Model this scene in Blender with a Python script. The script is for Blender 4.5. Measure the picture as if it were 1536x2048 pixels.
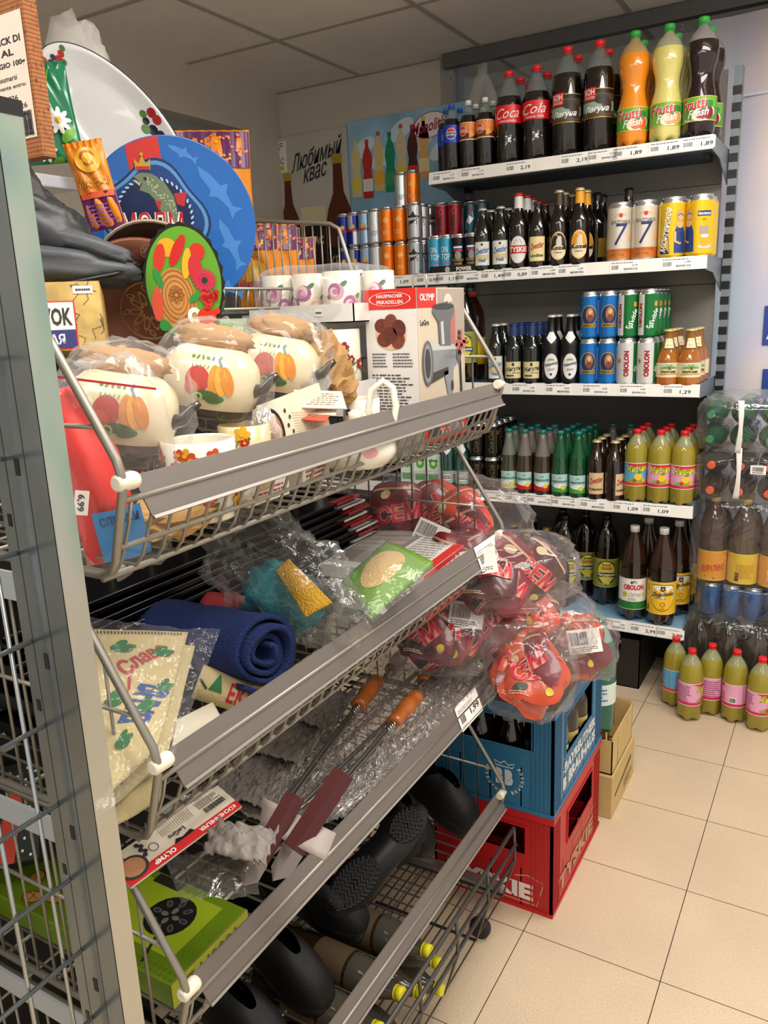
import bpy, math, random
from math import sin, cos, pi, sqrt, radians, atan2, floor as flr
from mathutils import Vector, Matrix, noise, geometry
V = Vector
random.seed(7)
for o in list(bpy.data.objects): bpy.data.objects.remove(o)
SC = bpy.context.scene
COL = SC.collection

# ------------------------------------------------------------ camera
CAM = V((0.53555, -1.43846, 1.38079)); YAW, PITCH, ROLL, FPX = 0.53716, 0.24950, -0.04288, 1586.85
FW = V((-sin(YAW)*cos(PITCH), cos(YAW)*cos(PITCH), -sin(PITCH)))
RT = V((cos(YAW), sin(YAW), 0)); UP = RT.cross(FW)
RT, UP = cos(ROLL)*RT + sin(ROLL)*UP, -sin(ROLL)*RT + cos(ROLL)*UP
cd = bpy.data.cameras.new('camera'); cam = bpy.data.objects.new('camera', cd); COL.objects.link(cam)
cd.sensor_fit = 'VERTICAL'; cd.sensor_height = 36.0; cd.lens = FPX/2048*36; cd.clip_start = 0.02
cam.matrix_world = Matrix(((RT.x, UP.x, -FW.x, CAM.x), (RT.y, UP.y, -FW.y, CAM.y), (RT.z, UP.z, -FW.z, CAM.z), (0, 0, 0, 1)))
SC.camera = cam
def ray(u, v): return FW + RT*((u-768)/FPX) - UP*((v-1024)/FPX)
def at(u, v, ax, val):              # where the line of sight through a pixel meets an axis plane
    d = ray(u, v); return CAM + d*((val-CAM[ax])/d[ax])
def depz(u, v, z): return (at(u, v, 2, z)-CAM).dot(FW)
def pd(u, v, dep): return CAM + ray(u, v)*dep

# ------------------------------------------------------------ light and exposure
SC.view_settings.view_transform = 'Standard'; SC.view_settings.look = 'None'
SC.view_settings.gamma = 1; SC.view_settings.use_curve_mapping = False
SC.view_settings.exposure = 0.0
W = bpy.data.worlds.new('world'); SC.world = W; W.use_nodes = True
W.node_tree.nodes['Background'].inputs[0].default_value = (1.0, 0.93, 0.85, 1)
W.node_tree.nodes['Background'].inputs[1].default_value = .85
LAMPS = [((0.55, -0.75, 2.37), 1.15, 0.5, 24), ((0.75, 0.55, 2.37), 1.15, 0.5, 24), ((-0.55, -1.55, 2.37), 1.15, 0.5, 16), ((1.6, -1.6, 2.37), 1.2, .6, 14)]
def lamp(loc, sx, sy, pw, col=(1, 0.955, 0.89), rot=(0, 0, 0)):
    l = bpy.data.lights.new('lamp_and_fill_light', 'AREA'); l.shape = 'RECTANGLE'; l.size = sx; l.size_y = sy; l.energy = pw; l.color = col
    o = bpy.data.objects.new('lamp_and_fill_light', l); COL.objects.link(o); o.location = loc; o.rotation_euler = rot; return o
for L in LAMPS:      # panel lamps shining down, plus added up-facing fills that brighten the ceiling
    lamp((L[0][0], L[0][1], 2.285), *L[1:]); lamp((L[0][0], L[0][1], 2.335), L[1], L[2], L[3]*.30, rot=(pi, 0, 0))
lamp((-0.55, 3.0, 2.05), 1.6, 0.9, 13, (0.80, 0.90, 1.0), (radians(-55), 0, 0))     # daylight through the niche behind the curtain

# ------------------------------------------------------------ materials
MC = {}
def lin(h):
    h = h.lstrip('#'); c = [int(h[i:i+2], 16)/255 for i in (0, 2, 4)]
    return [x/12.92 if x <= .04045 else ((x+.055)/1.055)**2.4 for x in c] + [1]
def mat(h, rough=.5, metal=0, coat=0, spec=.5, trans=0, sss=0, bump=0, bs=60, var=0, vs=12, alpha=1, aniso=0):
    k = (h, rough, metal, coat, spec, trans, sss, bump, bs, var, vs, alpha, aniso)
    if k in MC: return MC[k]
    m = bpy.data.materials.new('m_'+h.strip('#')); m.use_nodes = True; nt = m.node_tree; b = nt.nodes['Principled BSDF']
    b.inputs['Base Color'].default_value = lin(h); b.inputs['Roughness'].default_value = rough; b.inputs['Metallic'].default_value = metal
    b.inputs['Coat Weight'].default_value = coat; b.inputs['Specular IOR Level'].default_value = spec
    b.inputs['Transmission Weight'].default_value = trans; b.inputs['Alpha'].default_value = alpha
    if trans: b.inputs['IOR'].default_value = 1.2
    tc = nt.nodes.new('ShaderNodeTexCoord')
    if bump:
        n = nt.nodes.new('ShaderNodeTexNoise'); n.inputs['Scale'].default_value = bs; n.inputs['Detail'].default_value = 4
        bp = nt.nodes.new('ShaderNodeBump'); bp.inputs['Strength'].default_value = min(1, bump); bp.inputs['Distance'].default_value = .004*max(1, bump)
        nt.links.new(tc.outputs['Object'], n.inputs['Vector']); nt.links.new(n.outputs['Fac'], bp.inputs['Height']); nt.links.new(bp.outputs['Normal'], b.inputs['Normal'])
    n = nt.nodes.new('ShaderNodeTexNoise'); n.inputs['Scale'].default_value = vs; n.inputs['Detail'].default_value = 5
    r = nt.nodes.new('ShaderNodeMapRange'); v = var or .04
    r.inputs['From Min'].default_value = .3; r.inputs['From Max'].default_value = .7; r.inputs['To Min'].default_value = 1-v; r.inputs['To Max'].default_value = 1+v
    mx = nt.nodes.new('ShaderNodeVectorMath'); mx.operation = 'SCALE'; mx.inputs[0].default_value = lin(h)[:3]
    nt.links.new(tc.outputs['Object'], n.inputs['Vector']); nt.links.new(n.outputs['Fac'], r.inputs['Value']); nt.links.new(r.outputs['Result'], mx.inputs['Scale']); nt.links.new(mx.outputs[0], b.inputs['Base Color'])
    MC[k] = m; return m
def film(h='#ffffff', op=.22, rough=.12, bump=.6, bs=25, gl=.5):
    """clear plastic film: mostly see-through, crinkled gloss"""
    k = ('film', h, op, rough, bump, bs, gl)
    if k in MC: return MC[k]
    m = bpy.data.materials.new('m_film'); m.use_nodes = True; nt = m.node_tree; nt.nodes.clear()
    out = nt.nodes.new('ShaderNodeOutputMaterial'); tr = nt.nodes.new('ShaderNodeBsdfTransparent'); g = nt.nodes.new('ShaderNodeBsdfGlossy'); d = nt.nodes.new('ShaderNodeBsdfDiffuse')
    tr.inputs[0].default_value = (.97, .97, .97, 1); g.inputs['Roughness'].default_value = rough; g.inputs[0].default_value = (1, 1, 1, 1); d.inputs[0].default_value = lin(h)
    tc = nt.nodes.new('ShaderNodeTexCoord'); n = nt.nodes.new('ShaderNodeTexNoise'); n.inputs['Scale'].default_value = bs; n.inputs['Detail'].default_value = 3; n.inputs['Distortion'].default_value = 1.2
    bp = nt.nodes.new('ShaderNodeBump'); bp.inputs['Strength'].default_value = min(1, bump); bp.inputs['Distance'].default_value = .012
    nt.links.new(tc.outputs['Object'], n.inputs['Vector']); nt.links.new(n.outputs['Fac'], bp.inputs['Height'])
    for s in (g, d): nt.links.new(bp.outputs['Normal'], s.inputs['Normal'])
    a = nt.nodes.new('ShaderNodeMixShader'); a.inputs[0].default_value = gl; nt.links.new(d.outputs[0], a.inputs[1]); nt.links.new(g.outputs[0], a.inputs[2])
    lw = nt.nodes.new('ShaderNodeLayerWeight'); lw.inputs['Blend'].default_value = .35; nt.links.new(bp.outputs['Normal'], lw.inputs['Normal'])
    mr = nt.nodes.new('ShaderNodeMapRange'); mr.inputs['To Min'].default_value = op*.55; mr.inputs['To Max'].default_value = min(.95, op*2.6)
    nt.links.new(lw.outputs['Facing'], mr.inputs['Value'])
    b = nt.nodes.new('ShaderNodeMixShader'); nt.links.new(mr.outputs[0], b.inputs[0]); nt.links.new(tr.outputs[0], b.inputs[1]); nt.links.new(a.outputs[0], b.inputs[2]); nt.links.new(b.outputs[0], out.inputs[0])
    MC[k] = m; return m
def pet(h, tr=.75):                  # tinted clear bottle plastic / glass with drink inside
    k = ('pet', h, tr)
    if k in MC: return MC[k]
    m = mat(h, .06, coat=.5, spec=.6); m = m.copy(); nt = m.node_tree; b = nt.nodes['Principled BSDF']
    for l in list(b.inputs['Base Color'].links): nt.links.remove(l)
    b.inputs['Base Color'].default_value = lin(h); b.inputs['Coat Weight'].default_value = .6; b.inputs['Roughness'].default_value = .05
    out = nt.nodes['Material Output']; t = nt.nodes.new('ShaderNodeBsdfTransparent'); t.inputs[0].default_value = lin(h)
    mx = nt.nodes.new('ShaderNodeMixShader'); mx.inputs[0].default_value = 1-tr
    nt.links.new(t.outputs[0], mx.inputs[1]); nt.links.new(b.outputs[0], mx.inputs[2]); nt.links.new(mx.outputs[0], out.inputs[0])
    MC[k] = m; return m

# ------------------------------------------------------------ lettering
TX = {}
def glyphs(s, bold=0, res=2):
    k = (s, bold, res)
    if k in TX: return TX[k]
    c = bpy.data.curves.new('t', 'FONT'); c.body = s; c.size = 1; c.resolution_u = res; c.offset = bold; c.fill_mode = 'FRONT'
    o = bpy.data.objects.new('t', c); COL.objects.link(o); me = o.to_mesh()
    vs = [(v.co.x, v.co.y) for v in me.vertices]; fs = [tuple(p.vertices) for p in me.polygons]
    o.to_mesh_clear(); bpy.data.objects.remove(o); bpy.data.curves.remove(c)
    if not vs: vs, fs = [(0, 0), (1, 0), (1, 1)], []
    x0 = min(v[0] for v in vs); x1 = max(v[0] for v in vs); y0 = min(v[1] for v in vs); y1 = max(v[1] for v in vs)
    vs = [((x-x0)/max(1e-6, x1-x0), (y-y0)/max(1e-6, y1-y0)) for x, y in vs]
    TX[k] = (vs, fs); return TX[k]

# ------------------------------------------------------------ mesh builder
def cylmap(r, z0=0, a0=0, cx=0, cy=0, eps=.00035):
    return lambda u, v, l: V((cx+(r+l*eps)*sin(a0+u/r), cy-(r+l*eps)*cos(a0+u/r), z0+v))
def conemap(r0, r1, z0, z1, a0=0, eps=.00035):
    def f(u, v, l):
        t = (v-z0)/(z1-z0); r = r0+(r1-r0)*t+l*eps; rm = (r0+r1)/2
        return V((r*sin(a0+u/rm), -r*cos(a0+u/rm), v))
    return f
def planemap(o, ax, ay, eps=.0004):
    o, ax, ay = V(o), V(ax).normalized(), V(ay).normalized(); n = ax.cross(ay).normalized()
    return lambda u, v, l: o+ax*u+ay*v+n*(l*eps)
class M:
    def __init__(s, T=None): s.v = []; s.f = []; s.fm = []; s.sm = []; s.mats = []; s.T = T; s.map = None
    def add(s, vs, fs, m, smooth=False):
        if m not in s.mats: s.mats.append(m)
        i = s.mats.index(m); b = len(s.v)
        s.v += [(s.T @ V(v) if s.T else V(v)) for v in vs]
        for f in fs: s.f.append([b+j for j in f]); s.fm.append(i); s.sm.append(smooth)
        return s
    def box(s, x0, x1, y0, y1, z0, z1, m):
        vs = [(x, y, z) for z in (z0, z1) for y in (y0, y1) for x in (x0, x1)]
        return s.add(vs, [(0, 2, 3, 1), (4, 5, 7, 6), (0, 1, 5, 4), (1, 3, 7, 5), (3, 2, 6, 7), (2, 0, 4, 6)], m)
    def rbox(s, x0, x1, y0, y1, z0, z1, m, r=.004, n=3):      # box with rounded vertical edges and a softened rim
        q = []
        for cx, cy, a in ((x1-r, y1-r, 0), (x0+r, y1-r, pi/2), (x0+r, y0+r, pi), (x1-r, y0+r, 1.5*pi)):
            for k in range(n+1): t = a+pi/2*k/n; q.append((cx+r*cos(t), cy+r*sin(t), cx, cy))
        N = len(q); e = r*.5; vs = []
        for z, sh in ((z0, e), (z0+e, 0), (z1-e, 0), (z1, e)):
            for x, y, cx, cy in q:
                d = V((x-cx, y-cy)); d = d*(1-sh/r) if sh else d; vs.append((cx+d.x, cy+d.y, z))
        fs = [(k*N+i, k*N+(i+1) % N, (k+1)*N+(i+1) % N, (k+1)*N+i) for k in range(3) for i in range(N)]
        fs += [tuple(reversed(range(N))), tuple(range(3*N, 4*N))]
        return s.add(vs, fs, m)
    def tube(s, pts, r, m, n=6, closed=False, cap=True):
        pts = [V(p) for p in pts]; N = len(pts); vs = []; fs = []
        prev = None
        for i, p in enumerate(pts):
            a = pts[i-1] if i else (pts[-1] if closed else p); b = pts[(i+1) % N] if (i < N-1 or closed) else p
            t = (b-a).normalized()
            if prev is None:
                u = t.orthogonal().normalized()
            else:
                u = (prev-t*prev.dot(t)).normalized() if (prev-t*prev.dot(t)).length > 1e-6 else t.orthogonal().normalized()
            prev = u; w = t.cross(u); rr = r[i] if isinstance(r, (list, tuple)) else r
            vs += [p+(u*cos(2*pi*k/n)+w*sin(2*pi*k/n))*rr for k in range(n)]
        for i in range(N if closed else N-1):
            j = (i+1) % N
            fs += [(i*n+k, i*n+(k+1) % n, j*n+(k+1) % n, j*n+k) for k in range(n)]
        if cap and not closed: fs += [tuple(reversed(range(n))), tuple(range((N-1)*n, N*n))]
        return s.add(vs, fs, m, True)
    def lathe(s, prof, m, n=24, mod=None, cap=True, mf=None):
        vs = []; P = len(prof)
        for r, z in prof:
            for k in range(n):
                a = 2*pi*k/n; rr, zz = (r, z) if not mod else mod(r, z, a)
                vs.append((rr*cos(a), rr*sin(a), zz))
        for i in range(P-1):
            mm = mf(prof[i], prof[i+1]) if mf else m
            s_b = [(i*n+k, i*n+(k+1) % n, (i+1)*n+(k+1) % n, (i+1)*n+k) for k in range(n)]
            if i == 0: base = len(s.v); s.add(vs, s_b, mm, True)
            else:
                if mm not in s.mats: s.mats.append(mm)
                for f in s_b: s.f.append([base+j for j in f]); s.fm.append(s.mats.index(mm)); s.sm.append(True)
        if cap:
            for i, rev in ((0, True), (P-1, False)):
                if prof[i][0] > 1e-5:
                    f = [base+i*n+k for k in range(n)]; s.f.append(f[::-1] if rev else f); s.fm.append(s.mats.index(m)); s.sm.append(False)
        return s
    def grid(s, fn, nu, nv, m, smooth=True, cu=False):
        vs = [fn(i/nu, j/nv) for j in range(nv+1) for i in range(nu if cu else nu+1)]; w = nu if cu else nu+1
        fs = [(j*w+i, j*w+(i+1) % w, (j+1)*w+(i+1) % w, (j+1)*w+i) for j in range(nv) for i in range(nu)]
        return s.add(vs, fs, m, smooth)
    # printed shapes, laid through self.map(u, v, layer)
    def rect(s, u0, v0, u1, v1, m, l=1, st=.008):
        n = max(1, int(abs(u1-u0)/st)) if st else 1; k = max(1, int(abs(v1-v0)/.06)) if st else 1
        return s.grid(lambda a, b: s.map(u0+(u1-u0)*a, v0+(v1-v0)*b, l), n, k, m)
    def ell(s, u, v, a, b, m, l=2, rot=0, n=20, a0=0, a1=2*pi, inner=0):
        nr = 3 if a > .01 else 1; full = abs(a1-a0-2*pi) < 1e-6
        def f(i, j):
            t = a0+(a1-a0)*i; q = inner+(1-inner)*j; x, y = a*q*cos(t), b*q*sin(t)
            return s.map(u+x*cos(rot)-y*sin(rot), v+x*sin(rot)+y*cos(rot), l)
        return s.grid(f, n, nr, m, True)
    def flat(s, uv, fs, m, l):             # split faces that would cut the corner of a curved surface
        pv = [s.map(u, v, l) for u, v in uv]; out = []; st = []
        for f in fs:
            for k in range(1, len(f)-1): st.append((f[0], f[k], f[k+1], 0))
        uv = list(uv); mid = {}
        while st:
            a, b, c, d = st.pop(); e = max(((a, b, c), (b, c, a), (c, a, b)), key=lambda q: (pv[q[0]]-pv[q[1]]).length); p, q, r = e; k = (min(p, q), max(p, q))
            w = s.map((uv[p][0]+uv[q][0])/2, (uv[p][1]+uv[q][1])/2, l)
            if d < 5 and (w-(pv[p]+pv[q])/2).length > .00022:
                if k not in mid: mid[k] = len(uv); uv.append(((uv[p][0]+uv[q][0])/2, (uv[p][1]+uv[q][1])/2)); pv.append(w)
                n = mid[k]; st += [(p, n, r, d+1), (n, q, r, d+1)]
            else: out.append((a, b, c))
        return s.add(pv, out, m)
    def poly(s, pts, m, l=2):
        tri = geometry.tessellate_polygon([[V((p[0], p[1], 0)) for p in pts]])
        n = geometry.normal([V((p[0], p[1], 0)) for p in pts]) if len(pts) > 2 else V((0, 0, 1))
        out = []
        for t in tri:
            a, b, c = [pts[i] for i in t]
            if (b[0]-a[0])*(c[1]-a[1])-(b[1]-a[1])*(c[0]-a[0]) < 0: t = (t[0], t[2], t[1])
            out.append(tuple(t))
        return s.flat([(p[0], p[1]) for p in pts], out, m, l)
    def line(s, pts, w, m, l=2, closed=False):
        P = [V((p[0], p[1])) for p in pts]; N = len(P); vs = []; fs = []
        for i, p in enumerate(P):
            a = P[i-1] if (i or closed) else p; b = P[(i+1) % N] if (i < N-1 or closed) else p
            t = (b-a); t = t.normalized() if t.length > 1e-9 else V((1, 0)); q = V((-t.y, t.x))*w/2
            vs += [s.map(p.x-q.x, p.y-q.y, l), s.map(p.x+q.x, p.y+q.y, l)]
        for i in range(N if closed else N-1):
            j = (i+1) % N; fs.append((2*i, 2*j, 2*j+1, 2*i+1))
        return s.add(vs, fs, m)
    def text(s, t, u0, v0, u1, v1, m, l=3, bold=.012, shear=0, rot=0, res=2, arc=0):
        vs, fs = glyphs(t, bold, res); w, h = u1-u0, v1-v0; cu, cv = (u0+u1)/2, (v0+v1)/2; out = []
        for x, y in vs:
            X = (x-.5)*w+shear*(y-.5)*h; Y = (y-.5)*h
            if arc: aa = X/arc; X, Y = (arc+Y)*sin(aa), (arc+Y)*cos(aa)-arc
            out.append((cu+X*cos(rot)-Y*sin(rot), cv+X*sin(rot)+Y*cos(rot)))
        return s.flat(out, fs, m, l)
    def small(s, u0, v0, u1, v1, m, n=4, l=2, seed=0):         # lines of tiny print
        rnd = random.Random(seed+n); h = (v1-v0)/n
        for i in range(n):
            y = v1-(i+.5)*h; x = u0; e = u1-(u1-u0)*rnd.random()*.35
            while x < e:
                w = (u1-u0)*rnd.uniform(.05, .16); s.rect(x, y-h*.22, min(x+w, e), y+h*.22, m, l, .02); x += w+(u1-u0)*.025
        return s
    def bars(s, u0, v0, u1, v1, m, n=18, l=2, seed=1):         # barcode stripes
        rnd = random.Random(seed); x = u0; un = (u1-u0)/(n*1.6)
        while x < u1-un:
            w = un*rnd.choice((.5, .8, 1.3)); s.rect(x, v0, x+w, v1, m, l, .05); x += w+un*rnd.choice((.5, .9))
        return s
    def build(s, name, parent=None, label=None, kind=None, flat=False):
        me = bpy.data.meshes.new(name); me.from_pydata([tuple(v) for v in s.v], [], s.f)
        for m in s.mats: me.materials.append(m)
        me.polygons.foreach_set('material_index', s.fm)
        me.polygons.foreach_set('use_smooth', [(x and not flat) for x in s.sm]); me.update()
        o = bpy.data.objects.new(name, me); COL.objects.link(o)
        if parent: o.parent = parent
        if label: o['label'] = label
        if kind: o['kind'] = kind
        return o
def thing(name, label, cat, loc=(0, 0, 0), rot=0, group=None):
    o = bpy.data.objects.new(name, None); COL.objects.link(o); o.empty_display_size = .02; o.location = loc
    o.rotation_euler = rot if isinstance(rot, (tuple, list)) else (0, 0, rot)
    o['label'] = label; o['category'] = cat
    if group: o['group'] = group
    return o
def tag(o, label, cat, group=None, kind=None):
    o['label'] = label; o['category'] = cat
    if group: o['group'] = group
    if kind: o['kind'] = kind
    return o
def struct(name, m): o = m.build(name); o['kind'] = 'structure'; return o
def kids(root): return [c for c in COL.objects if c.parent == root]
KID = {}
def dup(root, loc, rot=0, label=None, group=None):
    if root.name not in KID: KID[root.name] = [(c, kids(c)) for c in kids(root)]
    r = root.copy(); COL.objects.link(r); r.location = loc; r.rotation_euler = rot if isinstance(rot, (tuple, list)) else (0, 0, rot)
    if label: r['label'] = label
    if group: r['group'] = group
    for c, gs in KID[root.name]:
        k = c.copy(); COL.objects.link(k); k.parent = r
        for g in gs: q = g.copy(); COL.objects.link(q); q.parent = k
    return r
def subsurf(o, n=1, edge=False):
    md = o.modifiers.new('s', 'SUBSURF'); md.levels = md.render_levels = n; return o
def solid(o, t=.001):
    md = o.modifiers.new('t', 'SOLIDIFY'); md.thickness = t; md.offset = 0; return o
def bevel(o, w=.002, n=2):
    md = o.modifiers.new('b', 'BEVEL'); md.width = w; md.segments = n; md.limit_method = 'ANGLE'; md.angle_limit = radians(40); return o
def frame(o, x, y=None, n=None):      # matrix from axes
    x = V(x).normalized(); n = V(n).normalized(); y = n.cross(x).normalized(); x = y.cross(n)
    return Matrix(((x.x, y.x, n.x, o[0]), (x.y, y.y, n.y, o[1]), (x.z, y.z, n.z, o[2]), (0, 0, 0, 1)))
def face_cam(p, yaw=0, pitch=0, roll=0):   # euler of a thing whose local z faces the aisle (towards where one stands) and local y is up
    d = (CAM-V(p)).normalized(); yaw0 = atan2(d.x, -d.y)
    m = Matrix.Rotation(yaw0+yaw, 4, 'Z') @ Matrix.Rotation(radians(90)-pitch, 4, 'X') @ Matrix.Rotation(roll, 4, 'Z')
    return tuple(m.to_euler())
def blob(c, sz, m, M_=None, amp=.1, fr=3, nu=28, nv=18, seed=0, p=2.4, T=None, wr=0):
    """lumpy pillow: superellipsoid with noise; wr adds sharp wrinkles"""
    mm = M_ or M(); c = V(c); off = V((seed*7.3, seed*3.1, seed*5.7))
    def sp(x, e): return (abs(x)**e)*(1 if x >= 0 else -1)
    e = 2/p
    def f(i, j):
        a = 2*pi*i; b = -pi/2+pi*j; d = V((sp(cos(b), e)*sp(cos(a), e), sp(cos(b), e)*sp(sin(a), e), sp(sin(b), e)))
        k = 1+amp*noise.noise(d*fr+off)
        if wr: k += wr*(abs(noise.noise(d*fr*2.7+off))-.2)
        d = V((d.x*sz[0]*k, d.y*sz[1]*k, d.z*sz[2]*k)); d = (T @ d) if T else d
        return c+d
    return mm.grid(f, nu, nv, m, True, True)
K = mat
WHITE = K('#f2f0ea', .35); BLACK = K('#0b0b0c', .35); INK = K('#26262a', .6); RED = K('#c8141c', .4)
# ============================================================ the setting
def tilemat():
    m = bpy.data.materials.new('m_floor'); m.use_nodes = True; nt = m.node_tree; b = nt.nodes['Principled BSDF']
    tc = nt.nodes.new('ShaderNodeTexCoord'); br = nt.nodes.new('ShaderNodeTexBrick'); mp = nt.nodes.new('ShaderNodeMapping')
    nt.links.new(tc.outputs['Object'], mp.inputs[0]); nt.links.new(mp.outputs[0], br.inputs['Vector'])
    br.offset = 0; br.inputs['Scale'].default_value = 1; br.inputs['Brick Width'].default_value = .3; br.inputs['Row Height'].default_value = .3
    br.inputs['Mortar Size'].default_value = .0011; br.inputs['Mortar Smooth'].default_value = .3; br.inputs['Mortar'].default_value = lin('#33291f')
    n = nt.nodes.new('ShaderNodeTexNoise'); n.inputs['Scale'].default_value = 260; n.inputs['Detail'].default_value = 6; n.inputs['Roughness'].default_value = .8
    cr = nt.nodes.new('ShaderNodeValToRGB'); cr.color_ramp.elements[0].color = lin('#bfa98a'); cr.color_ramp.elements[1].color = lin('#e0ccb0'); cr.color_ramp.elements[0].position = .3; cr.color_ramp.elements[1].position = .62
    n2 = nt.nodes.new('ShaderNodeTexNoise'); n2.inputs['Scale'].default_value = 3.5; n2.inputs['Detail'].default_value = 5
    mr = nt.nodes.new('ShaderNodeMapRange'); mr.inputs['From Min'].default_value = .35; mr.inputs['From Max'].default_value = .65; mr.inputs['To Min'].default_value = .93; mr.inputs['To Max'].default_value = 1.04
    vm = nt.nodes.new('ShaderNodeVectorMath'); vm.operation = 'SCALE'
    nt.links.new(tc.outputs['Object'], n.inputs['Vector']); nt.links.new(tc.outputs['Object'], n2.inputs['Vector']); nt.links.new(n.outputs['Fac'], cr.inputs[0]); nt.links.new(n2.outputs['Fac'], mr.inputs['Value'])
    nt.links.new(cr.outputs[0], vm.inputs[0]); nt.links.new(mr.outputs[0], vm.inputs['Scale']); nt.links.new(vm.outputs[0], br.inputs['Color1']); nt.links.new(vm.outputs[0], br.inputs['Color2'])
    nt.links.new(br.outputs['Color'], b.inputs['Base Color']); b.inputs['Roughness'].default_value = .38; b.inputs['Specular IOR Level'].default_value = .4
    return m
fl = struct('floor', M().add([(-2.7, -3.3, 0), (3.0, -3.3, 0), (3.0, 3.9, 0), (-2.7, 3.9, 0)], [(0, 1, 2, 3)], tilemat()))
wallm = K('#c3bcb0', .85, bump=.15, bs=90, var=.03); ceilm = K('#e3ddd3', .9, bump=.25, bs=220, var=.03); gridm = K('#aaa59d', .5, .1)
ZC = 2.4; XL = -1.96; YB = 1.93
# ceiling: lay-in tiles on a metal grid
m = M(); m.box(-2.7, 3.0, -3.3, 3.9, ZC, ZC+.03, ceilm)
x = -1.49-.6
while x < 3.0: m.box(x-.011, x+.011, -3.3, 3.9, ZC-.004, ZC+.001, gridm); x += .6
y = 1.316-.6*8
while y < 3.9: m.box(-2.7, 3.0, y-.011, y+.011, ZC-.0035, ZC+.001, gridm); y += .6
struct('ceiling', m)
# left wall with a dark recessed window niche
niche = K('#6d7072', .6)
m = M(); y0, y1, z0, z1 = 0.75, 1.70, 1.0, 2.2
m.box(XL-.12, XL, -3.3, y0, 0, ZC, wallm); m.box(XL-.12, XL, y1, YB+.12, 0, ZC, wallm); m.box(XL-.12, XL, y0, y1, z1, ZC, wallm); m.box(XL-.12, XL, y0, y1, 0, z0, wallm)
struct('wall_left', m)
m = M(); m.box(XL-.14, XL-.105, y0-.01, y1+.01, z0-.01, z1+.01, niche)
for a in (y0+.0, y1-.04): m.box(XL-.105, XL-.085, a, a+.04, z0, z1, K('#8b8d8d', .5))
m.box(XL-.105, XL-.085, y0, y1, z1-.04, z1, K('#8b8d8d', .5)); struct('window_1', m)
# back wall, open niche behind the curtain rail
XE = -1.10
m = M(); m.box(XL-.12, XE, YB, YB+.12, 0, ZC, wallm); struct('wall_back', m)
nm = K('#b9c3cc', .8, var=.03)
m = M(); m.box(XE-.02, XE, YB+.12, 2.55, 0, ZC, nm); m.box(XE-.02, 3.0, 2.55, 2.62, 0, ZC, nm); struct('wall_niche', m)
# skirting
m = M(); m.box(XL, XL+.012, -3.3, YB, 0, .08, K('#8a8278', .5)); struct('baseboard_left', m)
m = M(); m.box(XL, XE, YB-.012, YB, 0, .08, K('#8a8278', .5)); struct('baseboard_back', m)
# ceiling lamp housings around the area lamps
for i, (loc, sx, sy, pw) in enumerate(LAMPS):
    t = thing('ceiling_lamp', 'flat rectangular ceiling panel lamp out of frame overhead', 'lamp', (loc[0], loc[1], 2.33), 0, 'ceiling panel lamps')
    m = M(); a, b = sx/2, sy/2
    for q in ((-a-.03, -a, -b-.03, b+.03), (a, a+.03, -b-.03, b+.03), (-a, a, -b-.03, -b), (-a, a, b, b+.03)): m.box(*q, -.03, 0, WHITE)
    m.build('housing', t)
    m = M(); m.box(-a, a, -b, b, -.030, -.020, K('#ffffff', .6)); m.build('reflector', t); m = M()
    for q in ((-a, 0), (a, 0)): m.tube([(q[0], 0, 0), (q[0], 0, .07)], .003, WHITE)
    m.build('hanger', t)

# curtain rail with hooks and the pale printed plastic sheet hanging from it
rt = thing('curtain_rail', 'grey metal rail fixed under the ceiling with small hooks', 'rail', (-1.06, YB-.04, 2.345))
m = M(); m.box(0, 4.0, -.02, .02, 0, .05, K('#6b6c6e', .45, .6)); m.build('rail', rt)
for x in (.03, .52, .95, 1.37):
    m = M(); m.tube([(x, 0, 0), (x, 0, -.02)]+[(x, .012*sin(a), -.032-.012*cos(a+pi)) for a in [k*pi/6 for k in range(0, 10)]], .0018, K('#b9babb', .3, .8)); m.build('hook', rt)
m = M(); mf = film('#dfe3ea', .30, .2, .3, 5, .3)
def sheet(i, j):
    x = -.98+i*2.9; return V((x, YB-.03+.012*sin(x*5)+.008*sin(x*13+j*3)*(1-j*.6), 2.30-j*2.25))
sh = m.grid(sheet, 60, 24, mf).build('plastic_sheet'); tag(sh, 'clear plastic sheet hanging from the grey rail behind the drink shelves', 'sheet')
# translucent printed banner to the right of the shelving
def bannermat():
    m = bpy.data.materials.new('m_banner'); m.use_nodes = True; nt = m.node_tree; b = nt.nodes['Principled BSDF']
    tc = nt.nodes.new('ShaderNodeTexCoord'); n = nt.nodes.new('ShaderNodeTexNoise'); n.inputs['Scale'].default_value = 1.7; n.inputs['Detail'].default_value = 2
    mp = nt.nodes.new('ShaderNodeMapping'); mp.inputs['Scale'].default_value = (1.6, 1, .7)
    cr = nt.nodes.new('ShaderNodeValToRGB'); e = cr.color_ramp.elements; e[0].position = .34; e[0].color = lin('#c4e0ee'); e[1].position = .66; e[1].color = lin('#f4e4de')
    q = e.new(.5); q.color = lin('#d4d6ee')
    nt.links.new(tc.outputs['Object'], mp.inputs[0]); nt.links.new(mp.outputs[0], n.inputs['Vector']); nt.links.new(n.outputs['Fac'], cr.inputs[0]); nt.links.new(cr.outputs[0], b.inputs['Base Color'])
    b.inputs['Roughness'].default_value = .3; b.inputs['Specular IOR Level'].default_value = .35; return m
t = thing('printed_banner', 'pale blue and pink printed plastic banner behind the shelving, right of its upright', 'banner', (0.0, 1.80, 0))
m = M(); m.grid(lambda i, j: V((-.02+i*1.6, .006*sin(i*30), .02+j*2.28)), 60, 4, bannermat()); solid(m.build('banner', t), .002)
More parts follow.
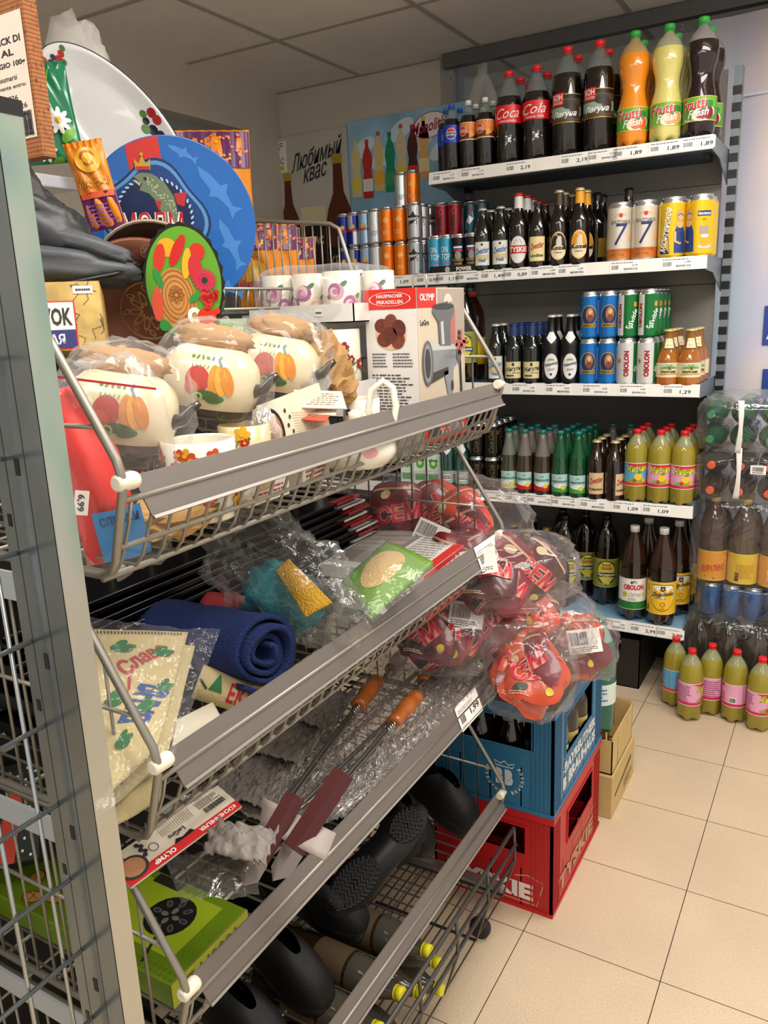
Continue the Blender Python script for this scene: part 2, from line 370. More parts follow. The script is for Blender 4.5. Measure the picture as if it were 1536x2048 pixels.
m = M(); p = at(1486, 190, 1, 1.79); m.box(p.x, 1.6, -.012, -.009, p.z-.006, p.z+.003, K('#cfdcf5', .2)); m.build('seam', t)
m = M(); BL = K('#2c4a9e', .4); m.map = planemap((0, -.0125, 0), (1, 0, 0), (0, 0, 1))
for (u, v0, v1) in ((1524, 690, 612), (1519, 830, 738)):
    a = at(u, v0, 1, 1.79); b = at(u, v1, 1, 1.79); m.rect(a.x, a.z, a.x+.35, b.z, BL, 1)
    m.text('A', a.x+.012, a.z+.02, a.x+.09, b.z-.02, WHITE, 2)
m.build('printed_letters', t)
# pale hanging bunch in the niche
p = at(965, 150, 1, 2.1)
t = thing('hanging_bunch', 'whitish wrapped bundle hanging from the rail left of the cola bottles', 'bundle', tuple(p))
m = M()
for k, (dx, dz, w, h, a) in enumerate(((0, .02, .022, .10, .05), (-.03, -.07, .03, .09, .3), (.03, -.09, .03, .10, -.25))):
    blob((dx, 0, dz), (w, .018, h), K('#e6e6e2', .4), m, .25, 3, 16, 12, k, 2.2, Matrix.Rotation(a, 3, 'Y'))
m.tube([(0, 0, .09), (0, -.01, .19)], .003, K('#dddddd', .5)); m.build('bundle', t)

# posters on the back wall (printed boards)
def P(u, v): q = at(u, v, 1, YB-.02); return (q.x, q.z)
t = thing('drinks_poster', 'kvass advertising board with two brown bottles on grey background', 'poster', (0, YB-.012, 0))
m = M(); a = P(540, 285); b = P(693, 250); c = P(693, 455); d = P(548, 470); x0, x1 = a[0], b[0]; z1 = 2.20; z0 = 1.45
m.box(x0, x1, -.008, .008, z0, z1, K('#bdbab0', .5, var=.08, vs=4)); m.build('board', t)
m = M(); m.map = planemap((0, -.0095, 0), (1, 0, 0), (0, 0, 1)); w = x1-x0
def bottle2d(m, u, v0, h, cm, lm=None, capm=None, r=None, wavy=False, l=2, txt=None, tm=None):
    r = r or h*.13; prof = [(r*.92, 0), (r, .05), (r, .5), (r*.8, .62), (r*.38, .74), (r*.3, .93), (r*.32, 1)] if not wavy else [(r*.9, 0), (r, .06), (r, .28), (r*.72, .46), (r, .64), (r*.8, .78), (r*.3, .9), (r*.3, 1)]
    m.poly([(u+q, v0+z*h) for q, z in prof]+[(u-q, v0+z*h) for q, z in reversed(prof)], cm, l)
    if capm: m.rect(u-r*.36, v0+h*.95, u+r*.36, v0+h*1.02, capm, l+1)
    if lm: m.rect(u-r*.97, v0+h*.12, u+r*.97, v0+h*.34, lm, l+1)
    if txt: m.text(txt, u-r*.85, v0+h*.18, u+r*.85, v0+h*.27, tm or WHITE, l+2)
BR = K('#5b2a14', .4); DK = K('#1d100c', .4)
m.rect(x0+.008, z1-.155, x0+.095, z1-.015, K('#e9e7df', .5), 1)
m.small(x0+.012, z1-.055, x0+.085, z1-.02, INK, 3, 2); m.text('КВАС', x0+.014, z1-.118, x0+.078, z1-.088, INK, 2); m.rect(x0+.016, z1-.145, x0+.076, z1-.125, K('#c9b82e', .5), 2)
m.text('Любимый', x0+.125, z1-.135, x1-.03, z1-.055, INK, 2, .008, .45, .20); m.text('квас', x0+.19, z1-.205, x1-.12, z1-.145, INK, 2, .008, .4, .18)
bottle2d(m, x0+.09, z1-.68, .51, BR, DK, K('#b09136', .4), .064, txt='КВАС', tm=K('#cbb37a', .5)); bottle2d(m, x1-.062, z1-.72, .60, BR, DK, K('#b09136', .4), .078, txt='КВАС', tm=K('#cbb37a', .5))
m.rect(x0+.165, z1-.62, x0+.30, z1-.40, K('#2a1710', .4), 2); m.rect(x0+.16, z1-.41, x0+.305, z1-.325, K('#d8d0a8', .5), 3); m.text('КВАС', x0+.18, z1-.50, x0+.285, z1-.46, K('#e8dcae', .5), 4)
m.build('print', t)
t = thing('soda_poster', 'blue advertising board with a row of coloured lemonade bottles', 'poster', (0, YB-.012, 0))
x0 = x1+.004; x1 = XE+.15; z1 = 2.215; m = M(); m.box(x0, x1, -.008, .008, z0, z1, K('#8fbfe0', .45, var=.25, vs=5)); m.build('board', t)
m = M(); m.map = planemap((0, -.0095, 0), (1, 0, 0), (0, 0, 1)); 
for k in range(5): m.ell(x0+.08+k*.1, z1-.12-.06*sin(k*2.1), .07, .035, K('#cfe6f4', .5), 1, .5)
m.ell(x0+.27, 1.50, .30, .24, K('#e8f2f8', .5), 1); m.ell(x0+.27, 1.50, .27, .2, K('#5aa6d8', .5), 2, inner=.93); m.ell(x0+.27, 1.50, .24, .17, K('#3d86c2', .5), 2, inner=.95)
cols = ['#d8c998', '#b8322a', '#dcc68c', '#0f8f66', '#d9c9a0', '#4a1716', '#e0b070']; caps = ['#c8cf50', '#d03a4a', '#d0493a', '#0b7a58', '#d0582a', '#c02a3a', '#e0cf30']; lbs = ['#d9cf4e', '#e7e3e0', '#e8b43a', '#3f9a6c', '#e6cf4c', '#d8323a', '#efe2a0']
for k in range(7):
    uu, vv = P(716+(850-716)*k/6, 395-38*k/6+(8 if k % 2 else 0)); bottle2d(m, uu, vv, .245, K(cols[k], .3), K(lbs[k], .4), K(caps[k], .4), .027, True, 3)
p = P(860, 250); m.ell(p[0], p[1], .085, .052, K('#f4eef0', .5), 3, .15); m.ell(p[0], p[1], .085, .052, K('#a83a52', .5), 4, .15, inner=.94); m.text('Monolith', p[0]-.085, p[1]-.026, p[0]+.075, p[1]+.022, K('#a3183a', .5), 5, .02, .3, .12)
m.build('print', t)
# ============================================================ drink shelving
SX1 = .117; SY = 1.25; SZ = [1.838, 1.498, 1.105, .705, .268]
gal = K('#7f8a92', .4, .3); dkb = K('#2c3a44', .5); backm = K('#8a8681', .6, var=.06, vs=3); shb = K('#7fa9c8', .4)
t = thing('shelving_frame', 'grey steel upright with slots and dark back panels behind the drinks', 'shelving', (0, 1.58, 0))
m = M(); m.box(-.82, .098, .0, .012, 1.08, 2.085, backm); m.build('backing', t)
m = M(); m.box(-1.75, .098, .0, .012, .10, 1.08, K('#5c5a58', .6, var=.06, vs=3)); m.build('backing', t)
m = M(); m.box(-1.75, -.82, .0, .012, 1.08, 1.46, backm); m.build('backing', t)
m = M()
for z in (1.74, 1.42, 1.08): m.box(-.82, .098, -.001, 0, z-.0015, z+.0015, BLACK)
m.build('panel_joint', t)
for ux in (.122, -.82, -1.74):
    m = M(); zt = 2.085 if ux > -1 else 1.50
    m.box(ux, ux+.024, -.03, .02, 0, zt, gal)
    z = .15
    while z < zt-.04: m.box(ux-.0015, ux+.0255, -.032, -.012, z, z+.026, BLACK); z += .05
    m.box(ux, ux+.03, -.34, .02, 0, .06, gal); m.build('upright', t)
for i, z in enumerate(SZ):
    xl = -.824 if i == 0 else -1.72
    xr = SX1 if i < 4 else .105
    nm_ = ('top', 'second', 'third from top', 'fourth from top', 'lowest')[i]
    t = thing('store_shelf', 'blue grey steel shelf with white price rail, the %s one holding drinks' % nm_, 'shelf', (0, SY, z))
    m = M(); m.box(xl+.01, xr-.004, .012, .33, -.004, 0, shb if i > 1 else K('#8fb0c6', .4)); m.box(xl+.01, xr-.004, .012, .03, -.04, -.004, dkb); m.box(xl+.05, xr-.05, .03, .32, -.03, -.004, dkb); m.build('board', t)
    for bx in (xl+.0, xr-.003):
        m = M(); pr = [(.012, .004), (.33, .004), (.33, -.105), (.28, -.09), (.14, -.045), (.012, -.04)]
        m.add([(bx, a, b) for a, b in pr]+[(bx+.003, a, b) for a, b in pr], [tuple(range(6)), tuple(range(11, 5, -1))]+[(k, (k+1) % 6, 6+(k+1) % 6, 6+k) for k in range(6)], gal); m.build('bracket', t)
    m = M(); m.add([(xl, 0, -.036), (xr, 0, -.036), (xr, .006, .004), (xl, .006, .004), (xl, .012, -.036), (xr, .012, -.036), (xr, .012, .004), (xl, .012, .004)], [(0, 1, 2, 3), (3, 2, 6, 7), (0, 4, 5, 1), (1, 5, 6, 2), (0, 3, 7, 4)], WHITE)
    m.build('price_rail', t)
def pmap(i): return planemap((0, SY-.0006, SZ[i]-.0355), (1, 0, 0), (0, .006, .04))
def pricetag(i, x, price, wd=.10, big=True, note=None):
    m = M(); m.map = pmap(i); m.rect(x-wd/2, .003, x+wd/2, .037, K('#f6f6f4', .5), 1)
    m.small(x-wd*.45, .029, x+wd*.42, .035, K('#77777a', .6), 1, 2, int(x*100)); m.bars(x-wd*.44, .012, x-wd*.18, .025, K('#66666a', .6), 10, 2)
    G = K('#3a3b40', .6)
    if big: m.text(price, x+wd*.08, .008, x+wd*.44, .022, G, 2, .02)
    else: m.text(price, x+wd*.25, .019, x+wd*.42, .026, G, 2, .02); m.text(note or 'EINWEG 0,25', x-wd*.02, .008, x+wd*.44, .015, G, 2, .03)
    o = m.build('price_tag'); tag(o, 'small white paper price ticket in the white price rail of a drinks shelf', 'price ticket', 'price tickets on the drinks shelves'); return o
for i, x, p_, b, n in ((0, -.765, '1,19', 0, None), (0, -.655, '1,19', 0, None), (0, -.49, '2,19', 1, None), (0, -.30, '2,19', 1, None), (0, -.21, '2,19', 0, None), (0, -.13, '1,89', 1, None), (0, -.02, '1,89', 1, None), (0, .075, '1,89', 1, None),
    (1, -1.06, '1,49', 1, None), (1, -.96, '1,09', 1, None), (1, -.84, '0,99', 1, None), (1, -.76, '1,19', 1, None), (1, -.68, '1,39', 0, 'MEHRWEG'), (1, -.585, '1,49', 1, None), (1, -.50, '0,89', 1, None), (1, -.40, '1,39', 0, 'MEHRWEG'), (1, -.305, '1,39', 0, 'MEHRWEG'), (1, -.13, '2,19', 0, None), (1, .03, '1,99', 0, None),
    (2, -.47, '1,09', 0, None), (2, -.345, '0,99', 0, 'MEHRWEG'), (2, -.215, '0,99', 0, None), (2, -.09, '0,99', 0, None), (2, .05, '1,29', 1, None),
    (3, -.60, '0,99', 0, None), (3, -.50, '1,29', 0, None), (3, -.41, '1,29', 0, None), (3, -.32, '1,29', 0, None), (3, -.215, '0,99', 0, 'MEHRWEG'), (3, -.10, '1,09', 1, None), (3, 0, '1,09', 1, None),
    (4, -.235, '2,99', 1, None), (4, -.13, '2,99', 0, None), (4, -.025, '2,99', 1, None), (4, .065, '2,99', 1, None)): pricetag(i, x, p_, .095, b, n)

# ---- bottle and can shapes, each (radius/R, z/h)
PR = {
 'hour': [(.70, 0), (.93, .02), (1, .06), (1, .30), (.97, .34), (.80, .44), (.74, .50), (.78, .57), (.95, .66), (.99, .72), (.93, .79), (.72, .86), (.40, .905), (.29, .93), (.29, .96)],
 'petl': [(.68, 0), (.92, .02), (1, .06), (1, .60), (.985, .64), (.93, .70), (.76, .79), (.5, .87), (.32, .92), (.29, .94), (.29, .965)],
 'petb': [(.68, 0), (.92, .02), (1, .06), (1, .48), (1, .66), (.96, .72), (.86, .78), (.6, .86), (.36, .91), (.3, .94), (.3, .965)],
 'coke': [(.68, 0), (.92, .02), (.97, .06), (.95, .25), (.93, .40), (.97, .42), (.97, .63), (.93, .67), (.80, .75), (.55, .85), (.36, .91), (.31, .94), (.31, .965)],
 'cone': [(.68, 0), (.92, .02), (1, .06), (1, .52), (.99, .58), (.92, .66), (.75, .75), (.55, .83), (.40, .90), (.33, .93), (.31, .965)],
 'long': [(.90, 0), (1, .015), (1, .05), (1, .56), (.96, .61), (.80, .67), (.56, .73), (.44, .79), (.40, .88), (.38, .95), (.42, .965), (.42, .985)],
 'stub': [(.90, 0), (1, .015), (1, .05), (1, .55), (.96, .62), (.80, .72), (.58, .79), (.44, .86), (.40, .94), (.43, .955), (.43, .985)],
 'vich': [(.90, 0), (1, .015), (1, .05), (1, .42), (.92, .45), (.94, .5), (.82, .62), (.6, .74), (.42, .86), (.36, .95)],
 'can':  [(.72, 0), (.86, .012), (1, .05), (1, .90), (.93, .945), (.84, .975), (.86, .985), (.86, 1), (.80, 1), (.79, .975)],
 'mini': [(.90, 0), (1, .015), (1, .05), (1, .42), (.96, .48), (.75, .60), (.52, .72), (.42, .82), (.38, .93), (.42, .95), (.42, .985)]}
def petmod(R, h):
    def f(r, z, a):
        if z < h*.075: k = (1-z/(h*.075)); c = .5+.5*cos(5*a); return r*(1-.22*k*c), z+.012*k*c*(h/.33)
        return r, z
    return f
GR_ = K('#2e8b3a', .4)
def mkb(kind, shape, R, h, low, up=None, fill=None, cap=None, caph=None, labels=(), label='', cat='bottle', name='drink_bottle', n=22):
    t = thing(name, label, cat); pr = [(r*R, z*h) for r, z in PR[shape]]; m = M()
    if fill:
        pr2 = []
        for (a, b) in zip(pr, pr[1:]):
            pr2.append(a)
            if a[1] < fill*h < b[1]: q = (fill*h-a[1])/(b[1]-a[1]); pr2.append((a[0]+(b[0]-a[0])*q, fill*h))
        pr2.append(pr[-1]); pr = pr2
    mf = (lambda a, b: up if (up and b[1] > fill*h+1e-5) else low) if up else None
    pp = shape in ('hour', 'petl', 'petb', 'coke', 'cone')
    if shape == 'can':
        al = K('#c9cbcd', .25, .9); mf = lambda a, b: low if (b[1] > .011*h and a[1] < .90*h-1e-4) else al
        m.lathe(pr, al, n, cap=True, mf=mf)
        m.build('body', t)
    else:
        m.lathe(pr, low, n if not pp else 30, mod=petmod(R, h) if pp else None, mf=mf)
        if fill and up: m.add([(pr2r*cos(2*pi*k/16), pr2r*sin(2*pi*k/16), fill*h-.0006) for pr2r in [[r for r, z in pr if abs(z-fill*h) < 1e-6][0]*.985] for k in range(16)], [tuple(range(16))], low)
        m.build('body', t)
    if cap:
        rc = pr[-1][0]; m = M()
        if pp:
            rc = R*.30+.0012; ch = caph or h*.05; z = h-ch; m.lathe([(rc, z), (rc, h-.002), (rc*.9, h)], cap, 20, mod=lambda r, zz, a: (r*(1+.02*cos(20*a)), zz)); m.lathe([(rc+.0005, z-.004), (rc+.0005, z-.001)], cap, 20)
        elif shape == 'vich': m.lathe([(R*.39, h*.945), (R*.40, h*.998), (R*.36, h)], cap, 18)
        else: m.lathe([(R*.42+.0015, h*.962), (R*.42+.002, h*.968), (R*.42, h*.985), (R*.36, h)], cap, 22, mod=lambda r, zz, a: (r*(1+.05*cos(22*a)*(zz < h*.98)), zz))
        m.build('cap', t)
    for nm, fn in labels: fn(nm, t)
    return t
def wrap(R, z0, z1, base, draw=None, ang=pi, a0=0, border=None):
    """label wrapped round the body between heights z0 and z1"""
    def fn(nm, t):
        m = M(); m.map = cylmap(R+.0004, 0, a0); w = R*ang
        m.rect(-w, z0, w, z1, base, 0, .006)
        if border: m.rect(-w, z0, w, z0+.002, border, 1, .006); m.rect(-w, z1-.002, w, z1, border, 1, .006)
        if draw: draw(m, R, z0, z1)
        m.build(nm, t)
    return fn
def patch(R, draw, a0=0, r1=None, z0=0, z1=1):
    def fn(nm, t):
        m = M(); m.map = cylmap(R+.0006, 0, a0) if r1 is None else conemap(R+.0008, r1+.0008, z0, z1, a0)
        draw(m); m.build(nm, t)
    return fn
DARK = K('#120a08', .08, coat=.8); DKG = K('#0e1512', .08, coat=.8); BRN = K('#21100a', .08, coat=.8); CLR = pet('#dfe6e6', .86); CLB = pet('#6b4a38', .45)
GLD = K('#c9a24a', .35, .4); CRM = K('#ead9b0', .5); SIL = K('#c3c6c9', .3, .7)
REDC = K('#e5202a', .35); GRC = K('#2fae46', .35); BLC = K('#1d5fd0', .35); WHC = K('#eeeeec', .35); TEAL = K('#1b7f78', .35)
BK = {}
def proto(key, *a, **k):
    if key not in BK: BK[key] = [mkb(key, *a, **k), False]
def place(key, x, y, z, rot=0, label=None, group=None):
    r = BK[key]
    if not r[1]:
        r[1] = True; o = r[0]; o.location = (x, y, z); o.rotation_euler = rot if isinstance(rot, tuple) else (0, 0, rot)
        KID[o.name] = [(c, kids(c)) for c in kids(o)]
        if label: o['label'] = label
        if group: o['group'] = group
        return o
    return dup(r[0], (x, y, z), rot, label, group)
# --- label artwork
def dr_frutti(bg, fruit, sub=None):
    def d(m, R, z0, z1):
        h = z1-z0; m.rect(-R*1.2, z0+h*.55, R*1.2, z1-.003, K('#6fb23c', .4), 1); m.ell(R*.3, z0+h*.3, R*.75, h*.30, K('#f3ead0', .5), 2, .2)
        m.ell(R*.55, z0+h*.32, .018, .018, fruit, 3); m.ell(R*.15, z0+h*.25, .014, .014, fruit, 4); m.ell(R*.5, z0+h*.62, .02, .012, GR_, 3, .4)
        m.text('Frutti', -R*1.0, z0+h*.48, R*.45, z0+h*.92, K('#ffffff', .4), 5, .05, .15, .1); m.text('Frutti', -R*1.0, z0+h*.48, R*.45, z0+h*.92, K('#d01c2e', .4), 6, .02, .15, .1)
        m.text('Fresh', -R*.6, z0+h*.18, R*.6, z0+h*.50, WHITE, 6, .02, .4, .12)
        if sub: m.text(sub, -R*.9, z0+h*.03, R*.2, z0+h*.12, WHITE, 5)
    return d
LB = lambda *a, **k: ('label', wrap(*a, **k))
for key, liq, up, fr, bg, sub, ds in (('fr_o', '#f09018', '#f2d9a0', '#e8682c', '#5aa43a', None, 'orange'), ('fr_y', '#dcd27a', '#e3e4c8', '#f0a060', '#7ab84a', None, 'pale yellow'), ('fr_d', '#1c0610', '#cfc9cc', '#8c1830', '#4f9a38', 'Raco Traube', 'black cherry')):
    proto(key, 'hour', .0475, .331, K(liq, .08, coat=.6) if key == 'fr_d' else K(liq, .12, coat=.8, sss=0), pet(up, .6), .80, GRC, None, [LB(.0475, .045, .112, K(bg, .4), dr_frutti(bg, K(fr, .4), sub), border=K('#e8d23a', .4))])
def dr_bon(m, R, z0, z1):
    h = z1-z0; m.rect(-R*1.3, z0+.004, R*1.3, z1-.014, K('#54402c', .5), 1); m.rect(-R*1.3, z0+.02, R*1.3, z0+h*.55, K('#8fa99a', .5), 2); m.ell(R*.6, z0+h*.4, .018, .022, K('#3a2416', .5), 3)
    m.ell(R*.2, z0+h*.62, .022, .014, K('#2c1d14', .5), 4); m.rect(-R*1.1, z1-.032, -R*.2, z1+.004, K('#d8232a', .4), 4); m.text('БОН', -R*1.02, z1-.018, -R*.28, z1, WHITE, 5, .03); m.text('БУАССОН', -R*1.02, z1-.029, -R*.28, z1-.021, WHITE, 5)
    m.text('Лагуна', -R*.9, z0+.012, R*.7, z0+.034, K('#ffffff', .4), 6, .02, .3, .05)
proto('bon', 'petb', .0465, .326, DARK, CLR, .75, REDC, None, [LB(.0465, .098, .182, K('#1c130e', .5), dr_bon, border=GLD)])
def dr_coke(txt, sub):
    def d(m, R, z0, z1): m.text(txt, -R*.95, z0+.016, R*.95, z1-.009, WHITE, 2, .0, .5, .05); m.text(sub, -R*.7, z0+.004, R*.7, z0+.010, WHITE, 2); m.ell(-R*1.3, (z0+z1)/2, .006, .012, WHITE, 2)
    return d
proto('coke', 'coke', .046, .29, DARK, CLR, .72, REDC, None, [LB(.0447, .124, .180, K('#e01a22', .35), dr_coke('Coca', 'ORIGINAL'))])
proto('cola', 'coke', .046, .29, DARK, CLR, .72, REDC, None, [LB(.0447, .124, .180, K('#e01a22', .35), dr_coke('Cola', 'ORIGINAL TASTE'))])
def dr_pepsi(m, R, z0, z1):
    c = (z0+z1)/2; m.ell(.002, c, .0185, .0185, WHITE, 1); m.ell(.002, c, .0165, .0165, K('#d8202e', .4), 2, a0=.1, a1=pi-.1); m.ell(.002, c, .0165, .0165, K('#1545c8', .4), 2, a0=pi+.1, a1=2*pi-.1); m.rect(-.016, c-.0055, .020, c+.0055, WHITE, 3); m.text('PEPSI', -.0145, c-.0038, .0185, c+.0038, INK, 4, .04)
proto('pepsi', 'petl', .0305, .217, DARK, CLR, .78, BLC, None, [LB(.0305, .092, .148, K('#1540c4', .35), dr_pepsi)])
def dr_spezi(m, R, z0, z1):
    h = z1-z0; m.rect(-R*1.6, z0+h*.6, R*1.6, z1, K('#f08030', .4), 1); m.rect(-R*1.6, z0+.004, R*1.6, z0+h*.38, K('#5a2a1c', .4), 1)
    for k in range(5): m.line([(-R*.2+k*.012, z0+h*.62), (R*.0+k*.012, z1-.002)], .002, K('#f9b070', .4), 2)
    m.ell(-R*.55, z0+h*.52, .014, .016, WHITE, 3); m.ell(-R*.55, z0+h*.52, .0125, .0145, K('#d23a2e', .4), 4); m.rect(-R*1.0, z0+h*.44, -R*.1, z0+h*.60, WHITE, 5); m.text('SCHWIP', -R*.98, z0+h*.47, -R*.12, z0+h*.57, RED, 6)
    m.poly([(R*.2, z0+.006), (R*1.0, z0+h*.3), (R*.2, z0+h*.52)], K('#f2a41e', .4), 4)
proto('spezi', 'petl', .0305, .22, DARK, CLR, .78, WHC, None, [LB(.0305, .092, .148, K('#ef7f2c', .35), dr_spezi, border=WHITE)])
# beers in glass
def oval(cu, cz, a, b, base, edge, draw=None, r=1):
    def d(m):
        m.ell(cu, cz, a, b, edge, 0); m.ell(cu, cz, a*.93, b*.95, base, 1)
        if draw: draw(m, cu, cz, a, b)
    return d
def sq(u0, z0, u1, z1, base, edge, draw=None):
    def d(m):
        m.rect(u0, z0, u1, z1, edge, 0, .005); m.rect(u0+.0015, z0+.0015, u1-.0015, z1-.0015, base, 1, .005)
        if draw: draw(m, (u0+u1)/2, (z0+z1)/2, (u1-u0)/2, (z1-z0)/2)
    return d
def collar(mt, edge, R, h, z, w=.016, hh=.018, txt=None):
    # pointed neck label on the shoulder
    r0 = R*.98; r1 = R*.50; z0 = h*.60; z1 = h*.76
    def d(m):
        for q, mm, l in ((1, edge, 1), (.88, mt, 2)): m.poly([(-w*q, z), (-w*q*.55, z+hh*q), (w*q*.55, z+hh*q), (w*q, z), (0, z-hh*q)], mm, l)
        if txt: m.text(txt, -w*.6, z-.003, w*.6, z+.004, K('#6a6a60', .5), 3)
    return patch(r0, d, r1=r1, z0=z0, z1=z1)
BLU = K('#2c68b0', .5)
def d_zell(m, u, z, a, b): m.rect(-a*.8, z-b*.55, a*.8, z-b*.1, K('#d9c38c', .6), 2); m.text('Zwettler', u-a*.85, z+b*.0, u+a*.85, z+b*.5, K('#2f6fb8', .5), 4, .02, .3, .15); m.text('Hell', u-a*.42, z-b*.72, u+a*.42, z-b*.42, K('#2f6fb8', .5), 4, .03); m.ell(u, z+b*.75, .004, .004, INK, 4)
proto('zell', 'stub', .0335, .21, DKG, None, None, K('#dedcd2', .4, .3), None, [('label', patch(.0335, sq(-.028, .018, .028, .098, K('#e3e6dc', .5), K('#9aa8a4', .5), d_zell))), ('neck_label', collar(K('#e9ece6', .5), K('#c9ccc2', .5), .0335, .21, .146, .02, .02, 'Hell'))])
def d_tys(m, u, z, a, b): m.rect(-a*1.06, z-.012, a*1.06, z+.014, K('#c8141c', .4), 3); m.text('TYSKIE', -a*1.02, z-.008, a*1.02, z+.010, WHITE, 4, .04); m.line([(u-.012, z+.022), (u-.006, z+.034), (u, z+.026), (u+.006, z+.034), (u+.012, z+.022)], .002, K('#a9a9a9', .4), 4)
def foil(mt, R, h, z0=.80, z1=.955):
    return ('neck_foil', lambda nm, t: M().lathe([(R*.44+.0012, h*z0), (R*.41+.0012, h*.88), (R*.39+.001, h*z1)], mt, 18, cap=False).build(nm, t))
proto('tysk', 'long', .034, .246, DARK, None, None, K('#d8322e', .4, .2), None, [('label', patch(.034, oval(0, .062, .031, .045, K('#e4e4e2', .4), K('#bfbfbd', .4), d_tys))), foil(K('#dcdcda', .4), .034, .246)])
def d_land(m, u, z, a, b): m.text('Zwettler', u-a*.8, z+b*.02, u+a*.8, z+b*.5, K('#c02a2a', .5), 4, .02, .3, .2); m.text('Landbier', u-a*.8, z-b*.65, u+a*.8, z-b*.4, K('#2a4a2a', .5), 4, .03, .1)
proto('land', 'stub', .0335, .213, DARK, None, None, K('#8a2a22', .4, .3), None, [('label', patch(.0335, sq(-.028, .020, .028, .100, K('#e9d8a0', .5), K('#c8a23c', .5), d_land))), ('neck_label', collar(K('#e8e0a0', .5), K('#b9a23c', .5), .0335, .213, .148, .02, .02))])
def d_koz(bg):
    def d(m, u, z, a, b):
        m.ell(u, z+b*.10, a*.86, b*.78, bg, 2); m.ell(u, z-b*.42, a*.86, b*.50, CRM, 3); m.ell(u+.002, z+b*.22, .009, .018, K('#d9d2bf', .5), 4); m.ell(u+.004, z+b*.52, .006, .007, K('#d9d2bf', .5), 5); m.line([(u, z+b*.6), (u-.006, z+b*.78), (u-.011, z+b*.7)], .0025, K('#d9d2bf', .5), 5)
        m.text('Kozel', u-a*.85, z-b*.28, u+a*.85, z+b*.02, BLACK, 6, .035); m.text('PREMIUM', u-a*.4, z-b*.5, u+a*.4, z-b*.42, INK, 5)
    return d
proto('kozd', 'long', .0335, .241, DARK, None, None, K('#cfc3a2', .4, .4), None, [('label', patch(.0335, oval(0, .064, .029, .046, CRM, K('#b59a52', .4), d_koz(K('#2b2320', .5))))), foil(K('#3a2f22', .4), .0335, .241)])
proto('kozy', 'long', .0335, .241, DARK, None, None, K('#e8cf8a', .4, .4), None, [('label', patch(.0335, oval(0, .064, .029, .046, CRM, K('#d9a536', .4), d_koz(K('#e39a1c', .5))))), foil(K('#e2a01c', .4), .0335, .241)])
proto('plain', 'long', .0335, .238, DARK, None, None, K('#2a2420', .4, .4), None, [('label', patch(.0335, sq(-.026, .025, .026, .09, K('#c79a22', .5), K('#2a2a2a', .5))))])
def d_zig(m, u, z, a, b): m.rect(-.004, z+b*.5, .004, z+b*.85, INK, 3); m.text('Жигули', -a*.9, z-b*.22, a*.9, z+b*.42, INK, 4, .02, .25, .12); m.text('БАРНОЕ', -a*.1, z-b*.42, a*.85, z-b*.28, INK, 4); m.rect(-a*.85, z-b*.75, a*.1, z-b*.6, INK, 4)
proto('zig', 'long', .034, .21, DKG, None, None, K('#23407a', .4, .3), None, [('label', patch(.034, sq(-.03, .02, .03, .078, K('#e2d6a6', .5), K('#c9b878', .5), d_zig))), foil(K('#263a6e', .4), .034, .21, .79), ('neck_label', lambda nm, t: M().lathe([(.0195, .148), (.017, .158)], CRM, 18, cap=False).build(nm, t))])
def d_wel(m, u, z, a, b): m.ell(u, z+b*.45, a*.45, b*.16, K('#8cae4a', .5), 3, a0=0, a1=pi); m.text('Weltenburg', u-a*.9, z+b*.0, u+a*.9, z+b*.3, K('#33343a', .5), 4, .02, .3, .25); m.text('Pilsner', u-a*.4, z-b*.32, u+a*.5, z-b*.12, K('#8a8c90', .5), 4, .01, .3, .2); m.ell(u, z-b*.62, .004, .004, INK, 4)
proto('welt', 'long', .034, .235, BLACK, None, None, K('#d5d2c6', .4, .4), None, [('label', patch(.034, oval(0, .062, .026, .044, K('#e6e7e8', .5), K('#c4c7ca', .5), d_wel))), ('neck_label', collar(K('#eef0f0', .5), K('#cfd2d4', .5), .034, .235, .158, .018, .02))])
BLK2 = K('#16110e', .3)
def d_kel(m, u, z, a, b): m.text('Zwettler', u-a*.8, z+b*.05, u+a*.8, z+b*.55, K('#b02a22', .5), 4, .02, .3, .2); m.text('Kellerbier', u-a*.8, z-b*.62, u+a*.8, z-b*.4, INK, 4, .03)
proto('kell', 'stub', .033, .208, BRN, None, None, K('#d8c89a', .4, .4), None, [('label', patch(.033, sq(-.028, .02, .028, .098, K('#d9bd94', .5), K('#7a3020', .5), d_kel))), ('neck_label', collar(K('#dcc6a0', .5), K('#8a5a3a', .5), .033, .208, .146, .018, .018))])
def d_mil(m, u, z, a, b):
    m.rect(-a, z+b*.2, a, z+b*.85, K('#b9cfae', .5), 2); m.ell(u, z+b*.2, a*.9, b*.35, K('#7ba04a', .5), 3, a0=0, a1=pi); m.line([(u-.006, z+b*.75), (u+.012, z+b*.35)], .0018, INK, 4); m.line([(u-.004, z+b*.35), (u+.010, z+b*.78)], .0018, INK, 4); m.poly([(u, z+b*.1), (u+.006, z+b*.1), (u+.004, z+b*.5), (u+.001, z+b*.5)], K('#5a4632', .5), 4)
    m.text('Старый', u-a*.2, z+b*.02, u+a*.3, z+b*.14, INK, 5); m.text('Мельник', u-a*.8, z-b*.38, u+a*.8, z+b*.02, INK, 5, .035); m.rect(-a*1.0, z-b*.62, a*1.0, z-b*.5, K('#c8901c', .4), 3)
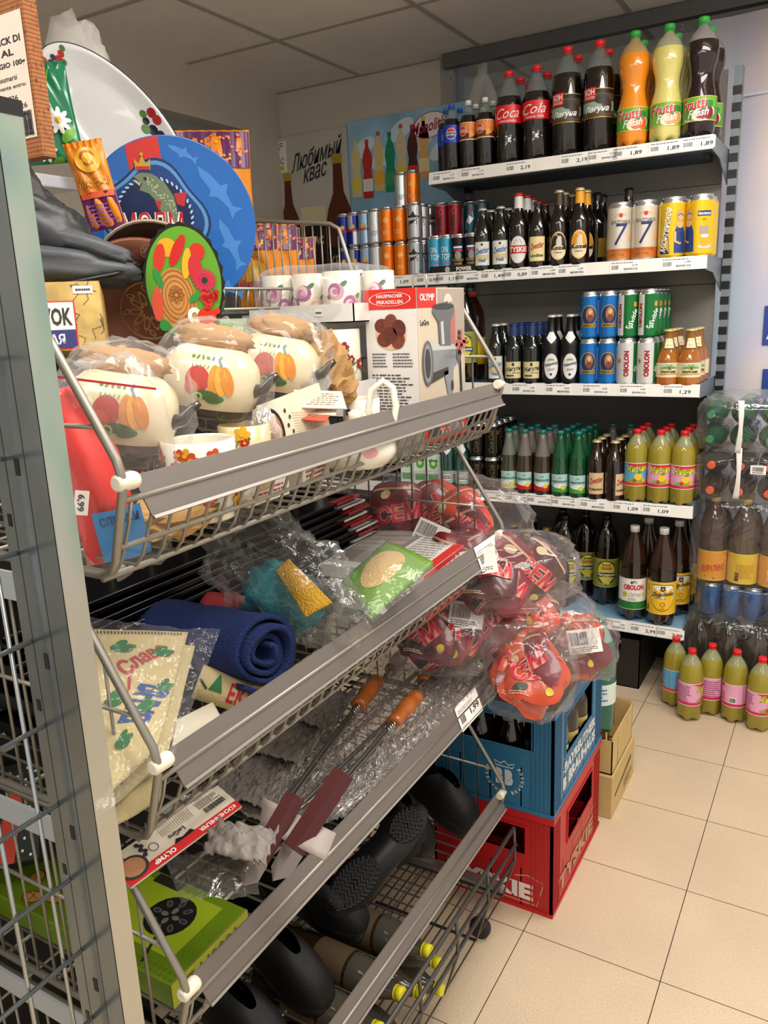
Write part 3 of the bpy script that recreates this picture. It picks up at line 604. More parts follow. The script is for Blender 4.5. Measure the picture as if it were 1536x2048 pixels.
proto('mill', 'mini', .0365, .177, K('#a8621a', .08, coat=.8, var=.1), pet('#b9803a', .45), .62, K('#d9c48a', .4, .4), None, [('label', wrap(.0365, .026, .072, CRM, lambda m, R, z0, z1: d_mil(m, 0, (z0+z1)/2, .03, (z1-z0)/2), ang=2.0)), ('neck_label', patch(.0275, lambda m: (m.rect(-.013, .118, .013, .148, CRM, 1, .004), m.line([(-.005, .125), (.006, .142)], .0015, INK, 2), m.line([(.005, .125), (-.006, .142)], .0015, INK, 2)), r1=.0155, z0=.112, z1=.150))])
# sparkling water bottles
def d_cher(col):
    def d(m, u, z, a, b):
        m.rect(-a, z-b, a, z-b*.35, col, 2, .005); m.ell(u, z-b*.3, a*.8, b*.25, K('#e9efe9', .5), 3); m.ell(u+a*.4, z-b*.45, .009, .008, K('#d9d24a', .5), 4); m.text('CHERNOGOLOVKA', -a*.92, z+b*.1, a*.92, z+b*.32, K('#1c4a5c', .5), 4, .03); m.line([(-.005, z+b*.5), (0, z+b*.75), (.006, z+b*.55)], .0015, K('#1c4a5c', .5), 4)
    return d
for key, liq, up, lc in (('ch_y', '#3b3a22', '#9aa294', '#c9c46a'), ('ch_r', '#3a2c20', '#a39a90', '#c8202a'), ('ch_g', '#0c4a26', '#2b7a4c', '#4f9a4c')):
    proto(key, 'vich', .0325, .235, K(liq, .08, coat=.8), pet(up, .5), .60, TEAL, None, [('label', patch(.0325, sq(-.031, .018, .031, .082, K('#a9d6d2', .5), K('#e6eeec', .5), d_cher(K(lc, .5)))))])
LIM = pet('#b5a638', .30)
def d_ziv(bg, top):
    def d(m, R, z0, z1):
        h = z1-z0; m.poly([(-R*1.2, z1-.003), (R*1.5, z1-.003), (R*1.5, z1-.014), (0, z1-.02), (-R*.6, z1-.010)], K('#d8202c', .4), 1)
        m.rect(-R*pi, z0+.002, R*pi, z0+.012, K('#d0245a', .4) if top else K('#d8402c', .4), 1, .006); m.ell(R*.1, z0+.018, R*.9, .010, K('#7fae3c', .5), 1)
        m.text('Живчик', -R*.85, z1-.030, R*.95, z1-.006, K('#2a6a1c', .4), 3, .07, .25, .1); m.text('Живчик', -R*.85, z1-.030, R*.95, z1-.006, K('#f2e23c', .4), 4, .01, .25, .1)
        m.ell(R*.15, z0+h*.42, .0135, .013, K('#f0c22c', .4), 3); m.ell(R*.15+.004, z0+h*.42+.014, .008, .004, K('#3f9a34', .4), 4, .4); m.ell(-R*.15, z0+.02, .006, .006, K('#c83a2a', .4), 4); m.ell(R*.6, z0+.02, .007, .007, K('#e8b42a', .4), 4); m.small(R*.9, z0+.016, R*1.7, z0+h*.6, K('#b03a6a', .5), 5, 3)
        m.rect(R*2.0, z0+.014, R*2.6, z0+.036, WHITE, 2); m.bars(R*2.05, z0+.017, R*2.55, z0+.033, INK, 14, 3); m.small(-R*2.6, z0+.012, -R*1.2, z1-.008, K('#a04a7a', .5), 8, 3)
    return d
for key, bg in (('ziv_b', '#5fb0dc'), ('ziv_p', '#e9a6cc')):
    proto(key, 'petb', .0385, .25, LIM, pet('#d6d8a8', .6), .80, REDC, None, [LB(.0385, .060, .140, K(bg, .4), d_ziv(bg, key == 'ziv_p'), border=K('#f2e9e9', .4))])
def d_big1(m, R, z0, z1):
    h = z1-z0; G = K('#1c2c4a', .5); u = 0; c = (z0+z1)/2
    m.poly([(-.034, z1-.02), (0, z1-.004), (.034, z1-.02), (.034, z0+.03), (0, z0+.006), (-.034, z0+.03)], G, 1); m.ell(0, c+.004, .031, .042, K('#e4d23a', .5), 2); m.rect(-.019, c+.014, .019, c+.024, K('#8c2a1e', .5), 3); m.text('БЕСКОРТ', -.017, c+.016, .017, c+.022, CRM, 4)
    m.poly([(-.036, c-.016), (0, c-.012), (.036, c-.016), (.036, c+.0), (0, c+.004), (-.036, c+.0)], G, 4); m.text('Жигулевское', -.033, c-.013, .033, c+.000, WHITE, 5, .03); m.text('2.0л', -.012, z0+.012, .012, z0+.022, WHITE, 5)
    for k in (-1, 0, 1): m.ell(k*.011, c+.032, .005, .004, K('#7a6a1e', .5), 3)
proto('zhi2', 'petl', .0465, .345, K('#150c09', .07, coat=.9), None, None, BLACK, None, [LB(.0465, .075, .185, K('#8f9440', .5), d_big1, border=K('#c9ca5a', .5))])
def d_obo2(m, R, z0, z1):
    h = z1-z0; m.rect(-R*pi, z0+.002, R*pi, z0+.030, K('#1f7a34', .4), 1, .006); m.text('№1', -.010, z1-.018, .010, z1-.007, INK, 2, .02, .2); m.text('OBOLON', -.036, z1-.042, .036, z1-.022, K('#c8202a', .4), 2, .05); m.ell(-.030, z0+h*.48, .009, .009, K('#c9bd2a', .5), 2); m.text('Світле', -.016, z0+h*.42, .026, z0+h*.56, K('#a9aaa6', .5), 2, .01, .4); m.rect(.032, z0+h*.4, .040, z0+h*.55, K('#d6cf9a', .5), 2); m.small(-.018, z0+.034, .02, z0+.044, K('#6a8a6a', .5), 2, 2)
proto('obo2', 'cone', .048, .343, K('#1a0e0a', .07, coat=.9), pet('#3c2418', .3), .62, WHC, None, [LB(.048, .045, .160, K('#eeefec', .45), d_obo2, border=K('#cfe0c8', .5))])
def d_zhy(m, R, z0, z1):
    h = z1-z0; c = (z0+z1)/2+.004; N = K('#1a1a22', .5)
    def shield(s): return [(-.038*s, c+.040*s), (-.030*s, c+.046*s), (.030*s, c+.046*s), (.038*s, c+.040*s), (.038*s, c-.025*s), (.020*s, c-.045*s), (0, c-.052*s), (-.020*s, c-.045*s), (-.038*s, c-.025*s)]
    m.poly(shield(1), N, 1); m.poly(shield(.95), WHITE, 2); m.poly([(-.036, c-.008), (.036, c-.008), (.036, c-.024), (.019, c-.0425), (0, c-.049), (-.019, c-.0425), (-.036, c-.024)], K('#f3c21c', .5), 3)
    m.poly([(-.008, c+.040), (.008, c+.040), (.007, c+.026), (0, c+.020), (-.007, c+.026)], N, 3); m.ell(0, c+.031, .004, .005, GLD, 4); m.text('Zhyguliwske', -.037, c+.000, .037, c+.020, N, 4, .02, .3, .08)
    m.small(-.03, c-.007, .03, c-.001, K('#8a90a8', .5), 2, 4); m.ell(0, c-.026, .008, .008, N, 4, inner=.8); m.text('Lager', -.008, c-.045, .008, c-.038, N, 4); m.rect(-.058, z0+.01, -.052, z0+.03, N, 2); m.text('2L', -.060, z1-.035, -.050, z1-.015, K('#8a6a10', .5), 2)
proto('zhyg', 'cone', .048, .349, K('#1a0e0a', .07, coat=.9), pet('#3c2418', .3), .62, WHC, None, [LB(.048, .048, .165, K('#f0bf1a', .45), d_zhy, border=K('#f7dd70', .5))])
proto('goldcap', 'long', .036, .27, DARK, None, None, GLD, None, [])
# cans
def dcan(base, draw=None): return lambda nm, t: wrap(base[1], base[2], base[3], base[0], draw)(nm, t)
def mkcan(key, R, h, base, draw):
    proto(key, 'can', R, h, base, None, None, None, None, [('printed_wrap', wrap(R, h*.055, h*.895, base, draw))], cat='can', name='drink_can')
def c_balt(m, R, z0, z1):
    h = z1-z0; m.rect(-R*pi, z0, R*pi, z0+h*.20, K('#cf7a34', .35, .3), 1, .008); m.ell(0, z1-.022, .0065, .0065, K('#c8341c', .4), 2); m.ell(0, z1-.026, .020, .011, K('#d9a98a', .4), 1, a0=0, a1=pi, inner=.75)
    m.text('БАЛТИКА', -.030, z1-.047, .032, z1-.036, K('#5a5450', .4), 2, .02, .15); m.text('7', -.018, z0+h*.27, .018, z0+h*.70, K('#1f2c6e', .4), 2, .0, .15); m.text('ЭКСПОРТНОЕ', -.03, z0+.020, .03, z0+.028, K('#8a4a20', .4), 2); m.text('СВЕТЛОЕ', -.03, z0+.008, .012, z0+.016, K('#8a4a20', .4), 2); m.ell(.036, z0+h*.42, .009, .010, K('#e3a878', .4), 2)
mkcan('balt', .0405, .182, K('#d8cfbf', .35, .35), c_balt)
NAV = K('#1c2f78', .35, .2); SKN = K('#e0ae84', .5)
def c_mun(back):
    def d(m, R, z0, z1):
        h = z1-z0
        if not back:
            m.poly([(-.048, z0+.004), (-.015, z0+.004), (-.022, z0+h*.4), (-.012, z1-.016), (-.048, z1-.004)], NAV, 1); m.text('Мюнхенское', -.095, z0+h*.5-.011, .035, z0+h*.5+.011, WHITE, 3, .02, .3, pi/2-.12); ou = .014
        else:
            m.rect(-.012, z1-.045, .028, z1-.030, NAV, 2); m.text('Мюнхенское', -.010, z1-.042, .026, z1-.033, WHITE, 3, .03); m.ell(.008, z1-.055, .007, .003, K('#a9861e', .4), 2); m.rect(-.005, z0+h*.36, .022, z0+h*.52, K('#a99a8a', .5), 1); ou = -.040
            m.rect(.000, z0+.020, .022, z0+.048, K('#e8a81c', .4), 3); m.ell(.011, z0+.050, .012, .005, WHITE, 4); m.ell(.012, z0+.020, .022, .006, K('#cfcfd4', .4), 2)
        m.poly([(ou-.016, z0+.006), (ou+.020, z0+.006), (ou+.018, z0+h*.42), (ou+.010, z0+h*.56), (ou-.010, z0+h*.56), (ou-.018, z0+h*.42)], K('#23407e', .5), 3); m.ell(ou, z0+h*.58, .011, .010, SKN, 4); m.ell(ou+.001, z0+h*.76, .013, .018, K('#d9a04a', .5), 3); m.ell(ou+.001, z0+h*.74, .0085, .012, SKN, 4); m.line([(ou-.009, z1-.038), (ou, z1-.032), (ou+.010, z1-.038)], .004, K('#4a6ab0', .5), 5)
        m.line([(ou-.015, z0+h*.45), (ou-.014, z0+h*.26), (ou+.004, z0+h*.22)], .007, SKN, 5)
    return d
mkcan('mun', .0415, .182, K('#e8c01c', .3, .3), c_mun(False)); mkcan('mun2', .0415, .182, K('#e8c01c', .3, .3), c_mun(True))
def c_cher(m, R, z0, z1):
    h = z1-z0; c = z0+h*.52; m.ell(0, c, .027, .034, K('#c9a24a', .3, .5), 1); m.ell(0, c, .024, .031, K('#16305e', .4), 2); m.ell(.003, c+.004, .013, .023, K('#a4764e', .5), 3); m.ell(.004, c+.012, .006, .008, SKN, 4); m.ell(.004, c-.008, .010, .010, K('#7a3a2e', .5), 4); m.rect(-.024, c-.038, .024, c-.026, K('#c9a24a', .3, .5), 4); m.text('CERNINKA CO', -.022, c-.036, .022, c-.028, INK, 5, .03)
    m.rect(R*1.0, z0+.006, R*1.35, z1-.012, K('#e6e6ea', .5), 2); m.small(R*1.03, z0+.01, R*1.32, z1-.02, K('#8a8a92', .5), 10, 3)
mkcan('cern', .032, .152, K('#1e78c8', .28, .45), c_cher)
def c_obo(top):
    def d(m, R, z0, z1):
        h = z1-z0; DR = K('#9c1c24', .4)
        if top: m.rect(-R*1.3, z0, -R*.45, z1, K('#e6e8e6', .35, .2), 1, .006); m.text('OBOLON', -R*.88-.038, z0+h*.48-.007, -R*.88+.038, z0+h*.48+.007, DR, 2, .06, 0, pi/2); m.text('Svitle', -.012-.018+.018, z0+h*.45-.008, .026+.018, z0+h*.45+.008, WHITE, 2, .02, .4, 1.25); m.text('4,5%', -.008, z0+.020, .016, z0+.032, WHITE, 2, .03); m.ell(.022, z1-.03, .006, .009, K('#d9902a', .4), 2)
        else: m.text('OBOLON', -.003-.042, z0+h*.48-.0085, -.003+.042, z0+h*.48+.0085, DR, 2, .06, 0, pi/2); m.rect(R*.62, z0, R*1.9, z1, K('#1f7a3c', .3, .4), 1, .006); m.text('Svitle', R*.6, z0+.04, R*1.15, z0+.05, WHITE, 3, .02, .4, 1.3); m.ell(-R*.85, z0+h*.55, .007, .010, K('#b9a05a', .4), 2, inner=.6); m.ell(-R*.85, z0+h*.55, .003, .004, DR, 2)
    return d
mkcan('obog', .0325, .152, K('#1f7c3e', .28, .5), c_obo(True)); mkcan('obow', .0325, .152, K('#dcdedd', .35, .3), c_obo(False))
def c_cola(m, R, z0, z1): g = K('#8a7a4e', .35, .6); m.text('Coca-Cola', -.042, z0+.045, .042, z0+.063, g, 1, 0, .4, pi/2); m.rect(R*.75, z0+.01, R*.80, z1-.01, g, 1); m.rect(R*.85, z1-.03, R*1.15, z1-.015, g, 1)
mkcan('colac', .028, .128, K('#120f0e', .25, .3), c_cola)
def c_rb(a, b):
    def d(m, R, z0, z1): h = z1-z0; m.rect(0, z0+h*.5, R*1.2, z1, b, 1, .006); m.rect(-R*1.2, z0, 0, z0+h*.5, b, 1, .006); m.text('RedBull', -.022, z0+h*.44, .022, z0+h*.56, RED, 3, .03); m.ell(0, z0+h*.62, .008, .008, K('#e8c21c', .4), 2)
    return d
mkcan('rb1', .0265, .125, K('#22308c', .25, .5), c_rb(0, K('#22308c', .25, .5))); mkcan('rb2', .0265, .125, K('#c7ccd2', .25, .6), c_rb(0, K('#22308c', .25, .5))); mkcan('rb3', .0265, .125, K('#a9c4e0', .25, .6), c_rb(0, K('#8fb4da', .25, .5)))
def c_slv(m, R, z0, z1): m.poly([(-.01, z0+.05), (.012, z0+.07), (.006, z0+.1), (-.016, z0+.08)], K('#8f9a9e', .3, .6), 1); m.small(-.01, z0+.02, .016, z0+.04, K('#7a8a9a', .4), 3, 2)
mkcan('slv', .0265, .125, K('#d2dde2', .25, .6), c_slv)
def c_org(m, R, z0, z1): m.poly([(-.012, z0+.07), (0, z0+.058), (.012, z0+.07), (0, z0+.084)], K('#f4b46a', .4, .3), 1); m.small(-.012, z0+.02, .014, z0+.035, K('#f7c48a', .4), 3, 2)
mkcan('org', .0265, .125, K('#ee7d10', .25, .4), c_org)
STAR = [(cos(pi/2+k*pi/5)*(1 if k % 2 == 0 else .55), sin(pi/2+k*pi/5)*(1 if k % 2 == 0 else .55)) for k in range(10)]
def c_rev(m, R, z0, z1): c = (z0+z1)/2+.01; m.poly([(x*.026, c+y*.026) for x, y in STAR], BLACK, 1); m.text('REVÓ', -.020, c-.006, .020, c+.006, WHITE, 2, .03)
mkcan('revo', .0285, .127, K('#b6b9be', .22, .8), c_rev)
def c_top(m, R, z0, z1): m.text('ON', -.016, z0+.055, .008, z0+.075, WHITE, 1, .0); m.text('TOP', -.016, z0+.03, .018, z0+.05, WHITE, 1, .0); m.ell(.008, z0+.018, .010, .004, K('#d03a6a', .4), 1)
mkcan('ontop', .0265, .122, K('#3ea6cc', .25, .4), c_top)
def c_rus(m, R, z0, z1): c = z1-.035; m.rect(-.016, c, .016, c+.006, WHITE, 1); m.rect(-.016, c-.006, .016, c, K('#2848a8', .4), 1); m.rect(-.016, c-.012, .016, c-.006, RED, 1); m.ell(0, c-.025, .012, .014, K('#8a8f96', .4), 1); m.text('RUSSIAN', -.020, z0+.022, .020, z0+.032, K('#a98a4a', .4), 2, .03); m.text('POWER', -.016, z0+.008, .016, z0+.018, K('#a98a4a', .4), 2, .03)
mkcan('russ', .0265, .122, K('#131318', .25, .3), c_rus)
def c_hell(m, R, z0, z1): m.text('HELL', -.045, z0+.05, .035, z0+.064, K('#101014', .4), 1, .05, 0, pi/2); m.line([(.014, z0+.01), (.014, z1-.01)], .002, BLACK, 1); m.ell(0, z1-.02, .010, .010, K('#d9323a', .4), 1, inner=.7)
mkcan('hell', .0265, .127, K('#8c1420', .25, .4), c_hell)
def c_mid(m, R, z0, z1): m.poly([(-.015, z0+.02), (.015, z0+.06), (.010, z0+.09), (-.015, z0+.05)], K('#c9cfd6', .3, .5), 1); m.poly([(-.010, z0+.07), (.018, z0+.09), (.012, z0+.105)], K('#c22f4a', .4), 1)
mkcan('mid', .0265, .127, K('#1f5a66', .25, .4), c_mid)
mkcan('tall', .033, .20, K('#332c26', .25, .4), lambda m, R, z0, z1: m.small(-.015, z0+.03, .015, z1-.03, K('#8a8070', .4), 6, 1))
# --- set them out. Row: (key, x, rows back, pitch, description, rotation)
ORD = ['first', 'second', 'third', 'fourth', 'fifth']
def rowset(i, key, xs, rows, pitch, desc, grp, y=None, rots=None, stack=1, hh=0, z=None, zoff=0, cat=None):
    R = 0
    for a, x in enumerate(xs):
        for b in range(rows if isinstance(rows, int) else rows[a]):
            for c in range(stack):
                rt = (rots[a] if rots else 0)+(.35 if b else 0)*((a+b) % 3-1)
                pos = ('front row' if b == 0 else '%s row' % ORD[b])+(', %s from left' % ORD[a] if len(xs) > 1 else '')+((', lower', ', upper')[c] if stack > 1 else '')
                ss = SZ[i]+zoff
                place(key, x+random.uniform(-.002, .002), (y or SY+.012+.04)+b*pitch, ss+c*hh, rt, '%s, %s' % (desc, pos), grp)
g = 'soft drink bottles on the top shelf'
TR = .28
rowset(0, 'pepsi', [-.789], 1, .065, 'small dark cola bottle with blue cap and blue label', g, 1.33, [.5]); 
rowset(0, 'pepsi', [-.745], 3, .065, 'small cola bottle with blue cap and round emblem facing out', g, 1.285, [TR])
rowset(0, 'spezi', [-.683, -.619], 4, .065, 'small dark soda bottle with white cap and orange label', g, 1.285, [TR, TR])
rowset(0, 'coke', [-.541], 3, .10, 'one litre cola bottle with red label and red cap', g, 1.30, [TR]); rowset(0, 'cola', [-.444], 3, .10, 'one litre cola bottle with red label turned to its second word', g, 1.30, [TR-.1])
rowset(0, 'bon', [-.343, -.242], 2, .11, 'large black soda bottle with brown picture label and red cap', g, 1.30, [TR, TR])
rowset(0, 'fr_o', [-.133], 2, .11, 'large waisted bottle of orange soda with green cap', g, 1.30, [TR]); rowset(0, 'fr_y', [-.030], 2, .11, 'large waisted bottle of pale yellow soda with green cap', g, 1.30, [TR]); rowset(0, 'fr_d', [.066], 2, .11, 'large waisted bottle of black cherry soda with green cap', g, 1.30, [TR-.15])
g = 'energy drink cans on the second shelf'
rowset(1, 'rb1', [-1.245], 2, .06, 'dark blue and silver energy drink can', g, 1.34, [TR], 2, .126); rowset(1, 'rb2', [-1.19], 2, .06, 'silver energy drink can with dark blue panels', g, 1.33, [TR], 2, .126); rowset(1, 'rb3', [-1.135], 2, .06, 'light blue energy drink can', g, 1.32, [TR], 2, .126)
rowset(1, 'slv', [-1.078], 2, .06, 'pale silver energy drink can', g, 1.30, [TR], 2, .126); rowset(1, 'org', [-1.022, -.966], 2, .06, 'bright orange energy drink can', g, 1.29, [TR, TR], 2, .126)
rowset(1, 'revo', [-.946+.042], 4, .06, 'shiny silver can with black star emblem', g, 1.285, [TR], 2, .128)
rowset(1, 'revo', [-.845], 1, .06, 'silver can with black star emblem beside the light blue cans', g, 1.33, [TR], 1, .128)
place('slv', -.998, 1.37, SZ[1]+.252, TR, 'pale silver can standing on top of the orange cans', g); place('org', -.945, 1.36, SZ[1]+.252, TR, 'orange can standing on top of the other cans', g)
rowset(1, 'ontop', [-.822, -.780], 1, .06, 'short light blue energy drink can', g, 1.29, [TR, TR], 1, .122, zoff=.012); rowset(1, 'russ', [-.728, -.675], 2, .055, 'black energy drink can with striped flag', g, 1.285, [TR, TR], 1, .122, zoff=.01)
rowset(1, 'hell', [-.835, -.78], 1, .06, 'dark red energy can behind light blue cans', g, 1.375, [TR, TR], 2, .128); rowset(1, 'mid', [-.745, -.70], 1, .06, 'dark teal energy can behind black cans', g, 1.43, [TR, TR], 2, .128); rowset(1, 'tall', [-.655], 1, .06, 'tall dark brown can left of the beer bottles', g, 1.40, None)
t = thing('can_tray', 'black cardboard tray with white lettering under the flag cans', 'tray', (-.725, 1.256, SZ[1]))
m = M(); m.box(-.105, .085, 0, .11, 0, .003, BLACK); m.box(-.105, .085, 0, .003, 0, .026, BLACK); m.box(-.105, -.102, 0, .11, 0, .026, BLACK); m.box(.082, .085, 0, .11, 0, .026, BLACK); m.build('tray', t)
m = M(); m.map = planemap((0, -.0006, 0), (1, 0, 0), (0, 0, 1)); m.text('POWER', 0, .006, .06, .020, WHITE, 1, .04); m.build('lettering', t)
m = M(); m.map = planemap((0, -.0006, 0), (1, 0, 0), (0, 0, 1)); m.ell(-.035, .013, .010, .010, K('#b9b9b9', .4), 1); m.build('emblem', t)
g = 'beer bottles on the second shelf'
rowset(1, 'zell', [-.633, -.566], 3, .07, 'dark beer bottle with pale blue lettered label', g, 1.285, [TR, TR]); rowset(1, 'tysk', [-.499], 3, .07, 'dark beer bottle with white label and broad red band', g, 1.285, [TR]); rowset(1, 'land', [-.432], 2, .07, 'dark beer bottle with yellow label and yellow neck collar', g, 1.285, [TR])
rowset(1, 'kozd', [-.361], 3, .07, 'beer bottle with black and cream goat label', g, 1.285, [TR]); rowset(1, 'kozy', [-.290], 2, .07, 'beer bottle with orange goat label and orange neck foil', g, 1.285, [TR]); rowset(1, 'plain', [-.275], 2, .07, 'dark unlabelled looking beer bottle at right end of beer row', g, 1.43, [1.2])
place('plain', -.16, 1.40, SZ[1], 2.4, 'dark bottle whose neck rises behind the white cans', g)
g = 'large beer cans on the second shelf'
rowset(1, 'balt', [-.157, -.080], 1, .085, 'white and copper litre can with large numeral', g, 1.292, [TR, TR]); rowset(1, 'mun', [.004], 2, .085, 'yellow litre can with blue stripe and woman holding beer', g, 1.292, [TR+.15]); rowset(1, 'mun2', [.087-.004], 1, .085, 'yellow litre can with small blue banner and beer mug', g, 1.292, [TR]); rowset(1, 'mun', [.087-.004], 1, .085, 'yellow litre can standing behind the right end can', g, 1.378, [-.3])
g = 'bottles and cans on the third shelf'
rowset(2, 'zhi2', [-.715], 1, .07, 'large brown bottle seen behind the mincer carton', g, 1.30, [TR]); 
proto('lemon', 'petb', .046, .33, K('#3a1a0c', .08, coat=.8), None, None, K('#d8602a', .4), None, [LB(.046, .06, .16, K('#e8bc1c', .45), lambda m, R, z0, z1: (m.ell(.01, (z0+z1)/2, .02, .026, K('#f4dc3a', .4), 1), m.ell(.0, z0+.03, .012, .01, GR_, 2)))])
place('lemon', -.735, 1.31, SZ[2], TR, 'brown bottle with bright yellow fruit label beside the mincer carton', g); place('lemon', -.735, 1.42, SZ[2], TR, 'brown bottle with yellow label standing behind its twin', g)
rowset(2, 'zell', [-.588], 2, .07, 'dark beer bottle with pale label beside the basket frame', g, 1.29, [TR]); rowset(2, 'zig', [-.520, -.450], 3, .07, 'dark bottle with cream square label and blue neck foil', g, 1.287, [TR, TR])
rowset(2, 'welt', [-.381, -.315], 2, .07, 'black bottle with grey oval label and pointed neck label', g, 1.287, [TR, TR]); rowset(2, 'cern', [-.249, -.187], 2, .066, 'bright blue half litre can with round portrait', g, 1.285, [TR-.1, TR], 2, .153)
for a, x in enumerate((-.121, -.056)):
    for b in range(4):
        place('obow', x, 1.285+b*.067, SZ[2], TR, 'white and green beer can, %s row, %s column, lower' % (ORD[b], ORD[a]), g); place('obog', x, 1.285+b*.067, SZ[2]+.153, TR-.05, 'green beer can with white stripe, %s row back, %s column, upper' % (ORD[b], ORD[a]), g)
rowset(2, 'mill', [.010, .086-.008], 3, .075, 'short amber bottle with windmill label', g, 1.289, [TR, TR])
g = 'bottles and cans on the fourth shelf'
rowset(3, 'colac', [-.665, -.605], 4, .058, 'slim black can with gold lettering', g, 1.282, [TR, TR], 2, .128)
rowset(3, 'ch_y', [-.541], 3, .068, 'clear fizzy water bottle with citrus label and teal cap', g, 1.285, [TR]); rowset(3, 'ch_r', [-.476, -.409], 3, .068, 'clear fizzy water bottle with red banded label', g, 1.285, [TR, TR]); rowset(3, 'ch_g', [-.342, -.280], 4, .068, 'green glass water bottle with teal cap', g, 1.285, [TR, TR])
rowset(3, 'kell', [-.215, -.150], 3, .068, 'dark brown bottle with tan label and pointed collar', g, 1.285, [TR, TR+.9]); place('ch_r', -.215, 1.50, SZ[3], 0, 'clear bottle neck rising behind the tan labelled bottles', g); place('ch_r', -.15, 1.50, SZ[3], 0, 'clear bottle neck at the back, right of another', g)
rowset(3, 'ziv_b', [-.079], 3, .08, 'yellow lemonade bottle with blue fruit label and red cap', g, 1.29, [TR]); rowset(3, 'ziv_p', [-.001, .076-.004], 3, .08, 'yellow lemonade bottle with pink fruit label and red cap', g, 1.29, [TR, TR])
def d_kom(m, u, z, a, b): m.ell(0, z, a*.9, b*.55, WHITE, 3); m.rect(-a*.9, z-.006, a*.9, z+.006, K('#1c2c3a', .5), 4); m.text('BORJOMI', -a*.85, z-.004, a*.85, z+.004, WHITE, 5, .04)
proto('kom', 'long', .0315, .22, K('#1c4a42', .08, coat=.8), None, None, K('#c9cfd2', .4, .4), None, [('label', patch(.0315, sq(-.028, .02, .028, .065, K('#8fcac0', .5), K('#dfe9e6', .5), d_kom))), ('neck_label', collar(K('#e6e9ea', .5), K('#c9d2d2', .5), .0315, .22, .150, .018, .022))])
rowset(3, 'kom', [-.79, -.728], 2, .068, 'dark green mineral water bottle with pale collar', g, 1.285, [TR, TR])
def carton(i, x, y, z, lab):
    t = thing('drink_carton', lab, 'carton', (x, y, z), .2, g)
    m = M(); m.box(-.027, .027, -.022, .022, 0, .125, K('#cfe8dc', .45)); m.build('box', t)
    m = M(); m.map = planemap((0, -.0224, 0), (1, 0, 0), (0, 0, 1)); m.ell(0, .085, .016, .018, K('#5aa84a', .5), 1); m.ell(0, .09, .008, .01, K('#cfe89a', .5), 2); m.text('aloe', -.018, .095, .018, .108, K('#1f6a3a', .5), 3, .03); m.rect(-.02, .02, .02, .045, K('#3c9a50', .5), 1); m.build('print', t)
    m = M(); m.lathe([(.009, .125), (.009, .134), (.007, .136)], K('#b02a3a', .4), 14); m.build('cap', t)
for a in range(3):
    for b in range(2):
        for c in range(2): carton(3, -.965+a*.058, 1.29+b*.05, SZ[3]+c*.137, 'pale green drink carton, column %d, %s layer, %s row' % (a+1, ('lower', 'upper')[c], ('front', 'rear')[b]))
def d_kv(m, R, z0, z1): m.text('КВАС', -.028, z0+.03, .028, z0+.05, K('#3a2410', .5), 1, .03); m.ell(0, z1-.02, .02, .012, K('#c9a24a', .4), 1, inner=.8)
proto('kvas', 'petl', .046, .30, K('#170c08', .08, coat=.8), None, None, K('#2a1a12', .4), None, [LB(.046, .07, .15, K('#d2b36c', .5), d_kv)])
rowset(3, 'kvas', [-1.21, -1.11], 2, .10, 'dark kvass bottle with tan label seen through the basket wires', g, 1.30, [TR, TR])
g = 'large beer bottles on the lowest shelf'
place('zhi2', -.345, 1.36, SZ[4], .75, 'large black bottle with olive label turned right, beside the bulk snack bags', g); place('zhi2', -.30, 1.47, SZ[4], .5, 'large black bottle with olive label, rear, between its twins', g); place('zhi2', -.205, 1.42, SZ[4], TR, 'large black bottle with olive label and shield, facing out', g)
place('zhi2', -.40, 1.50, SZ[4], .6, 'large black bottle at the rear left of the lowest shelf', g)
place('obo2', -.080, 1.315, SZ[4], TR, 'large brown bottle with white label and red lettering', g); place('obo2', -.06, 1.44, SZ[4], TR, 'large brown bottle with white cap behind the white labelled one', g)
place('zhyg', .022, 1.30, SZ[4], TR, 'large brown bottle with yellow label and black script, front', g); place('zhyg', .050, 1.42, SZ[4], TR+.2, 'large brown bottle with yellow label standing second', g); place('zhyg', .052, 1.53, SZ[4], TR, 'large brown bottle with yellow label at the back', g)
for k in range(7): place('goldcap', -.62+k*.045, 1.33+.10*(k % 3), SZ[4]+.0, 0, 'dark beer bottle with gold cap, %s from left on the lowest shelf' % (ORD+['sixth', 'seventh'])[k], g)
# boxes under the lowest shelf
t = thing('storage_box', 'black cardboard box with cut-out handle under the lowest shelf', 'box', (-.14, 1.29, 0)); kb = K('#1e1a17', .6)
m = M(); m.box(-.26, .10, 0, .28, 0, .004, kb); m.box(-.26, .10, 0, .004, 0, .14, kb); m.box(.096, .10, 0, .28, 0, .19, kb); m.box(-.26, .10, .276, .28, 0, .19, kb); m.box(-.26, -.10, 0, .004, .14, .19, kb); m.box(.03, .10, 0, .004, .14, .19, kb); m.build('carton', t)
m = M(); m.box(-1.2, .09, 1.598, 1.61, 0, .22, K('#17181a', .6)); tag(m.build('plinth'), 'black plinth panel under the drink shelving', 'panel')
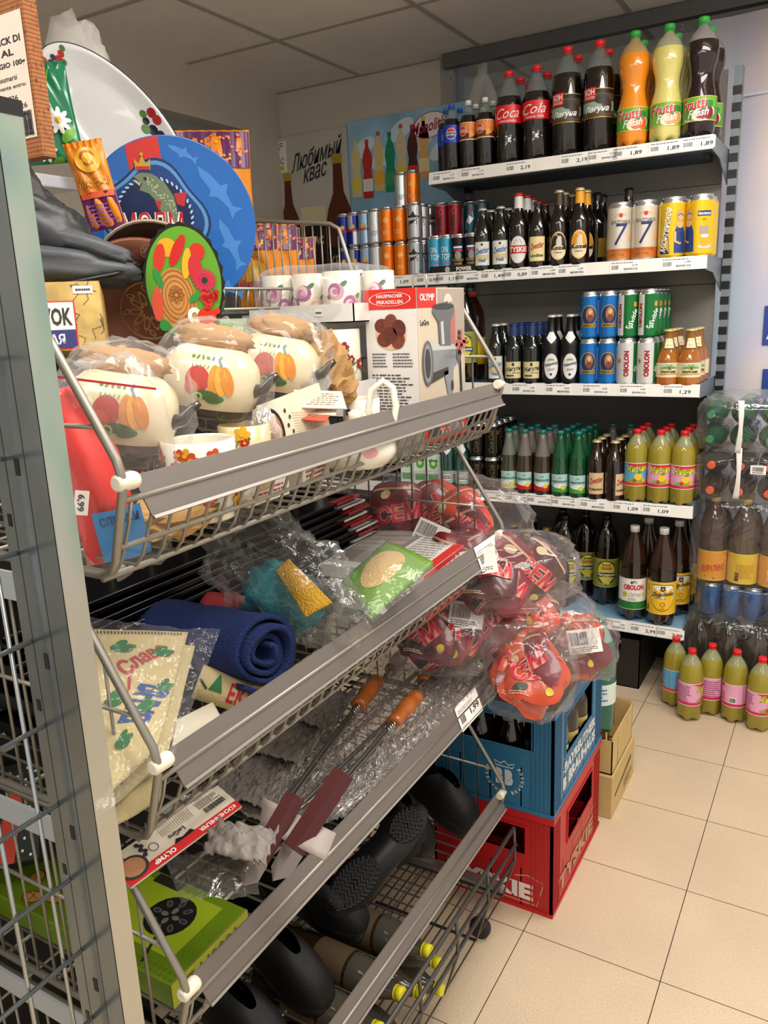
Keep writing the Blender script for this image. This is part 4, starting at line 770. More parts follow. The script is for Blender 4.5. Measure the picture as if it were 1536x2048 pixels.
# ============================================================ wire basket rack
Z0 = [1.235, .935, .648, .340]; BX = -.06; BY0, BY1 = -.912, 0.0
wire = K('#98948a', .42, .7); wired = K('#55524e', .45, .5); barm = K('#6b645e', .45, .05, var=.03); IV = K('#e6dfca', .45)
YA, YE = -.935, .008
NTH = ('top', 'second', 'third', 'lowest')
for k, z in enumerate(Z0):
    t = thing('wire_basket', 'sloping wire basket shelf with grey price bar, %s of four in the rack' % NTH[k], 'wire basket', (0, 0, 0))
    zf = z-.100; m = M()
    n = 33
    for i in range(n):
        y = YA+.012+(YE-YA-.024)*i/(n-1)
        m.tube([(-.053, y, z-.02), (-.060, y, z-.045), (-.079, y, z-.088), (-.090, y, zf), (-.5, y, zf)], .0021, wire, 5)
    for x, zz, r in ((-.053, z-.02, .0032), (-.071, z-.070, .0028), (-.095, zf-.004, .0035), (-.2, zf-.004, .003), (-.3, zf-.004, .003), (-.4, zf-.004, .003), (-.5, zf-.002, .0035), (-.5, z+.05, .003), (-.5, z+.15, .003)):
        m.tube([(x, YA, zz), (x, YE, zz)], r, wire, 6)
    for i in range(12): y = YA+(YE-YA)*i/11; m.tube([(-.5, y, zf), (-.5, y, z+.16)], .0018, wire, 4)
    m.build('wires', t)
    for q, (y, nm) in enumerate(((YA, 'near'), (YE, 'far'))):
        m = M(); f = [(-.5, y, z+.180), (-.165, y, z+.180), (-.152, y, z+.174), (-.142, y, z+.160), (-.053, y, z+.020), (-.049, y, z+.004), (-.050, y, z-.01), (-.072, y, z-.082), (-.080, y, z-.094), (-.095, y, z-.099), (-.5, y, z-.099)]
        m.tube(f, .0046, wire, 8); m.tube([(-.5, y, z+.05), (-.071, y, z+.05)], .0026, wire)
        if not (k == 0 and q == 0):
            x = -.47
            while x < -.085:
                top = z+.180 if x < -.15 else z+.16-(x+.142)*1.62
                if not k: top = min(top, z+.05)
                m.tube([(x, y, zf), (x, y, top)], .0019, wired if q else wire, 4); x += .036
        m.build('side_panel', t)
    m = M(); m.add([(BX, BY0, z), (BX, BY1, z), (BX+.0165, BY1+.008, z-.0435), (BX+.0165, BY0+.006, z-.0435), (BX-.002, BY0, z), (BX-.002, BY1, z), (BX+.0145, BY1+.008, z-.0435), (BX+.0145, BY0+.006, z-.0435)], [(3, 2, 1, 0), (4, 5, 6, 7), (0, 1, 5, 4), (3, 7, 6, 2), (0, 4, 7, 3), (1, 2, 6, 5)], barm)
    m.add([(BX+.0150, BY0+.006, z-.0445), (BX+.0150, BY1+.008, z-.0445), (BX+.0185, BY1+.008, z-.0425), (BX+.0185, BY0+.006, z-.0425), (BX+.0165, BY0+.006, z-.0395), (BX+.0165, BY1+.008, z-.0395)], [(0, 3, 2, 1), (3, 4, 5, 2)], K('#928b83', .3, .1)); m.build('price_bar', t)
    for y in (YA, YE):
        m = M(); s_ = 1 if y < -.5 else -1
        m.T = Matrix.Translation((-.052, y-s_*.006, z-.002)) @ Matrix.Rotation(-s_*pi/2, 4, 'X'); m.lathe([(.006, -.0), (.0085, .002), (.009, .022), (.0075, .026)], IV, 14); m.build('end_clip', t)
    # bracket arm carrying the basket
    for y in (YA-.012,): m = M(); m.box(-.5, -.16, y-.004, y, zf-.040, zf-.008, K('#a9b2b8', .4, .3)); m.build('bracket_arm', t)
# price tickets on the bars
def barmap(k, y): 
    z = Z0[k]; return lambda u, v, l: V((BX+.0165-(v/.0465)*.0165+.0014+l*.0005, y+u, z-.0435+v*.936))
for k, y0, y1, pr, sub in ((1, -.115, -.012, '11.99', 5), (2, -.215, -.118, '1,99', 6)):
    m = M(); m.map = barmap(k, y0); w = y1-y0; m.rect(0, -.002, w, .047, K('#f3efe9', .5), 1)
    m.text(pr, w*.52, .010, w*.92, .024, INK, 2, .02); m.small(w*.06, .030, w*.8, .038, K('#8a8480', .6), 2, 2, sub); m.bars(w*.08, .010, w*.30, .024, K('#5a5652', .6), 10, 2); m.small(w*.06, .003, w*.3, .007, K('#9a9490', .6), 1, 2)
    tag(m.build('price_ticket'), 'white price ticket reading %s on the %s grey basket bar' % (pr, ('', 'second', 'third')[k]), 'price ticket')
# rear uprights, base tray, foot
t = thing('basket_rack_frame', 'chromed frame of the basket rack: rear posts, foot tray and castor', 'rack frame', (0, 0, 0))
for y in (-.953, .02):
    m = M(); m.box(-.545, -.505, y-.012, y+.012, .03, 1.38, K('#b5b7b5', .3, .85)); m.build('post', t)
    m = M(); m.box(-.53, -.06, y-.010, y+.010, .055, .085, K('#a3a39f', .35, .7)); m.build('foot', t)
for xz in ((-.022, .262), (-.018, .222), (-.022, .180)):
    m = M(); m.tube([(xz[0], -.92, xz[1]), (xz[0], .0, xz[1])], .0042, wired, 8); m.build('front_rail', t)
m = M()
for i in range(7): y = -.9+.15*i; m.tube([(-.022, y, .262), (-.020, y, .180), (-.05, y, .075), (-.5, y, .075)], .0035, wired, 6)
for i in range(24): x = -.5+.45*i/23; m.tube([(x, -.92, .078), (x, .0, .078)], .0018, wired, 4)
m.build('tray_wires', t)
m = M(); m.box(-.552, -.546, -.94, .02, .06, 1.37, K('#1d1b1a', .7)); m.build('backing', t)  # added dark sheet standing in for the black shade behind the baskets
m = M(); m.T = Matrix.Translation((-.08, -.06, .025)) @ Matrix.Rotation(pi/2, 4, 'X'); m.lathe([(.010, -.010), (.023, -.009), (.025, 0), (.023, .009), (.010, .010)], K('#1a1a1b', .5), 24); m.build('castor', t)
# --- nearer rack end: chromed slotted post with wire grid running towards the viewer
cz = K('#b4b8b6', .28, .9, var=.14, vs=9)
cz = cz.copy(); nt = cz.node_tree; b = nt.nodes['Principled BSDF']      # zinc post; noise tint paints its coloured reflections into the base colour
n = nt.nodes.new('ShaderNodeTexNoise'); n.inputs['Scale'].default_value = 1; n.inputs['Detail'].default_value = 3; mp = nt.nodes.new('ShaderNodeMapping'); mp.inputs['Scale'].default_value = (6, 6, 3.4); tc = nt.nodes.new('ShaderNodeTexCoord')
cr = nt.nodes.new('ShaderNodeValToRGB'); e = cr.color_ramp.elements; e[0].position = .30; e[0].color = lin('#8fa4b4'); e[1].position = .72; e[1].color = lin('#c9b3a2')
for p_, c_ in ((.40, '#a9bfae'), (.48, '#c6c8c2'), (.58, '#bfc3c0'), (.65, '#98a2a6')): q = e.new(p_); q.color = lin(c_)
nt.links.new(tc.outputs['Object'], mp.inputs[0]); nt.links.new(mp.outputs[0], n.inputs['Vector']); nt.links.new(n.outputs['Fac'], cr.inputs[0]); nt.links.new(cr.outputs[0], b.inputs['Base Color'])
zb = K('#8d989e', .20, .9, var=.18, vs=6)  # darker, bluer copy of the post metal; front face's dim reflection painted in
t = thing('slotted_post', 'shiny zinc slotted steel post in the left foreground with a black end cap', 'post', (-.1, -1.0, 0)); t.rotation_euler = (0, radians(.6), 0); t.location = (-.153, -1.0, 0)
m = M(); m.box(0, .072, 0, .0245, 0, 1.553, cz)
m.map = planemap((0, -.0002, 0), (1, 0, 0), (0, 0, 1)); m.rect(.001, .0, .071, 1.55, zb, 1, 0)
for x in (.016, .044): m.rect(x, 0, x+.0010, 1.55, K('#6e787c', .3, .8), 2, 0)
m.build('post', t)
z = .06
while z < 1.5: m = M(); m.box(.008, .013, -.0012, .004, z, z+.012, BLACK); m.build('slot', t); m = M(); m.box(.030, .036, -.0012, .004, z+.05, z+.066, K('#15181a', .5)); m.build('slot', t); z += .19
m = M(); m.box(-.0008, .0728, -.0008, .0253, 1.545, 1.557, BLACK); m.build('end_cap', t)
t = thing('wire_grid_panel', 'chromed wire grid joined to the slotted post in the left foreground', 'wire grid', (0, 0, 0))
m = M(); gx = -.128; cw = K('#b3b8ba', .25, .9)
gz = [at(0, v, 0, gx).z for v in (1310, 1496, 1689, 1868, 2039)]
st = (gz[0]-gz[-1])/4
z = gz[0]+.0
zs = [gz[0]+st*k for k in range(-7, 4)]
for z in zs:
    if z > .05: m.tube([(gx, -1.6, z), (gx, -1.0015, z)], .0026, cw, 8)
y = -1.02
while y > -1.6:
    m.tube([(gx-.005, y, .03), (gx-.005, y, zs[-1]+.005)], .0022, cw, 6); y -= .042
m.build('grid', t)
# upper narrow basket behind, with end panel
t = thing('upper_wire_basket', 'upper narrow wire basket with rounded end panel holding the blue tray', 'wire basket', (0, 0, 0))
m = M(); zf = 1.392
for i in range(14): y = -.40+.40*i/13; m.tube([(-.37, y, 1.425), (-.375, y, zf), (-.75, y, zf)], .0019, wire, 4)
for x, z in ((-.37, 1.425), (-.375, zf), (-.56, zf-.003), (-.75, zf)): m.tube([(x, -.40, z), (x, 0, z)], .0028, wire, 5)
m.build('wires', t)
m = M(); pts = [(-.80, 0, 1.60), (-.42, 0, 1.556), (-.40, 0, 1.545), (-.373, 0, 1.46), (-.372, 0, zf), (-.8, 0, zf)]; m.tube(pts, .0042, wire, 8)
x = -.78
while x < -.385: m.tube([(x, 0, zf), (x, 0, 1.596-(x+.78)*.115 if x < -.42 else 1.53)], .0017, wire, 4); x += .021
m.build('end_panel', t)
t = thing('snack_wire_basket', 'wire basket for snack bags beyond the far end panel', 'wire basket', (0, 0, 0)); m = M()
for i in range(16): y = .04+.45*i/15; m.tube([(-.42, y, 1.425), (-.425, y, zf), (-.9, y, zf)], .0019, wire, 4)
for x, z in ((-.42, 1.425), (-.425, zf), (-.9, zf)): m.tube([(x, .04, z), (x, .49, z)], .0028, wire, 5)
m.build('wires', t)
t = thing('upper_shelf_board', 'white glossy shelf board at upper left carrying the brown carton', 'shelf', (0, 0, 0)); m = M(); m.box(-.98, -.6, -1.5, -.475, 1.592, 1.612, K('#c8cdd6', .2, coat=.5)); bevel(m.build('board', t), .003)
m = M(); m.box(-.99, -.955, -1.5, -.5, 0, 1.592, K('#77797b', .6)); m.build('upright_panel', t)
# ============================================================ goods in the rack
def profmap(prof, a0=0, eps=.0006, cx=0, cy=0):
    def f(u, v, l):
        r = prof[-1][0]
        for (a, b), (c, d) in zip(prof, prof[1:]):
            if b <= v <= d: r = a+(c-a)*(v-b)/max(1e-6, d-b); break
        rm = max(p[0] for p in prof); a = a0+u/rm; return V((cx+(r+l*eps)*sin(a), cy-(r+l*eps)*cos(a), v))
    return f
def smooth_prof(pr, n=5):
    out = []
    P = [pr[0]]+list(pr)+[pr[-1]]
    for i in range(1, len(P)-2):
        for k in range(n):
            t = k/n; q = []
            for c in (0, 1):
                a, b, d, e = P[i-1][c], P[i][c], P[i+1][c], P[i+2][c]
                q.append(.5*((2*b)+(-a+d)*t+(2*a-5*b+4*d-e)*t*t+(-a+3*b-3*d+e)*t**3))
            out.append((max(0, q[0]), q[1]))
    out.append(pr[-1]); return out
ENC = K('#e3d3ae', .18, coat=.6); ENB = K('#2b1c14', .15, coat=.6); KR = K('#a8804e', .75, bump=.5, bs=40)
TOM = K('#b8301e', .4); PEP = K('#e59a1a', .4); CUC = K('#2f5a22', .4); LEAF = K('#4d7a4a', .5); PK = K('#c8568a', .5); PKL = K('#e7a6ac', .5)
def veg(m, u, v, s=1):
    m.ell(u-.020*s, v+.002*s, .019*s, .021*s, TOM, 1); m.ell(u-.026*s, v-.010*s, .012*s, .012*s, K('#c8482a', .4), 2)
    for k, d in enumerate((-.010, .0, .010)): m.ell(u+(.016+d)*s, v+.004*s, .0095*s, .023*s, K(('#d98a14', '#eda522', '#d98410')[k], .4), 2+k, .15*k)
    m.line([(u+.016*s, v+.025*s), (u+.012*s, v+.036*s), (u+.018*s, v+.040*s)], .004*s, K('#4a7a6a', .5), 5)
    m.ell(u-.002*s, v-.020*s, .018*s, .0075*s, CUC, 5, -.1); m.ell(u-.016*s, v-.023*s, .0075*s, .007*s, K('#9ab46a', .5), 6, inner=.55); m.ell(u+.010*s, v-.026*s, .014*s, .006*s, K('#3f6f2a', .4), 4, .15)
    for k in range(5): m.line([(u-.030*s+k*.006*s, v+.02*s), (u-.034*s+k*.009*s, v+.038*s)], .0016*s, LEAF, 2); m.ell(u-.034*s+k*.009*s, v+.036*s, .0035*s, .002*s, LEAF, 3, k)
def kettle(p, rot, roll, sc=1, lab='', paperlen=.13):
    t = thing('enamel_pot', lab, 'pot', tuple(p), rot)
    pr = smooth_prof([(.050, 0), (.066, .006), (.080, .035), (.083, .062), (.077, .092), (.058, .112), (.046, .118)], 4); m = M()
    T = Matrix.Rotation(roll, 4, 'Y') @ Matrix.Scale(.78, 4); m.T = T
    m.lathe(pr, ENC, 36, mf=lambda a, b: ENB if b[1] < .020 else ENC); m.map = profmap(pr); veg(m, 0, .064, 1.05); m.build('body', t)
    m = M(); m.T = T; m.tube([(.070, -.03, .055), (.088, -.038, .062), (.100, -.042, .082), (.108, -.044, .090)], [.013, .010, .007, .005], ENB, 10); m.build('spout', t)
    m = M(); m.T = T; blob((0, .0, .132), (paperlen*.5, .024, .022), KR, m, .25, 5, 24, 12, int(p[0]*90) % 9, 2.2, wr=.4); m.build('paper_wrapping', t)
    m = M(); m.T = T; blob((.006, -.004, .072), (.101, .096, .092), film(op=.085, bs=14), m, .10, 2.5, 36, 24, int(p[1]*70) % 7, 2.5, wr=.14); m.build('plastic_bag', t)
    return t
def face_yaw(p): d = CAM-V(p); return atan2(d.x, -d.y)
for i, (u, v, d, lab) in enumerate(((238, 900, .94, 'cream enamel pot in plastic bag, nearest the post, partly behind zip bag'), (415, 832, 1.06, 'cream enamel pot in plastic bag with pepper picture, middle of three'), (545, 795, 1.20, 'cream enamel pot in plastic bag with pepper picture, farthest of three'))):
    p = pd(u, v, d); kettle((p.x, p.y, p.z), face_yaw(p)-.05, .20, 1, lab)
# mugs
def flowers(m, R, z0, z1, cols, n=16, seed=1, wr=pi*.9, s=1):
    rnd = random.Random(seed)
    for k in range(n):
        u = rnd.uniform(-R*wr, R*wr); v = rnd.uniform(z0+.008, z1-.008); c = cols[k % len(cols)]; r = rnd.uniform(.004, .0085)*s
        m.line([(u, v), (u+rnd.uniform(-.012, .012), v-.016)], .0012, LEAF, 1); m.ell(u+.006, v-.008, .005*s, .0022*s, LEAF, 1, .6)
        for j in range(5): a = 2*pi*j/5; m.ell(u+r*.75*cos(a), v+r*.75*sin(a), r*.55, r*.5, c, 2+(k % 3), n=8)
        m.ell(u, v, r*.4, r*.4, K('#e8b82a', .5), 6, n=8)
FC = [K('#b8201c', .4), K('#e8b42a', .4), K('#8c1f3a', .4), K('#d9542a', .4)]
def mug(p, R, h, base, rot, lab, cols=FC, n=20, handle=1, group=None, seed=1, dark=None, rose=False, s=1):
    t = thing('mug', lab, 'mug', tuple(p), rot, group); m = M()
    pr = [(R*.80, 0), (R*.94, .004), (R, .02), (R, h), (R-.003, h+.001), (R-.004, h-.002), (R-.006, .008), (.001, .006)]
    m.lathe(pr, base, 32); m.map = cylmap(R+.0004)
    if dark: m.rect(-R*pi, .012, R*pi, h-.008, dark, 0, .006)
    if rose:
        for k in range(3):
            u = (-.9+.8*k)*R; v = h*(.35+.25*(k % 2)); c = (PK, PKL, K('#b06ab0', .5))[(k+seed) % 3]
            for q in range(4): m.ell(u+.002*cos(q*2), v+.002*sin(q*2), .015*(1-q*.22), .014*(1-q*.22), K(('#c07aa4', '#d9a0b8', '#a85a8c', '#e9c6cc')[(q+seed) % 4] if c != PKL else ('#e9c6bc', '#f0d9cc', '#dca89c', '#f4e2d6')[q], .5), 2+q, q)
            m.ell(u+.016, v+.012, .008, .004, LEAF, 1, .6)
    elif n: flowers(m, R, .01, h, cols, n, seed, s=s)
    m.build('body', t)
    if handle: m = M(); m.tube([(R*.97*1, 0, h*.78)]+[(R+.026*sin(a), 0, h*.5+.30*h*cos(a)) for a in [k*pi/8 for k in range(1, 8)]]+[(R*.97, 0, h*.2)], .0048, base, 8); m.build('handle', t)
    return t
zb1 = Z0[0]-.098
CW = K('#e8e2cf', .2, coat=.5)
q = pd(400, 935, .93); mug((q.x, q.y, 1.150), .043, .094, CW, face_yaw(q)+.15, 'large white mug with red and yellow flowers behind the grey bar', seed=4, n=60, s=1.05)
q = pd(490, 880, 1.03); mug((q.x, q.y, 1.160), .034, .085, K('#cdbb8c', .25, coat=.4), face_yaw(q)+1.2, 'khaki flowered mug right of the large white flowered mug', seed=9, n=26)
q = pd(290, 960, .93); mug((q.x-.06, q.y+.02, 1.150), .04, .085, ENB, face_yaw(q), 'dark mug with small flowers deep in shade left of the white one', seed=2, n=8)
# mugs with roses in an open carton wrapped in film
def opencarton(name, lab, x0, x1, y0, y1, z0, z1, mt, tk=.002):
    t = thing(name, lab, 'carton', ((x0+x1)/2, (y0+y1)/2, z0)); a, b, h = (x1-x0)/2, (y1-y0)/2, z1-z0; m = M()
    m.box(-a, a, -b, b, 0, tk, mt)
    for q in ((-a, a, -b, -b+tk), (-a, a, b-tk, b), (-a, -a+tk, -b, b), (a-tk, a, -b, b)): m.box(*q, 0, h, mt)
    m.build('walls', t); return t
x0 = at(497, 630, 1, -.25).x; x1 = at(708, 630, 1, -.25).x
ct = K('#e2dfd8', .6)
t = opencarton('mug_carton', 'white open carton of rose mugs wrapped in film beside the mincer box', x0, x1, -.25, -.07, 1.362, 1.394, ct)
m = M(); m.map = planemap((0, -.0906, 0), (1, 0, 0), (0, 0, 1)); m.rect(.035, .012, .052, .024, K('#f2f2ee', .6), 1); m.small(.037, .014, .050, .022, INK, 1, 2); m.build('price_sticker', t)
for k, (fx, fy, r, s_) in enumerate(((.15, .25, .0, 1), (.42, .3, 2.0, 2), (.76, .25, .0, 1), (.93, .6, .5, 2))):
    mug((x0+(x1-x0)*fx+.004, -.25+.18*fy, 1.365), .034 if k == 2 else .029, .084, CW, .3+(pi if k == 1 else 0)*0, 'white mug with pink roses in film, %s from left in the upper carton' % ORD[k], handle=k == 1, rose=True, seed=s_, group='rose mugs')
t = thing('film_wrap', 'clear shrink film stretched over the rose mugs', 'film', ((x0+x1)/2, -.16, 1.362)); m = M(); blob((0, 0, .045), (.118, .098, .058), film(op=.13, bs=9), m, .05, 3, 40, 20, 3, 4.5, wr=.06); m.build('film', t)
t = opencarton('mug_carton', 'white open carton of flowered mugs under the rose mug carton', x0+.05, x1+.01, -.275, -.08, 1.20, 1.262, ct)
DKG_ = K('#23301c', .25, coat=.4)
mug((x0+.045, -.30, 1.235), .042, .10, K('#d6cfbc', .2, coat=.5), .3, 'plain cream bowl shaped mug with small leaves, lower row left', n=3, seed=3, handle=0)
mug((x0+.115, -.235, 1.245), .036, .105, CW, .3, 'mug with dark green pattern and orange flowers in the lower carton', dark=DKG_, n=26, seed=5, handle=0, cols=[K('#d9542a', .4), K('#e8c02a', .4)])
mug((x0+.19, -.235, 1.245), .036, .105, CW, .3, 'white mug with dense garden flowers right in the lower carton', n=34, seed=8, handle=0)
# mincer carton
t = thing('mincer_box', 'tall carton with red top and mincer picture at the far end of the basket', 'box', (-.12, -.2, 1.14))
xl = at(733, 700, 1, -.2).x+.12; W_ = -xl; D_ = .192; H_ = .275
bx = K('#dedbd6', .5); m = M(); m.box(xl, 0, 0, D_, 0, H_, bx); bevel(m.build('carton', t), .001, 1)
m = M(); m.map = planemap((xl, -.0004, 0), (1, 0, 0), (0, 0, 1)); rd = K('#d3281e', .45); w = W_
m.rect(0, H_-.034, w, H_, rd, 1); m.ell(w*.5, H_-.017, w*.40, .012, WHITE, 2, inner=.96); m.text('HAUSMACHER', w*.25, H_-.015, w*.75, H_-.009, WHITE, 3, .02); m.text('FRIKADELLEN', w*.25, H_-.025, w*.75, H_-.019, WHITE, 3, .02)
m.ell(w*.5, H_-.078, w*.30, .026, K('#d9b48c', .5), 1)
for k, (a, b) in enumerate(((-.17, .012), (0, .018), (.17, .008), (-.13, -.012), (.14, -.014), (.0, -.004))): m.ell(w*(.5+a), H_-.074+b, w*.14, .0125, K(('#6b3026', '#7a3a2a', '#5f2a20')[k % 3], .55, bump=.5), 2+k % 3, k)
m.small(w*.12, H_-.135, w*.42, H_-.108, K('#55555a', .6), 5, 1, 3); m.small(w*.52, H_-.135, w*.92, H_-.108, K('#55555a', .6), 5, 1, 4); m.small(w*.10, H_-.238, w*.95, H_-.145, K('#4a4a50', .6), 17, 1, 5); m.bars(w*.30, .002, w*.85, .028, INK, 26, 1); m.build('front_print', t)
m = M(); m.map = planemap((.0004, 0, 0), (0, 1, 0), (0, 0, 1)); d = D_; m.rect(0, 0, d, H_, K('#cdbfa9', .5), 1, 0); m.rect(0, H_-.034, d*.38, H_, rd, 2); m.text('OLYMP', d*.05, H_-.022, d*.34, H_-.010, WHITE, 3, .03); m.text('LeGro', d*.05, H_-.064, d*.22, H_-.054, INK, 3, .02); m.rect(d*.42, H_-.12, d, H_-.002, K('#a89a8c', .5), 2); m.rect(d*.55, H_-.10, d*.78, H_-.04, K('#b56a62', .5), 3); m.ell(d*.62, H_-.030, .020, .020, K('#cfc8bc', .5), 4); m.text('№10', d*.53, H_-.036, d*.71, H_-.024, INK, 5, .01)
st1 = K('#8d8b88', .3, .8); st2 = K('#b9b7b3', .25, .8); st3 = K('#55524e', .4, .6)
q = lambda pts: [(d*x, H_+y) for x, y in pts]
m.poly(q([(.17, -.092), (.45, -.100), (.78, -.104), (.84, -.118), (.82, -.138), (.60, -.155), (.17, -.168)]), st2, 4); m.poly(q([(.17, -.092), (.45, -.100), (.78, -.104), (.80, -.112), (.17, -.108)]), K('#dedcd8', .3, .5), 5); m.poly(q([(.17, -.150), (.60, -.142), (.60, -.155), (.17, -.168)]), st3, 5)
m.ell(d*.17, H_-.130, d*.11, .040, st1, 6); m.ell(d*.16, H_-.130, d*.08, .034, st2, 7); m.ell(d*.16, H_-.130, d*.055, .026, st3, 8); m.poly(q([(.42, -.102), (.40, -.060), (.28, -.042), (.30, -.034), (.74, -.030), (.76, -.040), (.66, -.060), (.66, -.104)]), st1, 6); m.poly(q([(.46, -.10), (.44, -.06), (.50, -.058), (.52, -.10)]), K('#dedcd8', .3, .5), 7); m.ell(d*.52, H_-.033, d*.22, .006, st3, 7)
m.poly(q([(.50, -.150), (.72, -.146), (.70, -.190), (.82, -.262), (.60, -.262), (.60, -.200)]), st2, 5); m.ell(d*.68, H_-.178, .006, .010, st3, 6); m.ell(d*.66, H_-.238, .008, .010, K('#cdbfa9', .5), 6); m.ell(d*.84, H_-.124, .010, .013, st1, 6); m.line([(d*.86, H_-.124), (d*.90, H_-.19), (d*.88, H_-.24)], .009, st1, 5); m.poly(q([(.15, -.255), (.30, -.200), (.42, -.262), (.15, -.270)]), st3, 5); m.line([(d*.88, H_-.12), (d*.88, H_-.26)], .004, st3, 5)
rr = random.Random(5)
for k in range(26): a = rr.random()*6.28; q = rr.random()**.5*.022; m.ell(d*.88+q*cos(a), H_-.10+q*sin(a)*.9, .006, .003, K(('#c85a5a', '#d97a74', '#b84a4c')[k % 3], .5), 6, a, n=7)
m.rect(0, 0, d, .028, rd, 3, 0); m.text('МЯСОРУБКА', d*.30, .006, d*.95, .022, WHITE, 4, .0); m.build('side_print', t)
m = M(); m.tube([(xl*.55, D_*.5, H_), (xl*.55, D_*.5, H_+.022), (xl*.40, D_*.5, H_+.026), (xl*.28, D_*.5, H_+.022), (xl*.28, D_*.5, H_)], .002, K('#9a9890', .4, .5), 6); m.build('carry_handle', t)
# kraft paper, booklets, teapot, card pack
def crumple(name, lab, cat, p, sz, mt, seed=1, amp=.45, wr=.5, T=None, flat=True, nu=18, nv=12):
    t = thing(name, lab, cat, tuple(p)); m = M(); blob((0, 0, 0), sz, mt, m, amp, 3.2, nu, nv, seed, 2.2, T, wr=wr); m.build('sheet', t, flat=flat); return t
crumple('kraft_paper', 'crumpled brown kraft paper beside the flowered mug carton', 'paper', pd(655, 730, 1.22), (.026, .034, .048), KR, 3)
crumple('kraft_paper', 'brown paper folded low behind the white teapot', 'paper', pd(680, 770, 1.24), (.024, .03, .03), KR, 6)
for k, (u, v, rz, rx, c) in enumerate(((625, 815, .5, .35, '#e0d3bd'), (640, 800, .8, .5, '#d9cbb0'), (612, 828, .3, .25, '#d8503a'))):
    p = pd(u, v, 1.13-.006*k); t = thing('booklet', ('cream folded leaflet lying over the wrapped crockery', 'cream leaflet under another, tilted up', 'red edged leaflet beneath the cream leaflets')[k], 'booklet', tuple(p), (rx, .1, rz)); m = M(); m.box(-.035, .035, -.022, .022, 0, .0015, K(c, .6)); m.map = planemap((0, 0, .0016), (1, 0, 0), (0, 1, 0)); m.small(-.03, -.016, .03, .016, K('#8a8074', .6), 6, 1, k); m.build('cover', t)
t = crumple('plastic_wrap', 'white crumpled plastic around crockery beneath the kraft paper', 'plastic wrap', pd(600, 765, 1.20), (.045, .045, .05), film('#f2f0ec', .45, .2, .8, 18), 5, .3, .4, flat=False)
# white teapot with curly handle and gilt lid
p = pd(712, 865, 1.20); t = thing('teapot', 'cream porcelain teapot with tall looped handle before the mincer box', 'teapot', (p.x, p.y, 1.150), face_yaw(p)); m = M()
pr = smooth_prof([(.03, 0), (.045, .004), (.060, .022), (.056, .045), (.038, .060), (.012, .068), (.010, .072)], 4); CR = K('#ece6d4', .15, coat=.6); m.lathe(pr, CR, 32); m.map = profmap(pr); m.ell(-.02, .045, .014, .004, K('#d9c24a', .4), 1, .5); m.ell(.02, .03, .012, .008, PKL, 1); m.build('body', t)
m = M(); m.lathe([(.010, .070), (.0115, .076), (.010, .084), (.003, .088)], CR, 14); m.build('lid_knob', t)
m = M(); m.tube([(.028, 0, .055), (.020, 0, .085), (.026, 0, .115), (.044, 0, .128), (.058, 0, .118), (.062, 0, .090), (.056, 0, .06), (.050, 0, .045)], .0052, CR, 10); m.build('handle', t)
p = pd(722, 800, 1.27); mug((p.x, p.y, 1.17), .03, .075, CW, face_yaw(p), 'white cup with blue edged medallion behind the teapot handle', n=3, seed=6, handle=0, cols=[K('#2a3f8c', .4)])
def card(name, lab, cat, us, dep, draw, mt, th=.003):      # flat board whose corners are seen at four pixels, each with its own distance
    P_ = [pd(u, v, d) for (u, v), d in zip(us, dep)]; o = P_[0]; ax = (P_[1]-o); ay = (P_[3]-o); w, h = ax.length, ay.length; n = ax.cross(ay).normalized()
    t = thing(name, lab, cat, tuple(o)); t.matrix_world = frame(o, ax, None, n); m = M(); m.box(0, w, 0, h, -th, 0, mt); m.build('board', t)
    m = M(); m.map = planemap((0, 0, .0003), (1, 0, 0), (0, 1, 0)); draw(m, w, h)
    if m.v: m.build('print', t)
    return t, w, h
def d_card(m, w, h):
    m.ell(w*.12, h*.55, w*.17, h*.36, K('#1d1512', .5), 1); m.ell(w*.12, h*.55, w*.13, h*.29, K('#a9744e', .6, bump=.6), 2)
    for k in range(5): m.ell(w*(.36+.05*(k % 2)), h*(.3+.12*k), .002, .003, (INK, CUC)[k % 2], 2)
    for k in range(9): m.line([(w*.45, h*(.35+k*.045)), (w*.9, h*(.30+k*.03))], .0008, K('#c9b48c', .6), 1)
    m.ell(w*.48, h*.25, .006, .006, INK, 2, inner=.8)
card('kitchen_tool_card', 'cream card pack with dark pan picture behind the top grey bar', 'card', ((550, 935), (668, 880), (655, 838), (548, 808)), (1.06, 1.15, 1.16, 1.06), d_card, K('#ddd0b8', .6))
crumple('plastic_wrap', 'clear plastic crumple left of the cream card pack', 'plastic wrap', pd(530, 885, 1.04), (.02, .02, .045), film('#f2f0ec', .35, .15, .8, 22), 8, .3, .4, flat=False)
# red pouch in zip bag with price sticker
p = pd(190, 960, .84); t = thing('red_pouch', 'red packet with blue panel in a clear zip bag beside the post', 'packet', tuple(p), (0, 0, face_yaw(p))); rdp = K('#d6281e', .4); m = M()
m.T = Matrix.Translation((0, .0, -.005)) @ Matrix.Rotation(-.12, 4, 'Y')
m.grid(lambda i, j: V(((-.028+.060*i-.022*(1-i)*j*.0)*(1-.75*max(0, j-.62)/.38)-.012*max(0, j-.5), -.018*sin(pi*i)*sin(pi*min(1, j*1.1+.05))-.002*sin(i*9+j*7), -.085+.19*j)), 16, 24, rdp); solid(m.build('packet', t), .002)
m = M(); m.T = Matrix.Rotation(-.12, 4, 'Y'); m.grid(lambda i, j: V((-.012+.05*i, -.021-.008*sin(pi*i), -.085+.055*j)), 8, 4, K('#2f86c8', .4)); m.map = planemap((.012, -.0305, -.045), (1, 0, 0), (0, 0, 1)); m.text('спички', -.018, 0, .022, .010, K('#1c3c6a', .4), 1, .02); m.build('blue_panel', t)
